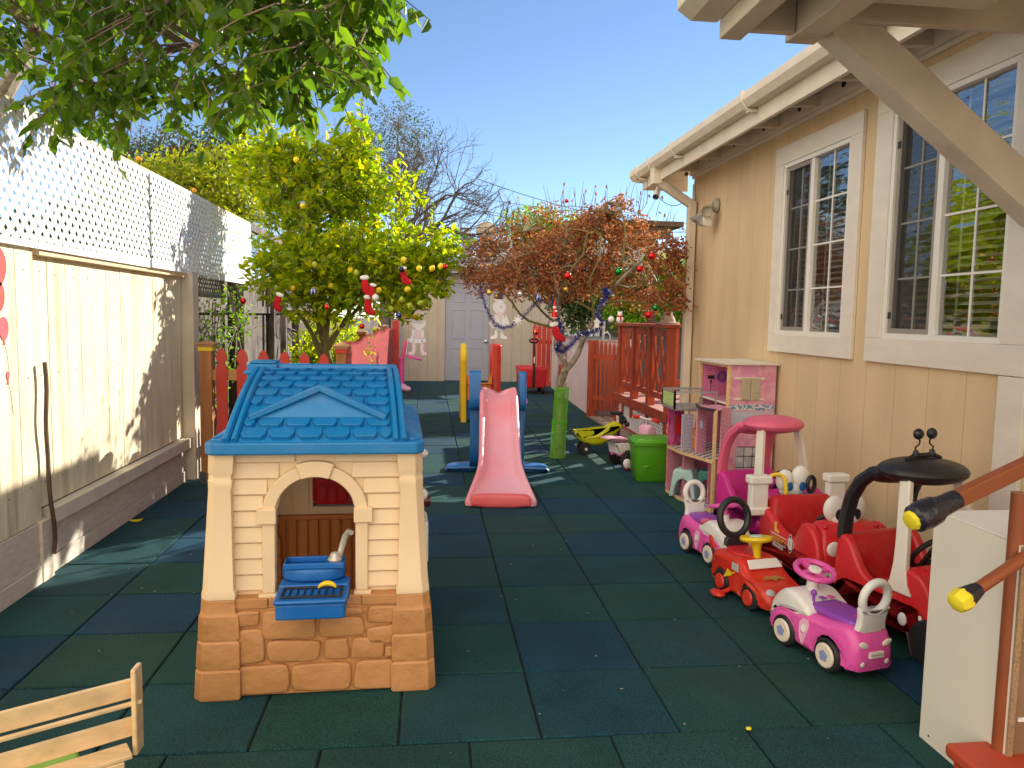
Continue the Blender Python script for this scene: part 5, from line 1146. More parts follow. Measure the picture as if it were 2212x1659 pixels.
# ================= slide =================
sl = thing('slide', 'faded coral toddler slide with blue side uprights and blue foot bar', 'slide', (.665, 7.05, 0), R(-3.9))
X0 = .0
prof = [(-1.36, .035), (-1.32, .045), (-1.24, .075), (-1.1, .13), (-.95, .215), (-.75, .345), (-.55, .475), (-.35, .60), (-.2, .685), (-.10, .725), (0.02, .735)]  # y,z of the bed
def wid(y): return .122+.108*max(0, min(1, (-y-.95)/.35))**1.5
g = G(); rings = []; nb = len(prof)
sec = [(-1.26, .0, .085), (-1.22, .0, .10), (-1.14, .0, .10), (-1.07, 0, .08), (-1.0, 0, .02), (-.7, 0, 0), (0, 0, 0)]
vs = []; up = []
for (y, z) in prof:
    w = wid(y); h = .085 if y > -1.1 else .085*max(.12, (1.37+y)/.27)
    zb = max(.004, z-.05)
    ring = [(-w-.055, zb if y < -1.0 else z-.02), (-w-.055, z+h-.02), (-w-.04, z+h), (-w-.018, z+h), (-w, z+h-.03), (-w+.02, z+.015), (-w+.06, z), (0, z-.004)]
    ring = ring+[(-a, b) for a, b in reversed(ring[:-1])]
    ring += [(w+.03, zb-.0), (0, zb-.006 if zb > .02 else .002), (-w-.03, zb)]
    vs += [(a, y, b) for a, b in ring]; m_ = len(ring)
fs = [(i*m_+j, i*m_+(j+1) % m_, (i+1)*m_+(j+1) % m_, (i+1)*m_+j) for i in range(nb-1) for j in range(m_)]+[tuple(range(m_)), tuple(range((nb-1)*m_, nb*m_))]
g.add(vs, fs); g.build('chute', M['coral'], sl, smooth=True, sub=1)
g = G(); g.pillow(smooth_poly([(-.225, .0), (.225, .0), (.235, .05), (.22, .095), (.15, .105), (-.15, .105), (-.22, .095), (-.235, .05)], 1), 'XZ', -1.375, -1.30, .022); g.build('chute_lip', mat('coral slide lip', (.84, .13, .15), .36, var=.06, dust=.08), sl, smooth=True)
for sx in (-1, 1):
    g = G(); g.pillow(smooth_poly([(-.11, .05), (.10, .05), (.06, .5), (.045, .93), (.0, .965), (-.05, .93), (-.07, .5)], 2), 'YZ', sx*.190, sx*.247, .014); u_ = g.build('upright', M['sblue'], sl, smooth=True)
    g = G(); g.pillow(smooth_poly([(-.15, .60), (-.02, .60), (-.0, .80), (-.0, .95), (-.05, .965), (-.12, .955), (-.145, .80)], 2), 'YZ', sx*.183, sx*.257, .016); g.build('upright', M['sblue'], sl, smooth=True)
    g = G(); g.boxp((sx*.258, -.09, .66), (sx*.270, -.05, .70)); g.build('bolt', M['pink'], sl, bevel=.003)
    g = G(); foot = smooth_poly([(sx*.18, .0), (sx*.50, .0), (sx*.49, .035), (sx*.44, .06), (sx*.3, .07), (sx*.18, .072)], 2); g.pillow(foot, 'XZ', -.05, .17, .03); g.build('foot_bar', M['sblue'], sl, smooth=True)
g = G(); g.boxp((-.20, .0, .20), (.20, .10, .24)); g.boxp((-.20, .06, .42), (.20, .14, .46)); g.boxp((-.20, .02, .66), (.20, .16, .70)); g.build('ladder_step', M['sblue'], sl, bevel=.01)

# ================= climber (yellow, red, orange) =================
cb = thing('climber', 'toy climber with tall yellow and red panels and an orange chute, behind the coral slide', 'climber', (.72, 10.7, 0))
for x0, x1, m, zt in ((-.255, -.175, 'yellow', 1.09), (.17, .30, 'red2', 1.08)):
    pan = [(-.30, 0), (-.16, 0), (-.10, .35), (.10, .35), (.16, 0), (.30, 0), (.22, .6), (.24, .95)]+arc(0, zt-.25, .24, 0, 180, 10)+[(-.24, .95-.1), (-.22, .6)]
    if m == 'red2': pan = [(-.30, 0), (-.16, 0), (-.10, .35), (.10, .35), (.16, 0), (.30, 0), (.24, .5), (.24, 1.05), (.20, 1.08), (-.20, 1.08), (-.24, 1.05), (-.24, .5)]
    g = G(); g.pillow(pan, 'YZ', x0, x1, .02); p_ = g.build('panel', M[m], cb, smooth=True)
    g = G(); g.pillow(arc(0, zt-.25, .13, 0, 342, 18, .16), 'YZ', x0-.006, x1+.006, .01); g.build('disc', M[m], p_, smooth=True)
g = G(); P = [(-.6, .04), (-.4, .10), (-.2, .25), (0.0, .42), (.15, .52), (.3, .55)]
vs = []
for y, z in P:
    vs += [(-.17, -y, z-.02), (-.17, -y, z+.10), (-.14, -y, z+.11), (-.12, -y, z), (.12, -y, z), (.14, -y, z+.11), (.17, -y, z+.10), (.17, -y, z-.02)]
g.add(vs, [(i*8+j, i*8+(j+1) % 8, (i+1)*8+(j+1) % 8, (i+1)*8+j) for i in range(5) for j in range(8)]+[tuple(range(8)), tuple(range(40, 48))]); g.build('chute', M['orange'], cb, smooth=True)
g = G(); g.boxp((-.165, -.28, .30), (.165, -.22, .52)); g.build('crossbar', M['orange'], cb, bevel=.012)
g = G(); g.boxp((-.16, -.24, .02), (-.12, .2, .30)); g.build('side_brace', M['cap'], cb, bevel=.01)

# ================= hoop, wagon =================
hp = thing('toy_hoop', 'pink toddler basketball hoop with net leaning near the shed', 'basketball hoop', (-.46, 14.6, 0))
g = G(); g.ell((-.02, 0, .07), (.11, .17, .085), 18, 10); g.ell((.07, -.05, .05), (.09, .10, .06), 18, 10); g.build('base', M['palepink'], hp, smooth=True)
g = G(); g.tube([(-.03, 0, .08), (-.03, 0, .35), (-.02, 0, .62)], [.058, .052, .050], 16); g.lathe([(.058, 0), (.062, .01), (.058, .02)], (-.02, 0, .62), n=16); g.build('pole', M['pink'], hp, smooth=True)
g = G(); g.tube([(-.02, 0, .64), (.015, -.02, .78), (.06, -.03, .96), (.065, -.03, .985)], [.038, .034, .03, .028], 10); g.build('arm', M['rose'], hp, smooth=True)
g = G(); g.add([(.05, -.06, .70), (.09, -.06, 1.02), (.11, .02, 1.0), (.08, .02, .70), (.06, -.07, .70), (.10, -.07, 1.02), (.12, .01, 1.0), (.09, .01, .70)], [(0, 1, 2, 3), (4, 5, 6, 7), (0, 4, 5, 1), (1, 5, 6, 2), (2, 6, 7, 3), (3, 7, 4, 0)]); g.build('backboard', M['plexiblue'], hp)
g = G(); c = Vector((.20, -.1, .66)); g.ring(c, (.28, 0, 1), .15, .017, 26, 8); g.build('rim', M['pink'], hp, smooth=True)
g = G()
for i in range(12):
    for s_ in (1, -1):
        g.tube([c+Vector((.135*(1-.10*k)*math.cos(2*pi*(i+s_*k*.5)/12), .135*(1-.10*k)*math.sin(2*pi*(i+s_*k*.5)/12), -.015-.048*k-.28*.13*math.cos(2*pi*i/12)*(1-k/5))) for k in range(5)], .0035, 3, cap=False)
g.build('net', M['netw'], hp)
wg = thing('toy_wagon', 'red toy wagon with black pull handle standing upright against the shed', 'wagon', (2.0, 14.5, 0))
g = G(); tubp = [(-.24, .16), (-.2, .12), (.2, .12), (.24, .16), (.265, .47), (.26, .50), (-.26, .50), (-.265, .47)]
g.pillow(tubp, 'XZ', -.30, .35, .03); b_ = g.build('tub', M['red'], wg, smooth=True)
g = G(); g.boxp((-.23, -.27, .49), (.23, .31, .503)); g.build('inside', M['redin'], b_, bevel=.01)
g = G(); g.ring((0, .02, .50), (0, 0, 1), .26, .018, 30, 8, ry=.31); g.build('rim', M['red'], b_, smooth=True)
for sx in (-1, 1):
    for y in (-.2, .25):
        g = G(); g.lathe([(.02, -.025), (.085, -.025), (.095, -.01), (.095, .01), (.085, .025), (.02, .025)], (sx*.19, y, .095), (1, 0, 0), n=22); g.build('wheel', M['tyre'], wg, smooth=True)
g = G(); g.tube([(0, -.33, .15), (0, -.36, .5), (.0, -.30, .98)], .022, 8); g.ring((0, -.295, 1.02), (0, 1, -.15), .085, .016, 20, 8, ry=.035); g.build('handle', M['black'], wg, smooth=True)
g = G(); g.boxp((-.012, -.388, .60), (.012, -.372, .72)); g.build('label', M['white'], wg)

# ================= ornaments =================
def baub(px, Y, r, m, label, where, extra=None):
    p = PY(px[0], px[1], Y); t = thing('bauble', label, 'bauble', tuple(p), 0, where)
    g = G(); g.ell((0, 0, 0), r, 20, 14); b = g.build('ball', M[m], t, smooth=True)
    if extra == 'stripe':
        g = G()
        for k in range(6):
            a0 = 2*pi*k/6; n_ = 8; vs = []
            for i in range(n_+1):
                th = .25+(pi-.5)*i/n_
                for da in (-.16, .16): vs.append((r*1.012*math.sin(th)*math.cos(a0+da), r*1.012*math.sin(th)*math.sin(a0+da), r*1.012*math.cos(th)))
            g.add(vs, [(2*i, 2*i+1, 2*i+3, 2*i+2) for i in range(n_)])
        g.build('stripes', M['bgold'] if m == 'bred' else M['bglass'], b, smooth=True)
    g = G(); g.lathe([(r*.28, r*.95), (r*.28, r*1.2), (r*.1, r*1.22)], n=10); g.build('bauble_cap', M['metal'], t)
    g = G(); g.tube([(0, 0, r*1.2), (.006, 0, r*1.2+.03), (0, .004, r*1.2+.075)], .0014, 4); g.build('hanger', M['hook'], t)
GL, GM_ = 'baubles hung in the lemon tree', 'baubles hung in the maple tree'
baub((677, 630), 7.35, .034, 'bblue', 'dark blue bauble with pale bands hanging low in the left half of the lemon tree', GL, 'stripe')
baub((707, 663), 7.4, .032, 'bred', 'red and gold striped bauble over the second picket post', GL, 'stripe')
baub((525, 650), 7.2, .028, 'bred', 'small red bauble at far left, hanging before the old fence', GL)
baub((868, 582), 7.3, .028, 'bdark', 'dark navy bauble with netted pattern near the shed corner', GL)
baub((811, 643), 7.3, .034, 'bglass', 'frosted white bauble among the santa stockings', GL)
baub((862, 681), 7.35, .027, 'bblue', 'mirror blue bauble hanging just above the picket run', GL)
baub((782, 705), 7.4, .026, 'bred', 'dark red bauble hanging lowest in the lemon tree, in front of bare stems', GL)
baub((960, 576), 7.35, .027, 'bred', 'red faceted bauble at the right tip of the lemon tree', GL)
baub((1226, 596), 7.35, .038, 'bred', 'shiny red bauble hanging at the centre of the maple', GM_)
baub((1336, 587), 7.35, .038, 'bgreen', 'green bauble high in the right of the maple', GM_)
baub((1382, 581), 7.35, .034, 'bred', 'red bauble between the green one and the rightmost red one in the maple', GM_)
baub((1408, 553), 7.35, .036, 'bred', 'topmost red bauble at the right of the maple', GM_)
baub((1401, 680), 7.2, .036, 'bred', 'red bauble hanging just over the deck railing', GM_)
baub((1416, 665), 7.25, .034, 'bgreen', 'green bauble hanging just over the deck railing', GM_)
baub((1158, 717), 7.5, .032, 'bred', 'red and gold striped bauble hanging above the wagon', GM_, 'stripe')
baub((1057, 632), 7.5, .030, 'bgold', 'gold bauble hanging left of the snowman hat', GM_)
baub((1073, 640), 7.8, .028, 'bgold', 'gold bauble touching the snowman hat', GM_)
baub((1123, 635), 7.5, .032, 'bsilver', 'silver bauble right of the snowman', GM_)
baub((1163, 643), 7.5, .034, 'bblue', 'blue and white bauble beside the maple fork', GM_, 'stripe')
baub((1320, 690), 7.35, .032, 'bglass', 'clear white bauble left of the small snowman', GM_)
baub((1222, 625), 7.6, .032, 'bgold', 'pale gold bauble inside the maple crown', GM_)
baub((1224, 434), 7.7, .020, 'bred', 'tiny red bauble on a bare twig above the maple crown', GM_)
# stockings and little figures
def stocking(px, Y, s, ang, label, par='stockings hung in the lemon tree', w2='fur'):
    t = thing('stocking', label, 'stocking', tuple(PY(px[0], px[1], Y)), 0, par)
    P = smooth_poly([(-.035, .09), (.03, .09), (.035, .0), (.075, -.045), (.07, -.085), (.02, -.09), (-.03, -.05), (-.04, .0)], 2)
    c, s_ = math.cos(ang)*s, math.sin(ang)*s; P2 = [(a*c-b*s_, a*s_+b*c) for a, b in P]; g = G(); g.pillow(P2, 'XZ', -.014, .014, .010); g.build('sock', M['glitred'], t, smooth=True)
    Q = smooth_poly([(-.045, .08), (.042, .08), (.042, .125), (-.045, .125)], 1); Q2 = [(a*c-b*s_, a*s_+b*c) for a, b in Q]; g = G(); g.pillow(Q2, 'XZ', -.018, .018, .010); g.build('cuff', M['fur'], t, smooth=True)
stocking((598, 655), 7.2, .8, -.35, 'red glitter stocking with white cuff hanging alone before the old fence')
stocking((790, 622), 7.35, .95, .1, 'red glitter stocking with large white cuff in the middle of the lemon tree')
stocking((803, 632), 7.3, .7, -.2, 'red stocking tucked beside the frosted bauble')
stocking((795, 663), 7.35, .9, .0, 'red glitter stocking with pompom above the picket run')
stocking((873, 600), 7.35, .85, .15, 'slim red and silver stocking below the navy bauble', w2='fur')
stocking((1203, 722), 7.45, 1.0, .3, 'large red glitter stocking with bow in the fork of the maple', 'maple stocking')
def hang(name, label, cat, px, Y, parts):
    t = thing(name, label, cat, tuple(PY(px[0], px[1], Y)))
    for nm, m, fn in parts:
        g = G(); fn(g); g.build(nm, M[m], t, smooth=True)
    return t
hang('santa_ornament', 'small red and white santa figure hanging in the middle of the maple', 'ornament', (1198, 668), 7.4, [('coat', 'bred', lambda g: g.lathe([(.01, -.09), (.028, -.08), (.026, -.03), (.014, .01)], n=12)), ('beard', 'fur', lambda g: (g.ell((0, 0, .02), .020, 12, 8), g.ell((.01, -.01, -.02), (.018, .018, .012), 10, 6), g.ell((.0, -.0, -.085), (.03, .03, .010), 10, 6))), ('hat', 'bred', lambda g: g.lathe([(.02, .03), (.012, .055), (.003, .08)], n=10))])
hang('snowman_ornament', 'small white snowman with red scarf hanging by the deck railing corner', 'ornament', (1339, 683), 7.5, [('body', 'fur', lambda g: (g.ell((0, 0, -.035), (.036, .028, .040), 14, 10), g.ell((0, 0, .02), (.026, .022, .026), 14, 10), g.ell((-.02, 0, .042), .009, 8, 6), g.ell((.02, 0, .042), .009, 8, 6))), ('scarf', 'bred', lambda g: (g.ring((0, 0, -.002), (0, 0, 1), .024, .007, 16, 6), g.boxp((-.006, -.034, -.05), (.006, -.026, 0))))])
hang('house_ornament', 'small white bird house ornament hanging on the right limb of the maple', 'ornament', (1289, 697), 7.5, [('walls', 'fur', lambda g: g.boxp((-.022, -.015, -.05), (.022, .015, .01))), ('roof', 'white', lambda g: g.ext([(-.032, .008), (.032, .008), (0, .045)], 'XZ', -.02, .02)), ('legs', 'fur', lambda g: (g.boxp((-.022, -.004, -.07), (-.016, .004, -.05)), g.boxp((.016, -.004, -.07), (.022, .004, -.05))))])
g = G()
for k in range(8):
    a = 2*pi*k/8; d = Vector((math.cos(a), 0, math.sin(a))); n_ = Vector((-math.sin(a), 0, math.cos(a)))
    g.add([d*.058, n_*.012+d*.018, d*.018+Vector((0, -.010, 0)), n_*-.012+d*.018], [(0, 1, 2), (0, 2, 3)]); g.add([Vector((0, -.008, 0)), n_*.012+d*.018, d*.018+Vector((0, -.010, 0)), n_*-.012+d*.018], [(0, 2, 1), (0, 3, 2)])
o = g.build('star_ornament', M['fur']); o.location = PY(1119, 693, 7.5); tag(o, 'white eight pointed star hanging right of the snowman', 'ornament')
# tinsel garland wound through the maple
def tinsel(pts, name, label, n=1400, r=.035):
    t = thing(name, label, 'garland', tuple(pts[0]))
    P = []
    for i in range(len(pts)-1):
        for k in range(8): P.append(pts[i].lerp(pts[i+1], k/8))
    g = G(); g.tube(P, .003, 4); g.build('cord', M['hook'], t, world=True)
    pos = np.array([list(P[random.randrange(len(P))]) for _ in range(n)])+rng.normal(size=(n, 3))*.004; d = rdir(n)
    bm_ = leafmat('tinsel blue', [(.02, .05, .45), (.12, .04, .42), (.02, .20, .45), (.22, .22, .5), (.04, .02, .22)], .0, .2); bm_.node_tree.nodes['Principled BSDF'].inputs['Metallic'].default_value = .75
    leaves('tinsel', pos, d, rdir(n), rng.uniform(r*.6, r*1.1, n), bm_, wid=.09, fold=.02, parent=t)
    k = max(8, n//90); pos2 = np.array([list(P[random.randrange(len(P))]) for _ in range(k)])+rng.normal(size=(k, 3))*.025
    for _ in range(4): pass
    pos2 = np.repeat(pos2, 5, 0); leaves('tinsel_star', pos2, rdir(len(pos2)), rdir(len(pos2)), rng.uniform(.012, .024, len(pos2)), M['fur'], wid=.5, fold=.0, parent=t)
q = lambda x, y, Y=7.6: PY(x, y, Y)
tinsel([q(1037, 615), q(1042, 640), q(1050, 665), q(1060, 685), q(1070, 700), q(1085, 708), q(1105, 705), q(1125, 690), q(1145, 668), q(1160, 650), q(1172, 648)], 'tinsel_garland', 'blue and purple tinsel garland draped across the left of the maple')
tinsel([q(1195, 650), q(1200, 675), q(1208, 700), q(1215, 720), q(1212, 740), q(1200, 755), q(1215, 760), q(1235, 745), q(1255, 720), q(1270, 720), q(1290, 712), q(1300, 700), q(1290, 680), q(1300, 655), q(1310, 640), q(1305, 625), q(1318, 635)], 'tinsel_garland', 'thick blue and silver tinsel garland wound round the fork and right limb of the maple', 3600, .045)

# translucent santa and snowman figures
def flat(t, nm, P, m, y, th=.004, par=None):
    g = G(); g.ext(P, 'XZ', y-th, y); return g.build(nm, M[m], par or t)
sa = thing('santa_figure', 'flat pale translucent santa figure hanging from the lemon tree before the shed', 'decoration', tuple(PY(903, 718, 7.6)))
S = 1.0
flat(sa, 'coat', smooth_poly([(-.035, .045), (.035, .045), (.05, -.02), (.085, -.085), (.06, -.105), (-.075, -.105), (-.09, -.085), (-.055, -.02)], 2), 'plexiblue', .0)
flat(sa, 'tunic', smooth_poly([(-.03, .04), (.03, .04), (.05, -.06), (-.05, -.06)], 1), 'plexipink', -.005)
flat(sa, 'beard', smooth_poly([(-.055, .14), (.06, .14), (.075, .10), (.07, .06), (.045, .05), (.02, .02), (-.01, .02), (-.03, .05), (-.065, .06), (-.07, .10)], 2), 'plexi2', -.007)
flat(sa, 'face', smooth_poly([(-.035, .14), (.04, .14), (.04, .115), (-.03, .115)], 1), 'plexipink', -.013)
flat(sa, 'moustache', smooth_poly([(-.05, .115), (0, .105), (.055, .115), (.03, .09), (0, .098), (-.03, .09)], 1), 'plexiblue', -.016)
flat(sa, 'hat', smooth_poly([(-.055, .145), (.06, .145), (.065, .18), (.04, .215), (.0, .225), (-.04, .20)], 2), 'plexipink', -.010)
for sx in (-1, 1):
    flat(sa, 'arm', smooth_poly([(sx*.028, .045), (sx*.055, .045), (sx*.062, -.02), (sx*.055, -.05), (sx*.032, -.045), (sx*.028, 0)], 2), 'plexiblue', -.015)
    flat(sa, 'leg', smooth_poly([(sx*.022, -.10), (sx*.058, -.10), (sx*.052, -.19), (sx*(.088 if sx > 0 else .095), -.195), (sx*.088, -.225), (sx*.028, -.225)], 1), 'plexipink', -.004)
    for z in (.035, -.085):
        g = G(); g.lathe([(.006, 0), (.006, .003)], (sx*.042, -.02, z), (0, -1, 0), n=10); g.build('rivet', M['black'], sa)
sm = thing('snowman_figure', 'flat pale translucent snowman figure with dark hat hanging from the maple', 'decoration', tuple(PY(1078, 690, 7.65)))
flat(sm, 'body', smooth_poly([(-.035, .06), (.035, .06), (.06, .03), (.08, -.03), (.085, -.075), (.055, -.10), (.035, -.11), (-.035, -.11), (-.055, -.10), (-.085, -.07), (-.08, -.03), (-.06, .03)], 2), 'plexi2', 0)
flat(sm, 'head', [(.068*math.cos(2*pi*i/28), .125+.066*math.sin(2*pi*i/28)) for i in range(28)], 'plexiblue', -.006)
flat(sm, 'nose', [(.01, .125), (.04, .128), (.01, .138)], 'palepink', -.012)
flat(sm, 'scarf', smooth_poly([(-.045, .075), (.045, .08), (.045, .058), (.022, .052), (.025, -.015), (.0, -.02), (-.005, .05), (-.045, .055)], 1), 'plexipink', -.010)
flat(sm, 'brim', [(-.06, .19), (.065, .19), (.065, .20), (-.06, .20)], 'plexi2', -.004)
flat(sm, 'hat', [(-.02, .20), (.035, .20), (.035, .265), (-.02, .265)], 'plexihat', -.002)
for sx in (-1, 1):
    flat(sm, 'arm', smooth_poly([(sx*.045, .05), (sx*.065, .05), (sx*.105, -.03), (sx*.10, -.06), (sx*.075, -.05), (sx*.07, -.01)], 2), 'plexi', -.012)
    flat(sm, 'leg', smooth_poly([(sx*.018, -.10), (sx*.05, -.10), (sx*.04, -.155), (sx*.088, -.175), (sx*.085, -.20), (sx*.015, -.195), (sx*.012, -.15)], 1), 'plexi', -.006)
    for z in (.035, -.10):
        g = G(); g.lathe([(.006, 0), (.006, .003)], (sx*.055 if z > 0 else sx*.042, -.016, z), (0, -1, 0), n=10); g.build('rivet', M['black'], sm)
for t, h in ((sa, .22), (sm, .26)):
    g = G(); g.tube([(0, 0, h), (0, .01, h+.12)], .0012, 3); g.build('cord', M['hook'], t)
# ================= ride-on toys =================
def patmat(name, c1, c2, kind='brick', sc=(40, 40, 40), rough=.45):
    m = bpy.data.materials.new(name); m.use_nodes = True; n = m.node_tree; L = n.links.new; N = n.nodes.new
    p = n.nodes['Principled BSDF']; p.inputs['Roughness'].default_value = rough
    tc = N('ShaderNodeTexCoord'); mp_ = N('ShaderNodeMapping'); mp_.inputs['Scale'].default_value = sc; L(tc.outputs['Object'], mp_.inputs[0])
    mx = N('ShaderNodeMix'); mx.data_type = 'RGBA'; mx.inputs[6].default_value = (*c1, 1); mx.inputs[7].default_value = (*c2, 1)
    if kind == 'wave':
        t = N('ShaderNodeTexWave'); t.inputs['Scale'].default_value = 1; t.inputs['Distortion'].default_value = 6; t.inputs['Detail'].default_value = 1
        r = N('ShaderNodeMath'); r.operation = 'GREATER_THAN'; r.inputs[1].default_value = .55; L(mp_.outputs[0], t.inputs[0]); L(t.outputs[1], r.inputs[0])
    elif kind == 'dots':
        t = N('ShaderNodeTexVoronoi'); t.inputs['Randomness'].default_value = .25; t.inputs['Scale'].default_value = 1; L(mp_.outputs[0], t.inputs[0]); r = N('ShaderNodeMath'); r.operation = 'LESS_THAN'; r.inputs[1].default_value = .32; L(t.outputs['Distance'], r.inputs[0])
    elif kind == 'grid':
        t = N('ShaderNodeTexVoronoi'); t.distance = 'MANHATTAN'; t.inputs['Randomness'].default_value = 0; t.inputs['Scale'].default_value = 1; L(mp_.outputs[0], t.inputs[0])
        a = N('ShaderNodeMath'); a.operation = 'MULTIPLY'; a.inputs[1].default_value = 14; L(t.outputs['Distance'], a.inputs[0]); b = N('ShaderNodeMath'); b.operation = 'SINE'; L(a.outputs[0], b.inputs[0]); r = N('ShaderNodeMath'); r.operation = 'GREATER_THAN'; r.inputs[1].default_value = 0.1; L(b.outputs[0], r.inputs[0])
    elif kind == 'checker':
        t = N('ShaderNodeTexChecker'); t.inputs['Scale'].default_value = 1; L(mp_.outputs[0], t.inputs[0]); r = N('ShaderNodeMath'); r.operation = 'GREATER_THAN'; r.inputs[1].default_value = .5; L(t.outputs[1], r.inputs[0])
    else:
        t = N('ShaderNodeTexNoise'); t.inputs['Scale'].default_value = 1; t.inputs['Detail'].default_value = 3; L(mp_.outputs[0], t.inputs[0]); r = N('ShaderNodeMapRange'); r.inputs[1].default_value = .45; r.inputs[2].default_value = .55; L(t.outputs[0], r.inputs[0])
    L(r.outputs[0], mx.inputs[0])
    nz = N('ShaderNodeTexNoise'); nz.inputs['Scale'].default_value = 9; L(tc.outputs['Object'], nz.inputs[0]); rr = N('ShaderNodeMapRange'); rr.inputs[1].default_value = .55; rr.inputs[2].default_value = .75; rr.inputs[4].default_value = .35; L(nz.outputs[0], rr.inputs[0])
    m2 = N('ShaderNodeMix'); m2.data_type = 'RGBA'; L(rr.outputs[0], m2.inputs[0]); L(mx.outputs[2], m2.inputs[6]); m2.inputs[7].default_value = (.68, .52, .52, 1)
    L(m2.outputs[2], p.inputs['Base Color']); return m
M['hub'] = plastic('cream wheel cap', (.80, .70, .58)); M['lav'] = mat('lavender sticker', (.28, .33, .62), .4); M['grey'] = plastic('grey sticker', (.5, .5, .52))
def wheel(par, x, y, r, wdt, side, hub, motif=None, name='wheel', hr=.72):
    g = G(); h = wdt/2; g.lathe([(r*.5, -h), (r*.9, -h), (r, -h*.55), (r, h*.55), (r*.9, h), (r*.5, h)], (x, y, r), (0, 1, 0), n=28); w_ = g.build(name, M['tyre'], par, smooth=True)
    g = G(); yy = y+side*h*.75; g.lathe([(r*hr, 0), (r*hr, side*.004+side*h*.25), (r*hr*.9, side*.008+side*h*.3)], (x, yy, r), (0, 1, 0), n=26); cp = g.build('wheel_cap', M[hub], w_, smooth=True)
    if motif:
        g = G(); yv = yy+side*(.0088+h*.3)
        for k in range(5): a = 2*pi*k/5+.3; g.lathe([(r*.15, 0), (r*.15, side*.001)], (x+r*.20*math.cos(a), yv, r+r*.20*math.sin(a)), (0, 1, 0), n=12)
        g.lathe([(r*.16, 0), (r*.16, side*.0012)], (x, yv, r), (0, 1, 0), n=12); g.build('sticker', M[motif], cp)
    return w_
def arched(top, wheels, r, zb):
    """closed side outline: top points from rear to front, then the underside with wheel arches"""
    P = list(top)
    for wx in sorted(wheels, reverse=True): P += [(wx+r*math.cos(R(a)), zb+max(0, r*math.sin(R(a)))*1.12) for a in range(0, 181, 18)]
    return P
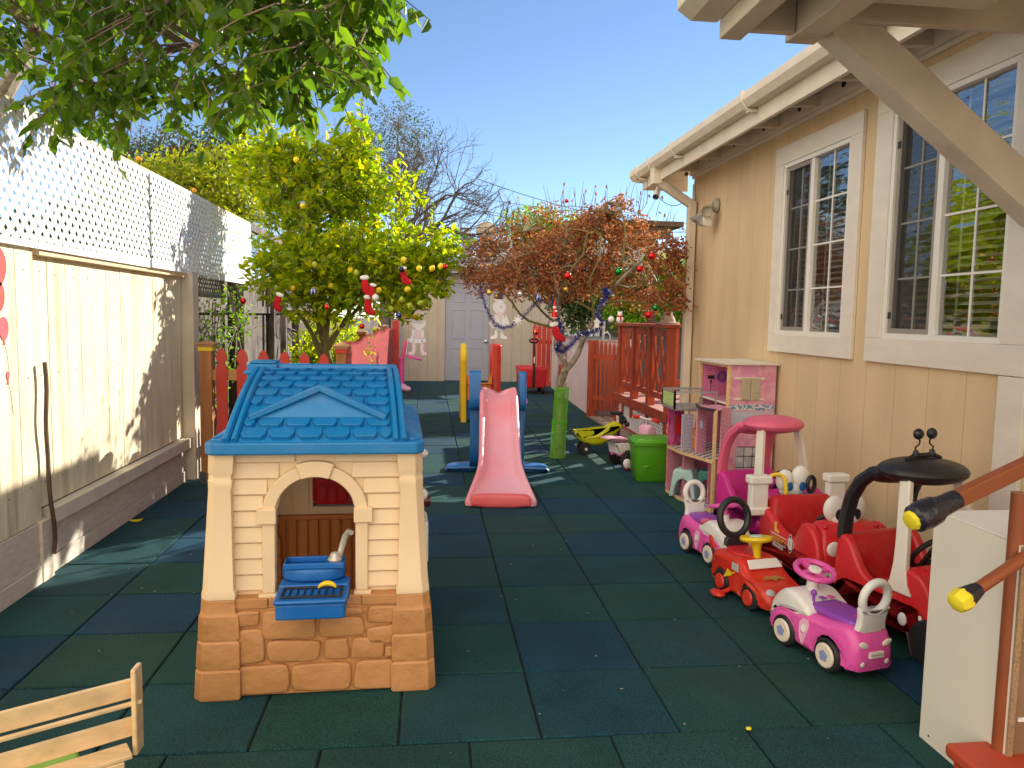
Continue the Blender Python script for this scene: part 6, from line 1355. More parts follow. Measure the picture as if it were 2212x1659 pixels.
def ride_on(label, loc, rot, side, near):
    t = thing('ride_on_car', label, 'toy car', (*loc, 0), rot, 'pink and white ride-on cars')
    wx = (-.135, .135); top = [(-.268, .05), (-.278, .10), (-.272, .16), (-.25, .205), (-.22, .222), (-.17, .222), (-.12, .212), (-.04, .205), (.05, .195), (.13, .185), (.20, .165), (.245, .135), (.262, .09), (.258, .05)]
    top = smooth_poly(top, 2, closed=False)
    wf = lambda a, b: (1-.16*max(0, (b-.12)/.1))*(1-.25*max(0, (abs(a)-.15)/.12)**2)
    g = G(); g.pillow(arched(top, wx, .085, .042), 'XZ', -.128, .128, .032, wf=wf, k=4); bd = g.build('body', M['pink'], t, smooth=True)
    g = G(); wt = smooth_poly([(-.015, .175), (-.005, .222), (.035, .240), (.075, .262), (.125, .268), (.17, .255), (.22, .215), (.262, .165), (.272, .11), (.262, .075), (.20, .155), (.10, .175)], 2)
    g.pillow(wt, 'XZ', -.118, .118, .022, wf=lambda a, b: 1-.22*max(0, (a-.14)/.14)); g.build('dashboard', M['white'], t, smooth=True)
    g = G(); sp = smooth_poly([(-.20, -.075), (.03, -.082), (.05, -.04), (.05, .04), (.03, .082), (-.20, .075), (-.22, .03), (-.22, -.03)], 2); g.pillow(sp, 'XY', .205, .236, .012); st = g.build('seat', M['purple'], t, smooth=True)
    g = G(); g.lathe([(.012, 0), (.012, .002)], (-.16, 0, .236), n=14); g.build('button', M['magenta'], st)
    g = G(); g.M = Matrix.Translation((-.235, 0, .20)) @ Matrix.Rotation(R(-8), 4, 'Y')
    pl = [(-.068, 0), (.068, 0), (.062, .06)]+arc(0, .155, .075, -15, 195, 18)+[(-.062, .06)]
    n_ = len(pl); hole = arc(0, .158, .046, 0, 360, 26)[:-1]
    # plate below, ring above
    g.pillow(smooth_poly([(-.074, 0), (.074, 0), (.064, .06), (.078, .12), (.05, .10), (0, .088), (-.05, .10), (-.078, .12), (-.064, .06)], 1), 'YZ', -.016, .016, .010)
    g.ring((0, 0, .152), (1, 0, 0), .064, .0175, 30, 10, ry=.068); g.build('push_handle', M['white'], t, smooth=True)
    g = G(); g.lathe([(.026, .24), (.026, .275), (.022, .30)], (.105, 0, 0), n=16); g.build('column_base', M['white'], t, smooth=True)
    g = G(); g.M = Matrix.Translation((.105, 0, .30)) @ Matrix.Rotation(R(-14), 4, 'Y'); g.lathe([(.018, 0), (.018, .04)], n=14); g.ring((0, 0, .052), (0, 0, 1), .083, .013, 32, 8); g.boxp((-.08, -.012, .040), (.08, .012, .056)); g.boxp((-.012, -.08, .041), (.012, .08, .055)); sw = g.build('steering_wheel', M['pink'], t, smooth=True)
    g = G(); g.M = Matrix.Translation((.105, 0, .30)) @ Matrix.Rotation(R(-14), 4, 'Y'); g.lathe([(.03, .054), (.028, .064), (.01, .067)], n=20); g.build('horn', M['white'], sw, smooth=True)
    for x in wx:
        for s_ in (-1, 1): wheel(t, x, s_*.108, .072, .04, s_, 'hub', 'lav')
    # controls
    g = G(); g.ell((.03, .055, .275), (.014, .014, .016), 10, 8); g.tube([(.03, .055, .235), (.03, .055, .27)], .006, 6); g.build('key', M['purple'], t, smooth=True)
    g = G(); g.box((.035, .0, .246), (.03, .03, .006)); g.build('button', M['purple'], t, bevel=.003)
    g = G(); g.box((.035, -.045, .246), (.03, .03, .006)); g.build('button', M['pink'], t, bevel=.003)
    if near:
        g = G(); g.ell((-.272, .060, .163), (.006, .026, .014), 14, 8, rot=Matrix.Rotation(R(20), 3, 'X')); g.ell((-.272, -.060, .163), (.006, .026, .014), 14, 8, rot=Matrix.Rotation(R(-20), 3, 'X'))
        g.ell((-.272, .062, .085), (.007, .013, .013), 12, 8); g.ell((-.272, -.062, .085), (.007, .013, .013), 12, 8); g.build('tail_light', M['white2'], t, smooth=True)
        g = G(); g.boxp((-.285, -.036, .108), (-.276, .036, .134)); pt = g.build('number_plate', M['white2'], t, bevel=.002)
        g = G(); g.tube([(-.2858, .028-.0035*i, .121+.004*math.sin(i*1.9)) for i in range(17)], .0009, 4); g.build('script', M['darkwood'], pt)
    else:
        g = G(); g.tube([(.02, -.10, .215), (.045, -.115, .25), (.085, -.10, .262)], [.013, .016, .013], 8); g.build('toy_phone', M['rose'], t, smooth=True)
    sy = side*.1205
    g = G(); pp = smooth_poly([(-.035, .175), (.035, .175), (.022, .09), (.004, .055), (-.012, .09)], 1); g.ext(pp, 'XZ', sy, sy+side*.0018*1.0)
    g.v = [(a, side*.128*wf(a, b)*1.004+side*.001+(0 if abs(y_) < abs(sy)+.001 else side*.0012), b) for a, y_, b in g.v]
    g.build('side_panel', M['palepink'], bd)
    g = G(); pp = arc(.0, .135, .016, 0, 360, 14)[:-1]
    g.ext(pp, 'XZ', sy, sy+side*.002); g.v = [(a, side*.128*wf(a, b)*1.004+side*.0026+(0 if abs(y_) < abs(sy)+.001 else side*.001), b) for a, y_, b in g.v]; g.build('sticker', M['white'], bd)
    return t
ride_on('pink and white ride-on car nearest the camera, number plate on its back', (1.766, 3.071), R(103), 1, True)
ride_on('pink and white ride-on car beside the dollhouse, behind the red racing car', (1.778, 4.43), R(-79), -1, False)

# red racing ride-on
rc = thing('racing_car', 'shiny red ride-on racing car with yellow steering wheel and black hoop backrest', 'toy car', (1.735, 3.73, 0), R(-80))
wx = (-.135, .125); wf = lambda a, b: (1-.10*max(0, (b-.12)/.1))*(1-.22*max(0, (abs(a)-.13)/.14)**2)
top = smooth_poly([(-.27, .05), (-.285, .10), (-.28, .19), (-.24, .215), (-.12, .225), (-.02, .232), (.03, .225), (.10, .165), (.19, .150), (.26, .115), (.278, .075), (.265, .04)], 2, closed=False)
g = G(); g.pillow(arched(top, wx, .080, .035), 'XZ', -.135, .135, .034, wf=wf, k=4); bd = g.build('body', M['red2'], rc, smooth=True)
g = G(); g.pillow(smooth_poly([(-.21, -.085), (-.02, -.085), (-.02, .085), (-.21, .085)], 2), 'XY', .222, .236, .007); g.build('seat', M['red'], rc, smooth=True)
g = G(); zz = lambda x: .225-(x-.03)*.857; g.add([(.036, -.088, .2285), (.036, .088, .2285), (.080, .098, .193), (.080, -.098, .193), (.042, -.088, .2335), (.042, .088, .2335), (.086, .098, .198), (.086, -.098, .198)], [(0, 3, 2, 1), (4, 5, 6, 7), (0, 1, 5, 4), (1, 2, 6, 5), (2, 3, 7, 6), (3, 0, 4, 7)]); g.build('windscreen', M['white'], rc, bevel=.004)
for s_ in (-1, 1):
    g = G(); g.boxp((-.03, s_*.128, .165), (.03, s_*.133, .205)); g.build('side_window', M['grey'], rc, bevel=.004)
    g = G(); g.ell((.235, s_*.078, .125), (.022, .026, .012), 12, 8, rot=Matrix.Rotation(R(35), 3, 'Y')); g.build('headlight', M['grey'], rc, smooth=True)
    g = G(); g.add([(-.27, s_*.10, .20), (-.30, s_*.10, .27), (-.285, s_*.10, .275), (-.235, s_*.10, .215), (-.27, s_*.112, .20), (-.30, s_*.112, .27), (-.285, s_*.112, .275), (-.235, s_*.112, .215)], [(0, 1, 2, 3), (7, 6, 5, 4), (0, 4, 5, 1), (1, 5, 6, 2), (2, 6, 7, 3), (3, 7, 4, 0)]); g.build('tail_fin', M['red2'], rc, bevel=.003)
    for x in wx: wheel(rc, x, s_*.112, .066, .04, s_, 'red2', hr=.62)
g = G(); g.tube([(.262-.0*abs(t), t*.0075, .088-.0+.0004*t*t) for t in range(-9, 10)], [.004+.006*(1-abs(t)/9) for t in range(-9, 10)], 8); g.build('front_trim', M['white'], rc, smooth=True)
g = G(); g.M = Matrix.Translation((-.20, 0, .22)) @ Matrix.Rotation(R(-10), 4, 'Y'); g.ring((0, 0, .165), (1, 0, 0), .088, .019, 34, 10, ry=.098); g.pillow(smooth_poly([(-.075, 0), (.075, 0), (.06, .075), (-.06, .075)], 1), 'YZ', -.014, .014, .01); g.build('backrest', M['black'], rc, smooth=True)
g = G(); g.lathe([(.026, .20), (.024, .225)], (.0, 0, 0), n=14); g.build('column_base', M['red'], rc, smooth=True)
g = G(); g.M = Matrix.Translation((.0, 0, .225)) @ Matrix.Rotation(R(-10), 4, 'Y'); g.lathe([(.018, 0), (.022, .05), (.034, .085)], n=16); g.lathe([(.02, .085), (.075, .086), (.085, .098), (.08, .112), (.05, .112), (.02, .112)], n=32); sw = g.build('steering_wheel', M['yellow'], rc, smooth=True)
g = G(); g.M = Matrix.Translation((.0, 0, .225)) @ Matrix.Rotation(R(-10), 4, 'Y'); g.lathe([(.035, .1125), (.033, .118)], n=16); g.build('horn', M['teal'], sw)
g = G(); a = lambda s: [(.12+.03*s, -.03), (.16, -.07), (.15, -.02), (.17, 0), (.15, .02), (.16, .07), (.12+.03*s, .03), (.13, 0)]
g.add([(x, y, .172-(x-.10)*.17) for x, y in a(0)], [tuple(range(8))]); g.build('bonnet_flash', mat('gold flame sticker', (.45, .22, .04), .4), bd)
g = G(); g.add([(-.10, -.1375, .10), (-.03, -.1375, .13), (.02, -.1375, .17), (-.02, -.1375, .15), (-.06, -.1375, .16), (-.07, -.1375, .14)], [tuple(range(6))]); g.build('side_flash', M['yellow'], bd)
g = G(); g.tube([(-.05, -.12, .05), (-.05, -.17, .035)], .012, 8); g.ell((-.06, -.19, .03), (.05, .035, .018), 16, 8); g.build('footrest', M['red2'], rc, smooth=True)

# ================= cabin cars =================
def side_wall_poly(rear_h, dip_x0, dip_x1, dip_z, front_h, hood, L, zb, wxs, r):
    top = [(-L, zb+.02), (-L-.012, .28), (-L+.01, rear_h-.02), (-L+.05, rear_h), (dip_x0-.06, rear_h-.03), (dip_x0, dip_z+.06), ((dip_x0*2+dip_x1)/3, dip_z), (dip_x1-.04, dip_z+.0), (dip_x1+.05, front_h-.02)]+hood
    return arched(smooth_poly(top, 2, closed=False), wxs, r, zb)
def squash(t, sx):
    for c in kids(t):
        if c.name.startswith('wheel'):
            xs = [v.co.x for v in c.data.vertices]; cx = (min(xs)+max(xs))/2; c.data.transform(Matrix.Translation((cx*(sx-1), 0, 0)))
        else: c.data.transform(Matrix.Diagonal((sx, 1, 1, 1)))
        for k in kids(c): k.data.transform(Matrix.Diagonal((sx, 1, 1, 1))) if not c.name.startswith('wheel') else None
def coupe(name, label, loc, rot, col, colin, roofm, frontm, antenna=False, sx=.78):
    t = thing(name, label, 'toy car', (*loc, 0), rot)
    W = .205; wxs = (-.235, .25); r = .105; zb = .10
    hood = [(.22, .395), (.30, .37), (.36, .30), (.380, .20), (.36, zb+.01)]
    P = side_wall_poly(.45, -.17, .07, .27, .39, hood, .345, zb, wxs, r)
    wf = lambda a, b: 1-.10*max(0, (abs(a)-.25)/.12)
    body = None
    for s_ in (-1, 1):
        g = G(); g.pillow(P, 'XZ', s_*W-.026, s_*W+.026, .020, k=3); b_ = g.build('body_side', M[col], t, smooth=True)
    g = G(); g.pillow(smooth_poly([(.13, .14), (.13, .36), (.18, .40), (.28, .385), (.35, .33), (.385, .22), (.37, .12), (.25, .16)], 2), 'XZ', -W, W, .03, wf=lambda a, b: 1-.12*max(0, (a-.25)/.12)); fr_ = g.build('hood', M[col], t, smooth=True)
    g = G(); g.pillow(smooth_poly([(-.36, .14), (-.365, .43), (-.30, .445), (-.245, .42), (-.20, .26), (-.19, .22), (.0, .21), (.0, .13), (-.1, .13), (-.2, .24), (-.3, .24)], 2), 'XZ', -W, W, .02); g.build('seat', M[colin], t, smooth=True)
    g = G(); g.boxp((-.12, -.19, .12), (.16, .19, .15)); g.build('floor_pan', M[colin], t, bevel=.01)
    for s_ in (-1, 1):
        g = G(); c = [(-.325, s_*.195, .42), (-.315, s_*.195, .52), (-.285, s_*.19, .63), (-.235, s_*.18, .71), (-.16, s_*.165, .765), (-.08, s_*.15, .785)]
        g.tube(c, [.042, .042, .042, .042, .04, .034], 8, sq=.8); g.build('rear_pillar', M[roofm], t, smooth=True)
        g = G(); q0 = [(.15, s_*.228, .275), (.148, s_*.226, .32), (.14, s_*.216, .40), (.125, s_*.20, .5), (.10, s_*.18, .65), (.07, s_*.155, .775)]
        vs = []
        for (x, y, z), wd in zip(q0, (.095, .062, .046, .042, .040, .038)):
            vs += [(x-wd, y-.016, z), (x-wd*.9, y+.016, z), (x+wd*.9, y+.016, z), (x+wd, y-.016, z)]
        g.add(vs, [(i*4+j, i*4+(j+1) % 4, (i+1)*4+(j+1) % 4, (i+1)*4+j) for i in range(5) for j in range(4)]+[(3, 2, 1, 0), (20, 21, 22, 23)]); g.build('front_pillar', M[frontm], t, smooth=False, bevel=.008)
    g = G(); K = 7; rings = []
    g.ell((0.0, 0, .79), (.225, .215, .06), 34, 14); g.ell((-.13, 0, .765), (.15, .20, .05), 28, 12, rot=Matrix.Rotation(R(-18), 3, 'Y')); rf_ = g.build('roof', M[roofm], t, smooth=True)
    g = G(); g.M = Matrix.Translation((.09, 0, .42)) @ Matrix.Rotation(R(-50), 4, 'Y'); g.ring((0, 0, 0), (0, 0, 1), .10, .014, 30, 8); g.boxp((-.09, -.014, -.01), (.09, .014, .006)); g.build('steering_wheel', M['black'], t, smooth=True)
    g = G(); g.tube([(.18, 0, .31), (.11, 0, .365)], .02, 8); g.build('steering_column', M[col], t, smooth=True)
    for x in wxs:
        for s_ in (-1, 1):
            g = G(); h = .045; rr = .092 if x < 0 else .108; g.lathe([(rr*.3, -h), (rr*.85, -h), (rr, -h*.6), (rr, h*.6), (rr*.85, h), (rr*.3, h)], (x+(.12 if x > 0 else 0), s_*(.20 if x > 0 else .178), rr-.004), (0, 1, 0), n=26); g.build('wheel', M['tyre'], t, smooth=True)
    for s_ in (-1, 1):
        g = G(); g.ell((.378, s_*.13, .245), (.012, .036, .036), 16, 10); g.build('headlight', M['white'], t, smooth=True)
        g = G(); g.ell((.19, s_*.236, .165), (.03, .010, .03), 16, 10); g.ell((.30, s_*.222, .20), (.032, .010, .032), 16, 10) if antenna else None; g.build('side_light', M['white'] if antenna else M[col], t, smooth=True)
    g = G(); g.boxp((.345, -.04, .30), (.362, .04, .35)); g.build('emblem_plate', M['white'], t, bevel=.004)
    if antenna:
        g = G(); g.tube([(.0, -.11, .845), (.0, -.06, .862), (.0, .06, .862), (.0, .11, .845)], [.008, .012, .012, .008], 8); g.build('antenna_base', M['black'], rf_, smooth=True)
        for s_ in (-1, 1):
            g = G(); g.lathe([(.016, 0), (.014, .02), (.008, .026)], (0, s_*.05, .862), n=12); g.tube([(0, s_*.05, .875), (0, s_*.055, .90), (0, s_*.032, .915), (0, s_*.03, .93), (0, s_*.038, .945)], .0045, 8); g.ell((0, s_*.041, .962), .026, 16, 12); g.build('antenna', M['black'], rf_, smooth=True)
        g = G(); g.tube([(.24, .20, .10), (.23, .235, .085), (.26, .25, .06), (.28, .25, .0), (.25, .24, -.0)], .006, 6); g.v = [(a, -b, c+.03) for a, b, c in g.v]; g.build('foot_wire', M['silver'], t, smooth=True)
    squash(t, sx)
    return t
coupe('cabin_car', 'red cabin car with black roof and two black ball antennae beside the cabinet', (2.29, 3.24), R(-76), 'red', 'redin', 'black', 'white2', True)
coupe('cabin_car', 'magenta cabin car with pink roof against the wall beside the dollhouse', (2.28, 4.76), R(-70), 'magenta', 'magenta', 'rose', 'white2', False)

# ================= fire truck =================
ft = thing('fire_truck', 'red ride-in fire truck with white goggle eyes between the two cabin cars', 'toy truck', (2.215, 3.94, 0), R(-86))
W = .20; wxs = (-.24, .24); zb = .10
hood = [(.17, .40), (.25, .40), (.32, .36), (.365, .28), (.375, .20), (.36, zb+.01)]
top = [(-.37, zb+.02), (-.38, .20), (-.375, .33), (-.34, .37), (-.27, .375), (-.20, .33), (-.10, .295), (.02, .275), (.09, .30), (.13, .36)]+hood
P = arched(smooth_poly(top, 2, closed=False), wxs, .10, zb)
for s_ in (-1, 1):
    g = G(); g.pillow(P, 'XZ', s_*W-.028, s_*W+.028, .022, k=3); sd_ = g.build('body_side', M['red'], ft, smooth=True)
g = G(); g.pillow(smooth_poly([(.10, .14), (.10, .33), (.16, .41), (.25, .415), (.33, .37), (.38, .27), (.37, .12), (.24, .17)], 2), 'XZ', -W, W, .035, wf=lambda a, b: 1-.22*max(0, (b-.3)/.12)); g.build('hood', M['red'], ft, smooth=True)
g = G(); g.pillow(smooth_poly([(-.37, .14), (-.38, .40), (-.33, .455), (-.27, .45), (-.24, .40), (-.21, .25), (-.19, .21), (0, .20), (0, .14), (-.2, .2), (-.3, .2)], 2), 'XZ', -W, W, .02, wf=lambda a, b: 1-.12*max(0, (b-.36)/.1)); g.build('seat', M['redin'], ft, smooth=True)
g = G(); g.boxp((-.1, -.19, .12), (.12, .19, .15)); g.build('floor_pan', M['redin'], ft, bevel=.01)
for x in wxs:
    for s_ in (-1, 1):
        g = G(); h = .04; rr = .088; g.lathe([(rr*.3, -h), (rr*.85, -h), (rr, -h*.6), (rr, h*.6), (rr*.85, h), (rr*.3, h)], (x, s_*.17, rr), (0, 1, 0), n=26); g.build('wheel', M['tyre'], ft, smooth=True)
g = G(); g.ell((.215, -.062, .475), (.038, .062, .072), 20, 14); g.ell((.215, .062, .475), (.038, .062, .072), 20, 14); g.ell((.235, 0, .43), (.03, .085, .05), 16, 10); gg = g.build('goggle', M['white'], ft, smooth=True)
for s_ in (-1, 1):
    g = G(); g.ell((.256, s_*.052, .452), (.006, .023, .030), 16, 10); g.build('pupil', M['black'], gg, smooth=True)
    g = G(); g.ell((.368, s_*.135, .295), (.016, .040, .040), 18, 12); g.build('headlight', M['white'], ft, smooth=True)
    g = G(); g.ell((.29, s_*.15, .395), (.016, .012, .012), 10, 8); g.build('signal_lamp', M['red'], ft, smooth=True)
g = G(); g.boxp((.355, -.16, .15), (.40, .16, .20)); g.boxp((.36, -.235, .15), (.385, -.16, .195)); g.boxp((.36, .16, .15), (.385, .235, .195)); g.build('bumper', M['white2'], ft, bevel=.010)
g = G(); g.M = Matrix.Translation((.09, 0, .37)) @ Matrix.Rotation(R(-50), 4, 'Y'); g.ring((0, 0, 0), (0, 0, 1), .10, .013, 30, 8); g.build('steering_wheel', M['black'], ft, smooth=True)
for s_ in (-1, 1):
    g = G(); g.boxp((-.39, s_*.25-.055, .36), (-.32, s_*.25+.055, .53)); g.boxp((-.398, s_*.25-.070, .515), (-.30, s_*.25+.070, .565)); g.boxp((-.398, s_*.25-.070, .33), (-.30, s_*.25+.070, .375)); g.build('side_post', M['white'], ft, bevel=.012)
TS = Matrix.Translation((0, -W-.0295, 0)) @ Matrix.Rotation(R(90), 4, 'X')
M['gold'] = mat('gold print', (.80, .50, .06), .4); M['pb'] = mat('black print', (.015, .012, .012), .5)
def onside(x, z): return Matrix.Translation((x, -W-.0292, z)) @ Matrix.Rotation(R(90), 4, 'X')
text_mesh('ENGINE N\u00ba 5', .036, 'lettering', M['gold'], ft, onside(-.10, .235), extrude=.0006)
text_mesh('FIRE\u2022RESCUE', .024, 'lettering', M['white'], ft, onside(-.10, .198), extrude=.0006)
g = G(); g.boxp((-.20, -W-.0290, .258), (-.0, -W-.0282, .263)); g.boxp((-.20, -W-.0290, .213), (-.0, -W-.0282, .217)); g.build('pinstripe', M['white'], ft)
g = G(); g.ext([(-.15, .275), (-.09, .275), (-.095, .29), (-.12, .295), (-.128, .335), (-.15, .33)], 'XZ', -W-.0295, -W-.028); g.build('helmet_sticker', M['gold'], ft)
g = G(); bdg = [(.055+.036*math.cos(R(a))*(1+.18*math.cos(R(4*a))), .25+.046*math.sin(R(a))*(1+.18*math.cos(R(4*a)))) for a in range(0, 360, 10)]; g.ext(bdg, 'XZ', -W-.0295, -W-.028); em = g.build('emblem', M['white'], ft)
g = G(); bdg = [(.055+.032*math.cos(R(a))*(1+.18*math.cos(R(4*a))), .25+.041*math.sin(R(a))*(1+.18*math.cos(R(4*a)))) for a in range(0, 360, 10)]; g.ext(bdg, 'XZ', -W-.0302, -W-.0292); g.build('emblem_ring', M['pb'], em)
g = G(); g.ext(arc(.055, .25, .027, 0, 360, 20, .035)[:-1], 'XZ', -W-.0308, -W-.0300); g.build('emblem_disc', M['white'], em)
text_mesh('5', .036, 'lettering', M['red2'], ft, Matrix.Translation((.055, -W-.0311, .25)) @ Matrix.Rotation(R(90), 4, 'X'), extrude=.0006)
# sticker panel behind the racing car
g = G(); g.boxp((-.382, -.17, .17), (-.384, -.05, .30)); g.build('sticker_panel', M['grey'], ft)
squash(ft, .82)
# green toy with goggle eyes behind the truck
wt_ = thing('activity_toy', 'green topped toy with white goggle eyes and blue caps behind the fire truck', 'toy', (2.27, 4.42, -.05), R(-86))
g = G(); g.pillow(smooth_poly([(-.16, 0), (.16, 0), (.17, .3), (.13, .40), (-.13, .40), (-.17, .3)], 2), 'YZ', -.11, .12, .03); g.build('body', M['green2'], wt_, smooth=True)
g = G(); g.ell((-.02, -.05, .53), (.04, .058, .072), 18, 12); g.ell((-.02, .055, .545), (.04, .062, .078), 18, 12); g.ell((-.02, 0, .47), (.035, .085, .05), 16, 10); e_ = g.build('goggle', M['white'], wt_, smooth=True)
for y in (-.035, .05):
    g = G(); g.ell((.018, y, .50), (.006, .022, .028), 16, 10); g.build('pupil', M['cap'], e_, smooth=True)
g = G(); g.lathe([(.06, 0), (.062, .02), (.06, .05), (.03, .058)], (.03, .10, .40), n=26); g.build('blue_cap', M['cap'], wt_, smooth=True)
g = G(); g.lathe([(.026, 0), (.026, .05), (.018, .06)], (.05, -.08, .40), n=18); g.build('blue_cap', M['cap'], wt_, smooth=True)
g = G(); g.tube(bez((.05, -.08, .455), (.03, -.06, .62), (-.02, -.15, .56), 8), .012, 8); g.build('hose', M['yellow'], wt_, smooth=True)
g = G(); g.ring((.03, .10, .515), (1, .35, 0), .032, .013, 22, 8, ry=.048); g.build('ribbed_ring', M['black'], wt_, smooth=True)

# ================= dollhouse =================
dh = thing('dollhouse', 'tall open pink wooden dollhouse with shutters and balcony against the yellow wall', 'dollhouse', (2.4, 5.8, 0))
pk = dict(dots=patmat('pink oval wallpaper', (.72, .22, .42), (.55, .08, .38), 'dots', (26, 26, 44)), pinkp=patmat('scuffed pink print', (.74, .36, .46), (.66, .26, .40), 'noise', (20, 20, 20)),
          hot=patmat('hot pink stripe print', (.62, .04, .24), (.75, .18, .40), 'wave', (4, 60, 8)), grid=patmat('blue grey trellis print', (.78, .76, .80), (.22, .22, .42), 'grid', (34, 34, 34)),
          check=patmat('black white floor print', (.75, .73, .70), (.03, .03, .04), 'checker', (24, 24, 24)), swirl=patmat('red swirl wallpaper', (.76, .48, .50), (.66, .06, .18), 'wave', (26, 26, 16)), key=patmat('pale pink key pattern', (.78, .40, .52), (.66, .26, .42), 'checker', (60, 60, 60)), flo=patmat('scuffed lilac floor print', (.50, .42, .48), (.30, .26, .42), 'noise', (14, 14, 14)))
PN = M['pine']
def dbox(nm, a, b, m, bev=0, par=None): g = G(); g.boxp(a, b); return g.build(nm, m, par or dh, world=par is None, bevel=bev)
# frame posts and shelves
X0_, X1_ = 2.38, 2.775; YA, YB = 5.78, 6.42
dbox('roof_board', (2.34, 5.755, 1.118), (2.79, 6.45, 1.132), M['board'])
dbox('end_panel', (2.40, YA, .01), (X1_, YA+.012, 1.117), pk['pinkp'])
dbox('trellis_print', (2.402, YA-.0025, .635), (2.772, YA-.0005, .745), pk['grid'])
dbox('garland_print', (2.402, YA-.0025, .755), (2.772, YA-.0005, .80), patmat('blue leafy garland print', (.72, .66, .70), (.05, .22, .36), 'noise', (60, 60, 60)))
dbox('lower_window_print', (2.47, YA-.0025, .20), (2.66, YA-.0005, .46), patmat('grey window print', (.42, .42, .50), (.60, .58, .62), 'noise', (10, 10, 10)))
for xx in (2.53, 2.60): dbox('window_bar', (xx, YA-.004, .20), (xx+.005, YA-.0027, .46), M['pb'])
for zz_ in (.20, .29, .38, .455): dbox('window_bar', (2.47, YA-.0045, zz_), (2.66, YA-.0041, zz_+.006), M['pb'])
for z in (.835, 1.0): dbox('shutter_rail', (2.43, YA-.006, z), (2.68, YA-.001, z+.018), M['tan' if 0 else 'hub'], .004)
sh_ = None
for x0 in (2.485, 2.565):
    g = G(); g.boxp((x0, YA-.012, .835), (x0+.075, YA-.0065, 1.015))
    for i in range(9): g.boxp((x0+.008, YA-.0155, .845+i*.0185), (x0+.067, YA-.012, .857+i*.0185))
    g.build('shutter', mat('champagne shutter plastic', (.50, .44, .30), .4), dh, world=True, bevel=.0015)
dbox('back_wall', (X1_-.012, YA+.013, .0), (X1_, YB, 1.117), pk['dots'])
dbox('far_panel', (2.40, YB-.012, .01), (X1_-.013, YB, 1.117), pk['dots'])
dbox('inner_panel', (2.42, YB-.018, .83), (X1_-.013, YB-.013, 1.10), pk['dots'])
for z, m in ((.0, 'flo'), (.385, 'check'), (.80, 'pinkp')): dbox('floor_shelf', (2.375, YA+.013, z), (X1_-.013, YB-.013, z+.012), pk[m])
dbox('corner_post', (2.372, YA-.004, 0), (2.398, YA+.018, 1.117), PN, .002); dbox('corner_post', (2.372, YB-.018, 0), (2.398, YB+.004, 1.117), PN, .002)
dbox('edge_strip', (2.372, YA+.02, 1.095), (2.390, YB-.02, 1.117), PN)
dbox('edge_strip', (2.372, YA+.02, .798), (2.374, YB-.02, .815), M['board'])
# front wing
FXn, FYn = 2.165, 5.49; FXf, FYf = 2.02, 6.14
dbox('wing_post', (FXn, FYn, 0), (FXn+.022, FYn+.03, .785), PN, .002)
def slabq(nm, pts, z0, z1, m): g = G(); g.ext(pts, 'XY', z0, z1); return g.build(nm, m, dh, world=True)
wing = [(FXn, FYn), (2.37, YA-.02), (2.37, 6.40), (2.06, 6.20), (2.055, 5.90)]
slabq('wing_floor', wing, .0, .012, pk['flo']); slabq('wing_floor', wing, .385, .397, pk['check'])
for z in (.0, .38):
    g = G(); g.beam((FXn, FYn, z+.01), (2.055, 5.90, z+.01), .014, .022); g.beam((2.055, 5.90, z+.01), (2.04, 6.20, z+.01), .014, .022); g.build('edge_strip', PN, dh, world=True)
def vpan(nm, p, q, z0, z1, m, th=.008): g = G(); g.beam((p[0], p[1], (z0+z1)/2), (q[0], q[1], (z0+z1)/2), th, z1-z0); return g.build(nm, m, dh, world=True)
vpan('wing_panel', (2.035, 6.20), (2.20, 6.28), .40, .73, pk['hot']); vpan('wing_panel', (2.035, 6.20), (2.36, 6.30), .013, .384, pk['swirl'])
vpan('partition', (2.06, 5.92), (2.17, 5.97), .40, .70, pk['grid']); vpan('partition', (2.14, 5.80), (2.24, 5.86), .40, .79, pk['key']); vpan('partition', (2.30, 5.70), (2.40, 5.76), .40, .78, pk['key'])
vpan('partition', (2.085, 5.93), (2.19, 5.98), .013, .384, pk['swirl']); vpan('partition', (2.22, 5.72), (2.33, 5.78), .013, .384, pk['swirl'])
dbox('window_print', (2.10, 6.175, .50), (2.17, 6.195, .65), M['redin'])
g = G(); g.tube([(2.15, 5.84, .79), (2.12, 5.75, .79), (2.12, 5.64, .785), (2.17, 5.50, .785)], .012, 8); g.build('balcony_rail', mat('dark brown rail', (.05, .03, .03), .4), dh, world=True, smooth=True)
slabq('balcony_floor', [(2.17, 5.50), (2.38, 5.77), (2.38, 5.95), (2.15, 5.85), (2.12, 5.64)], .772, .780, pk['pinkp'])
# top left balcony box
g = G(); g.boxp((2.02, 6.0, .72), (2.37, 6.32, .735)); g.boxp((2.02, 6.0, .735), (2.03, 6.32, .755)); g.build('balcony_floor', M['metal'], dh, world=True)
g = G(); 
for a, b in (((2.02, 6.0), (2.37, 6.0)), ((2.02, 6.0), (2.02, 6.32)), ((2.02, 6.32), (2.37, 6.32))):
    for z in (.74, .875): g.beam((a[0], a[1], z), (b[0], b[1], z), .012, .018)
    for p in (a, b): g.boxp((p[0]-.007, p[1]-.007, .73), (p[0]+.007, p[1]+.007, .885))
g.build('balcony_frame', mat('silver painted frame', (.42, .42, .42), .4, .4), dh, world=True)
g = G(); g.boxp((2.015, 6.02, .755), (2.018, 6.30, .862)); g.build('lime_print', patmat('lime hedge print', (.30, .55, .06), (.62, .68, .40), 'noise', (60, 60, 60)), dh, world=True)
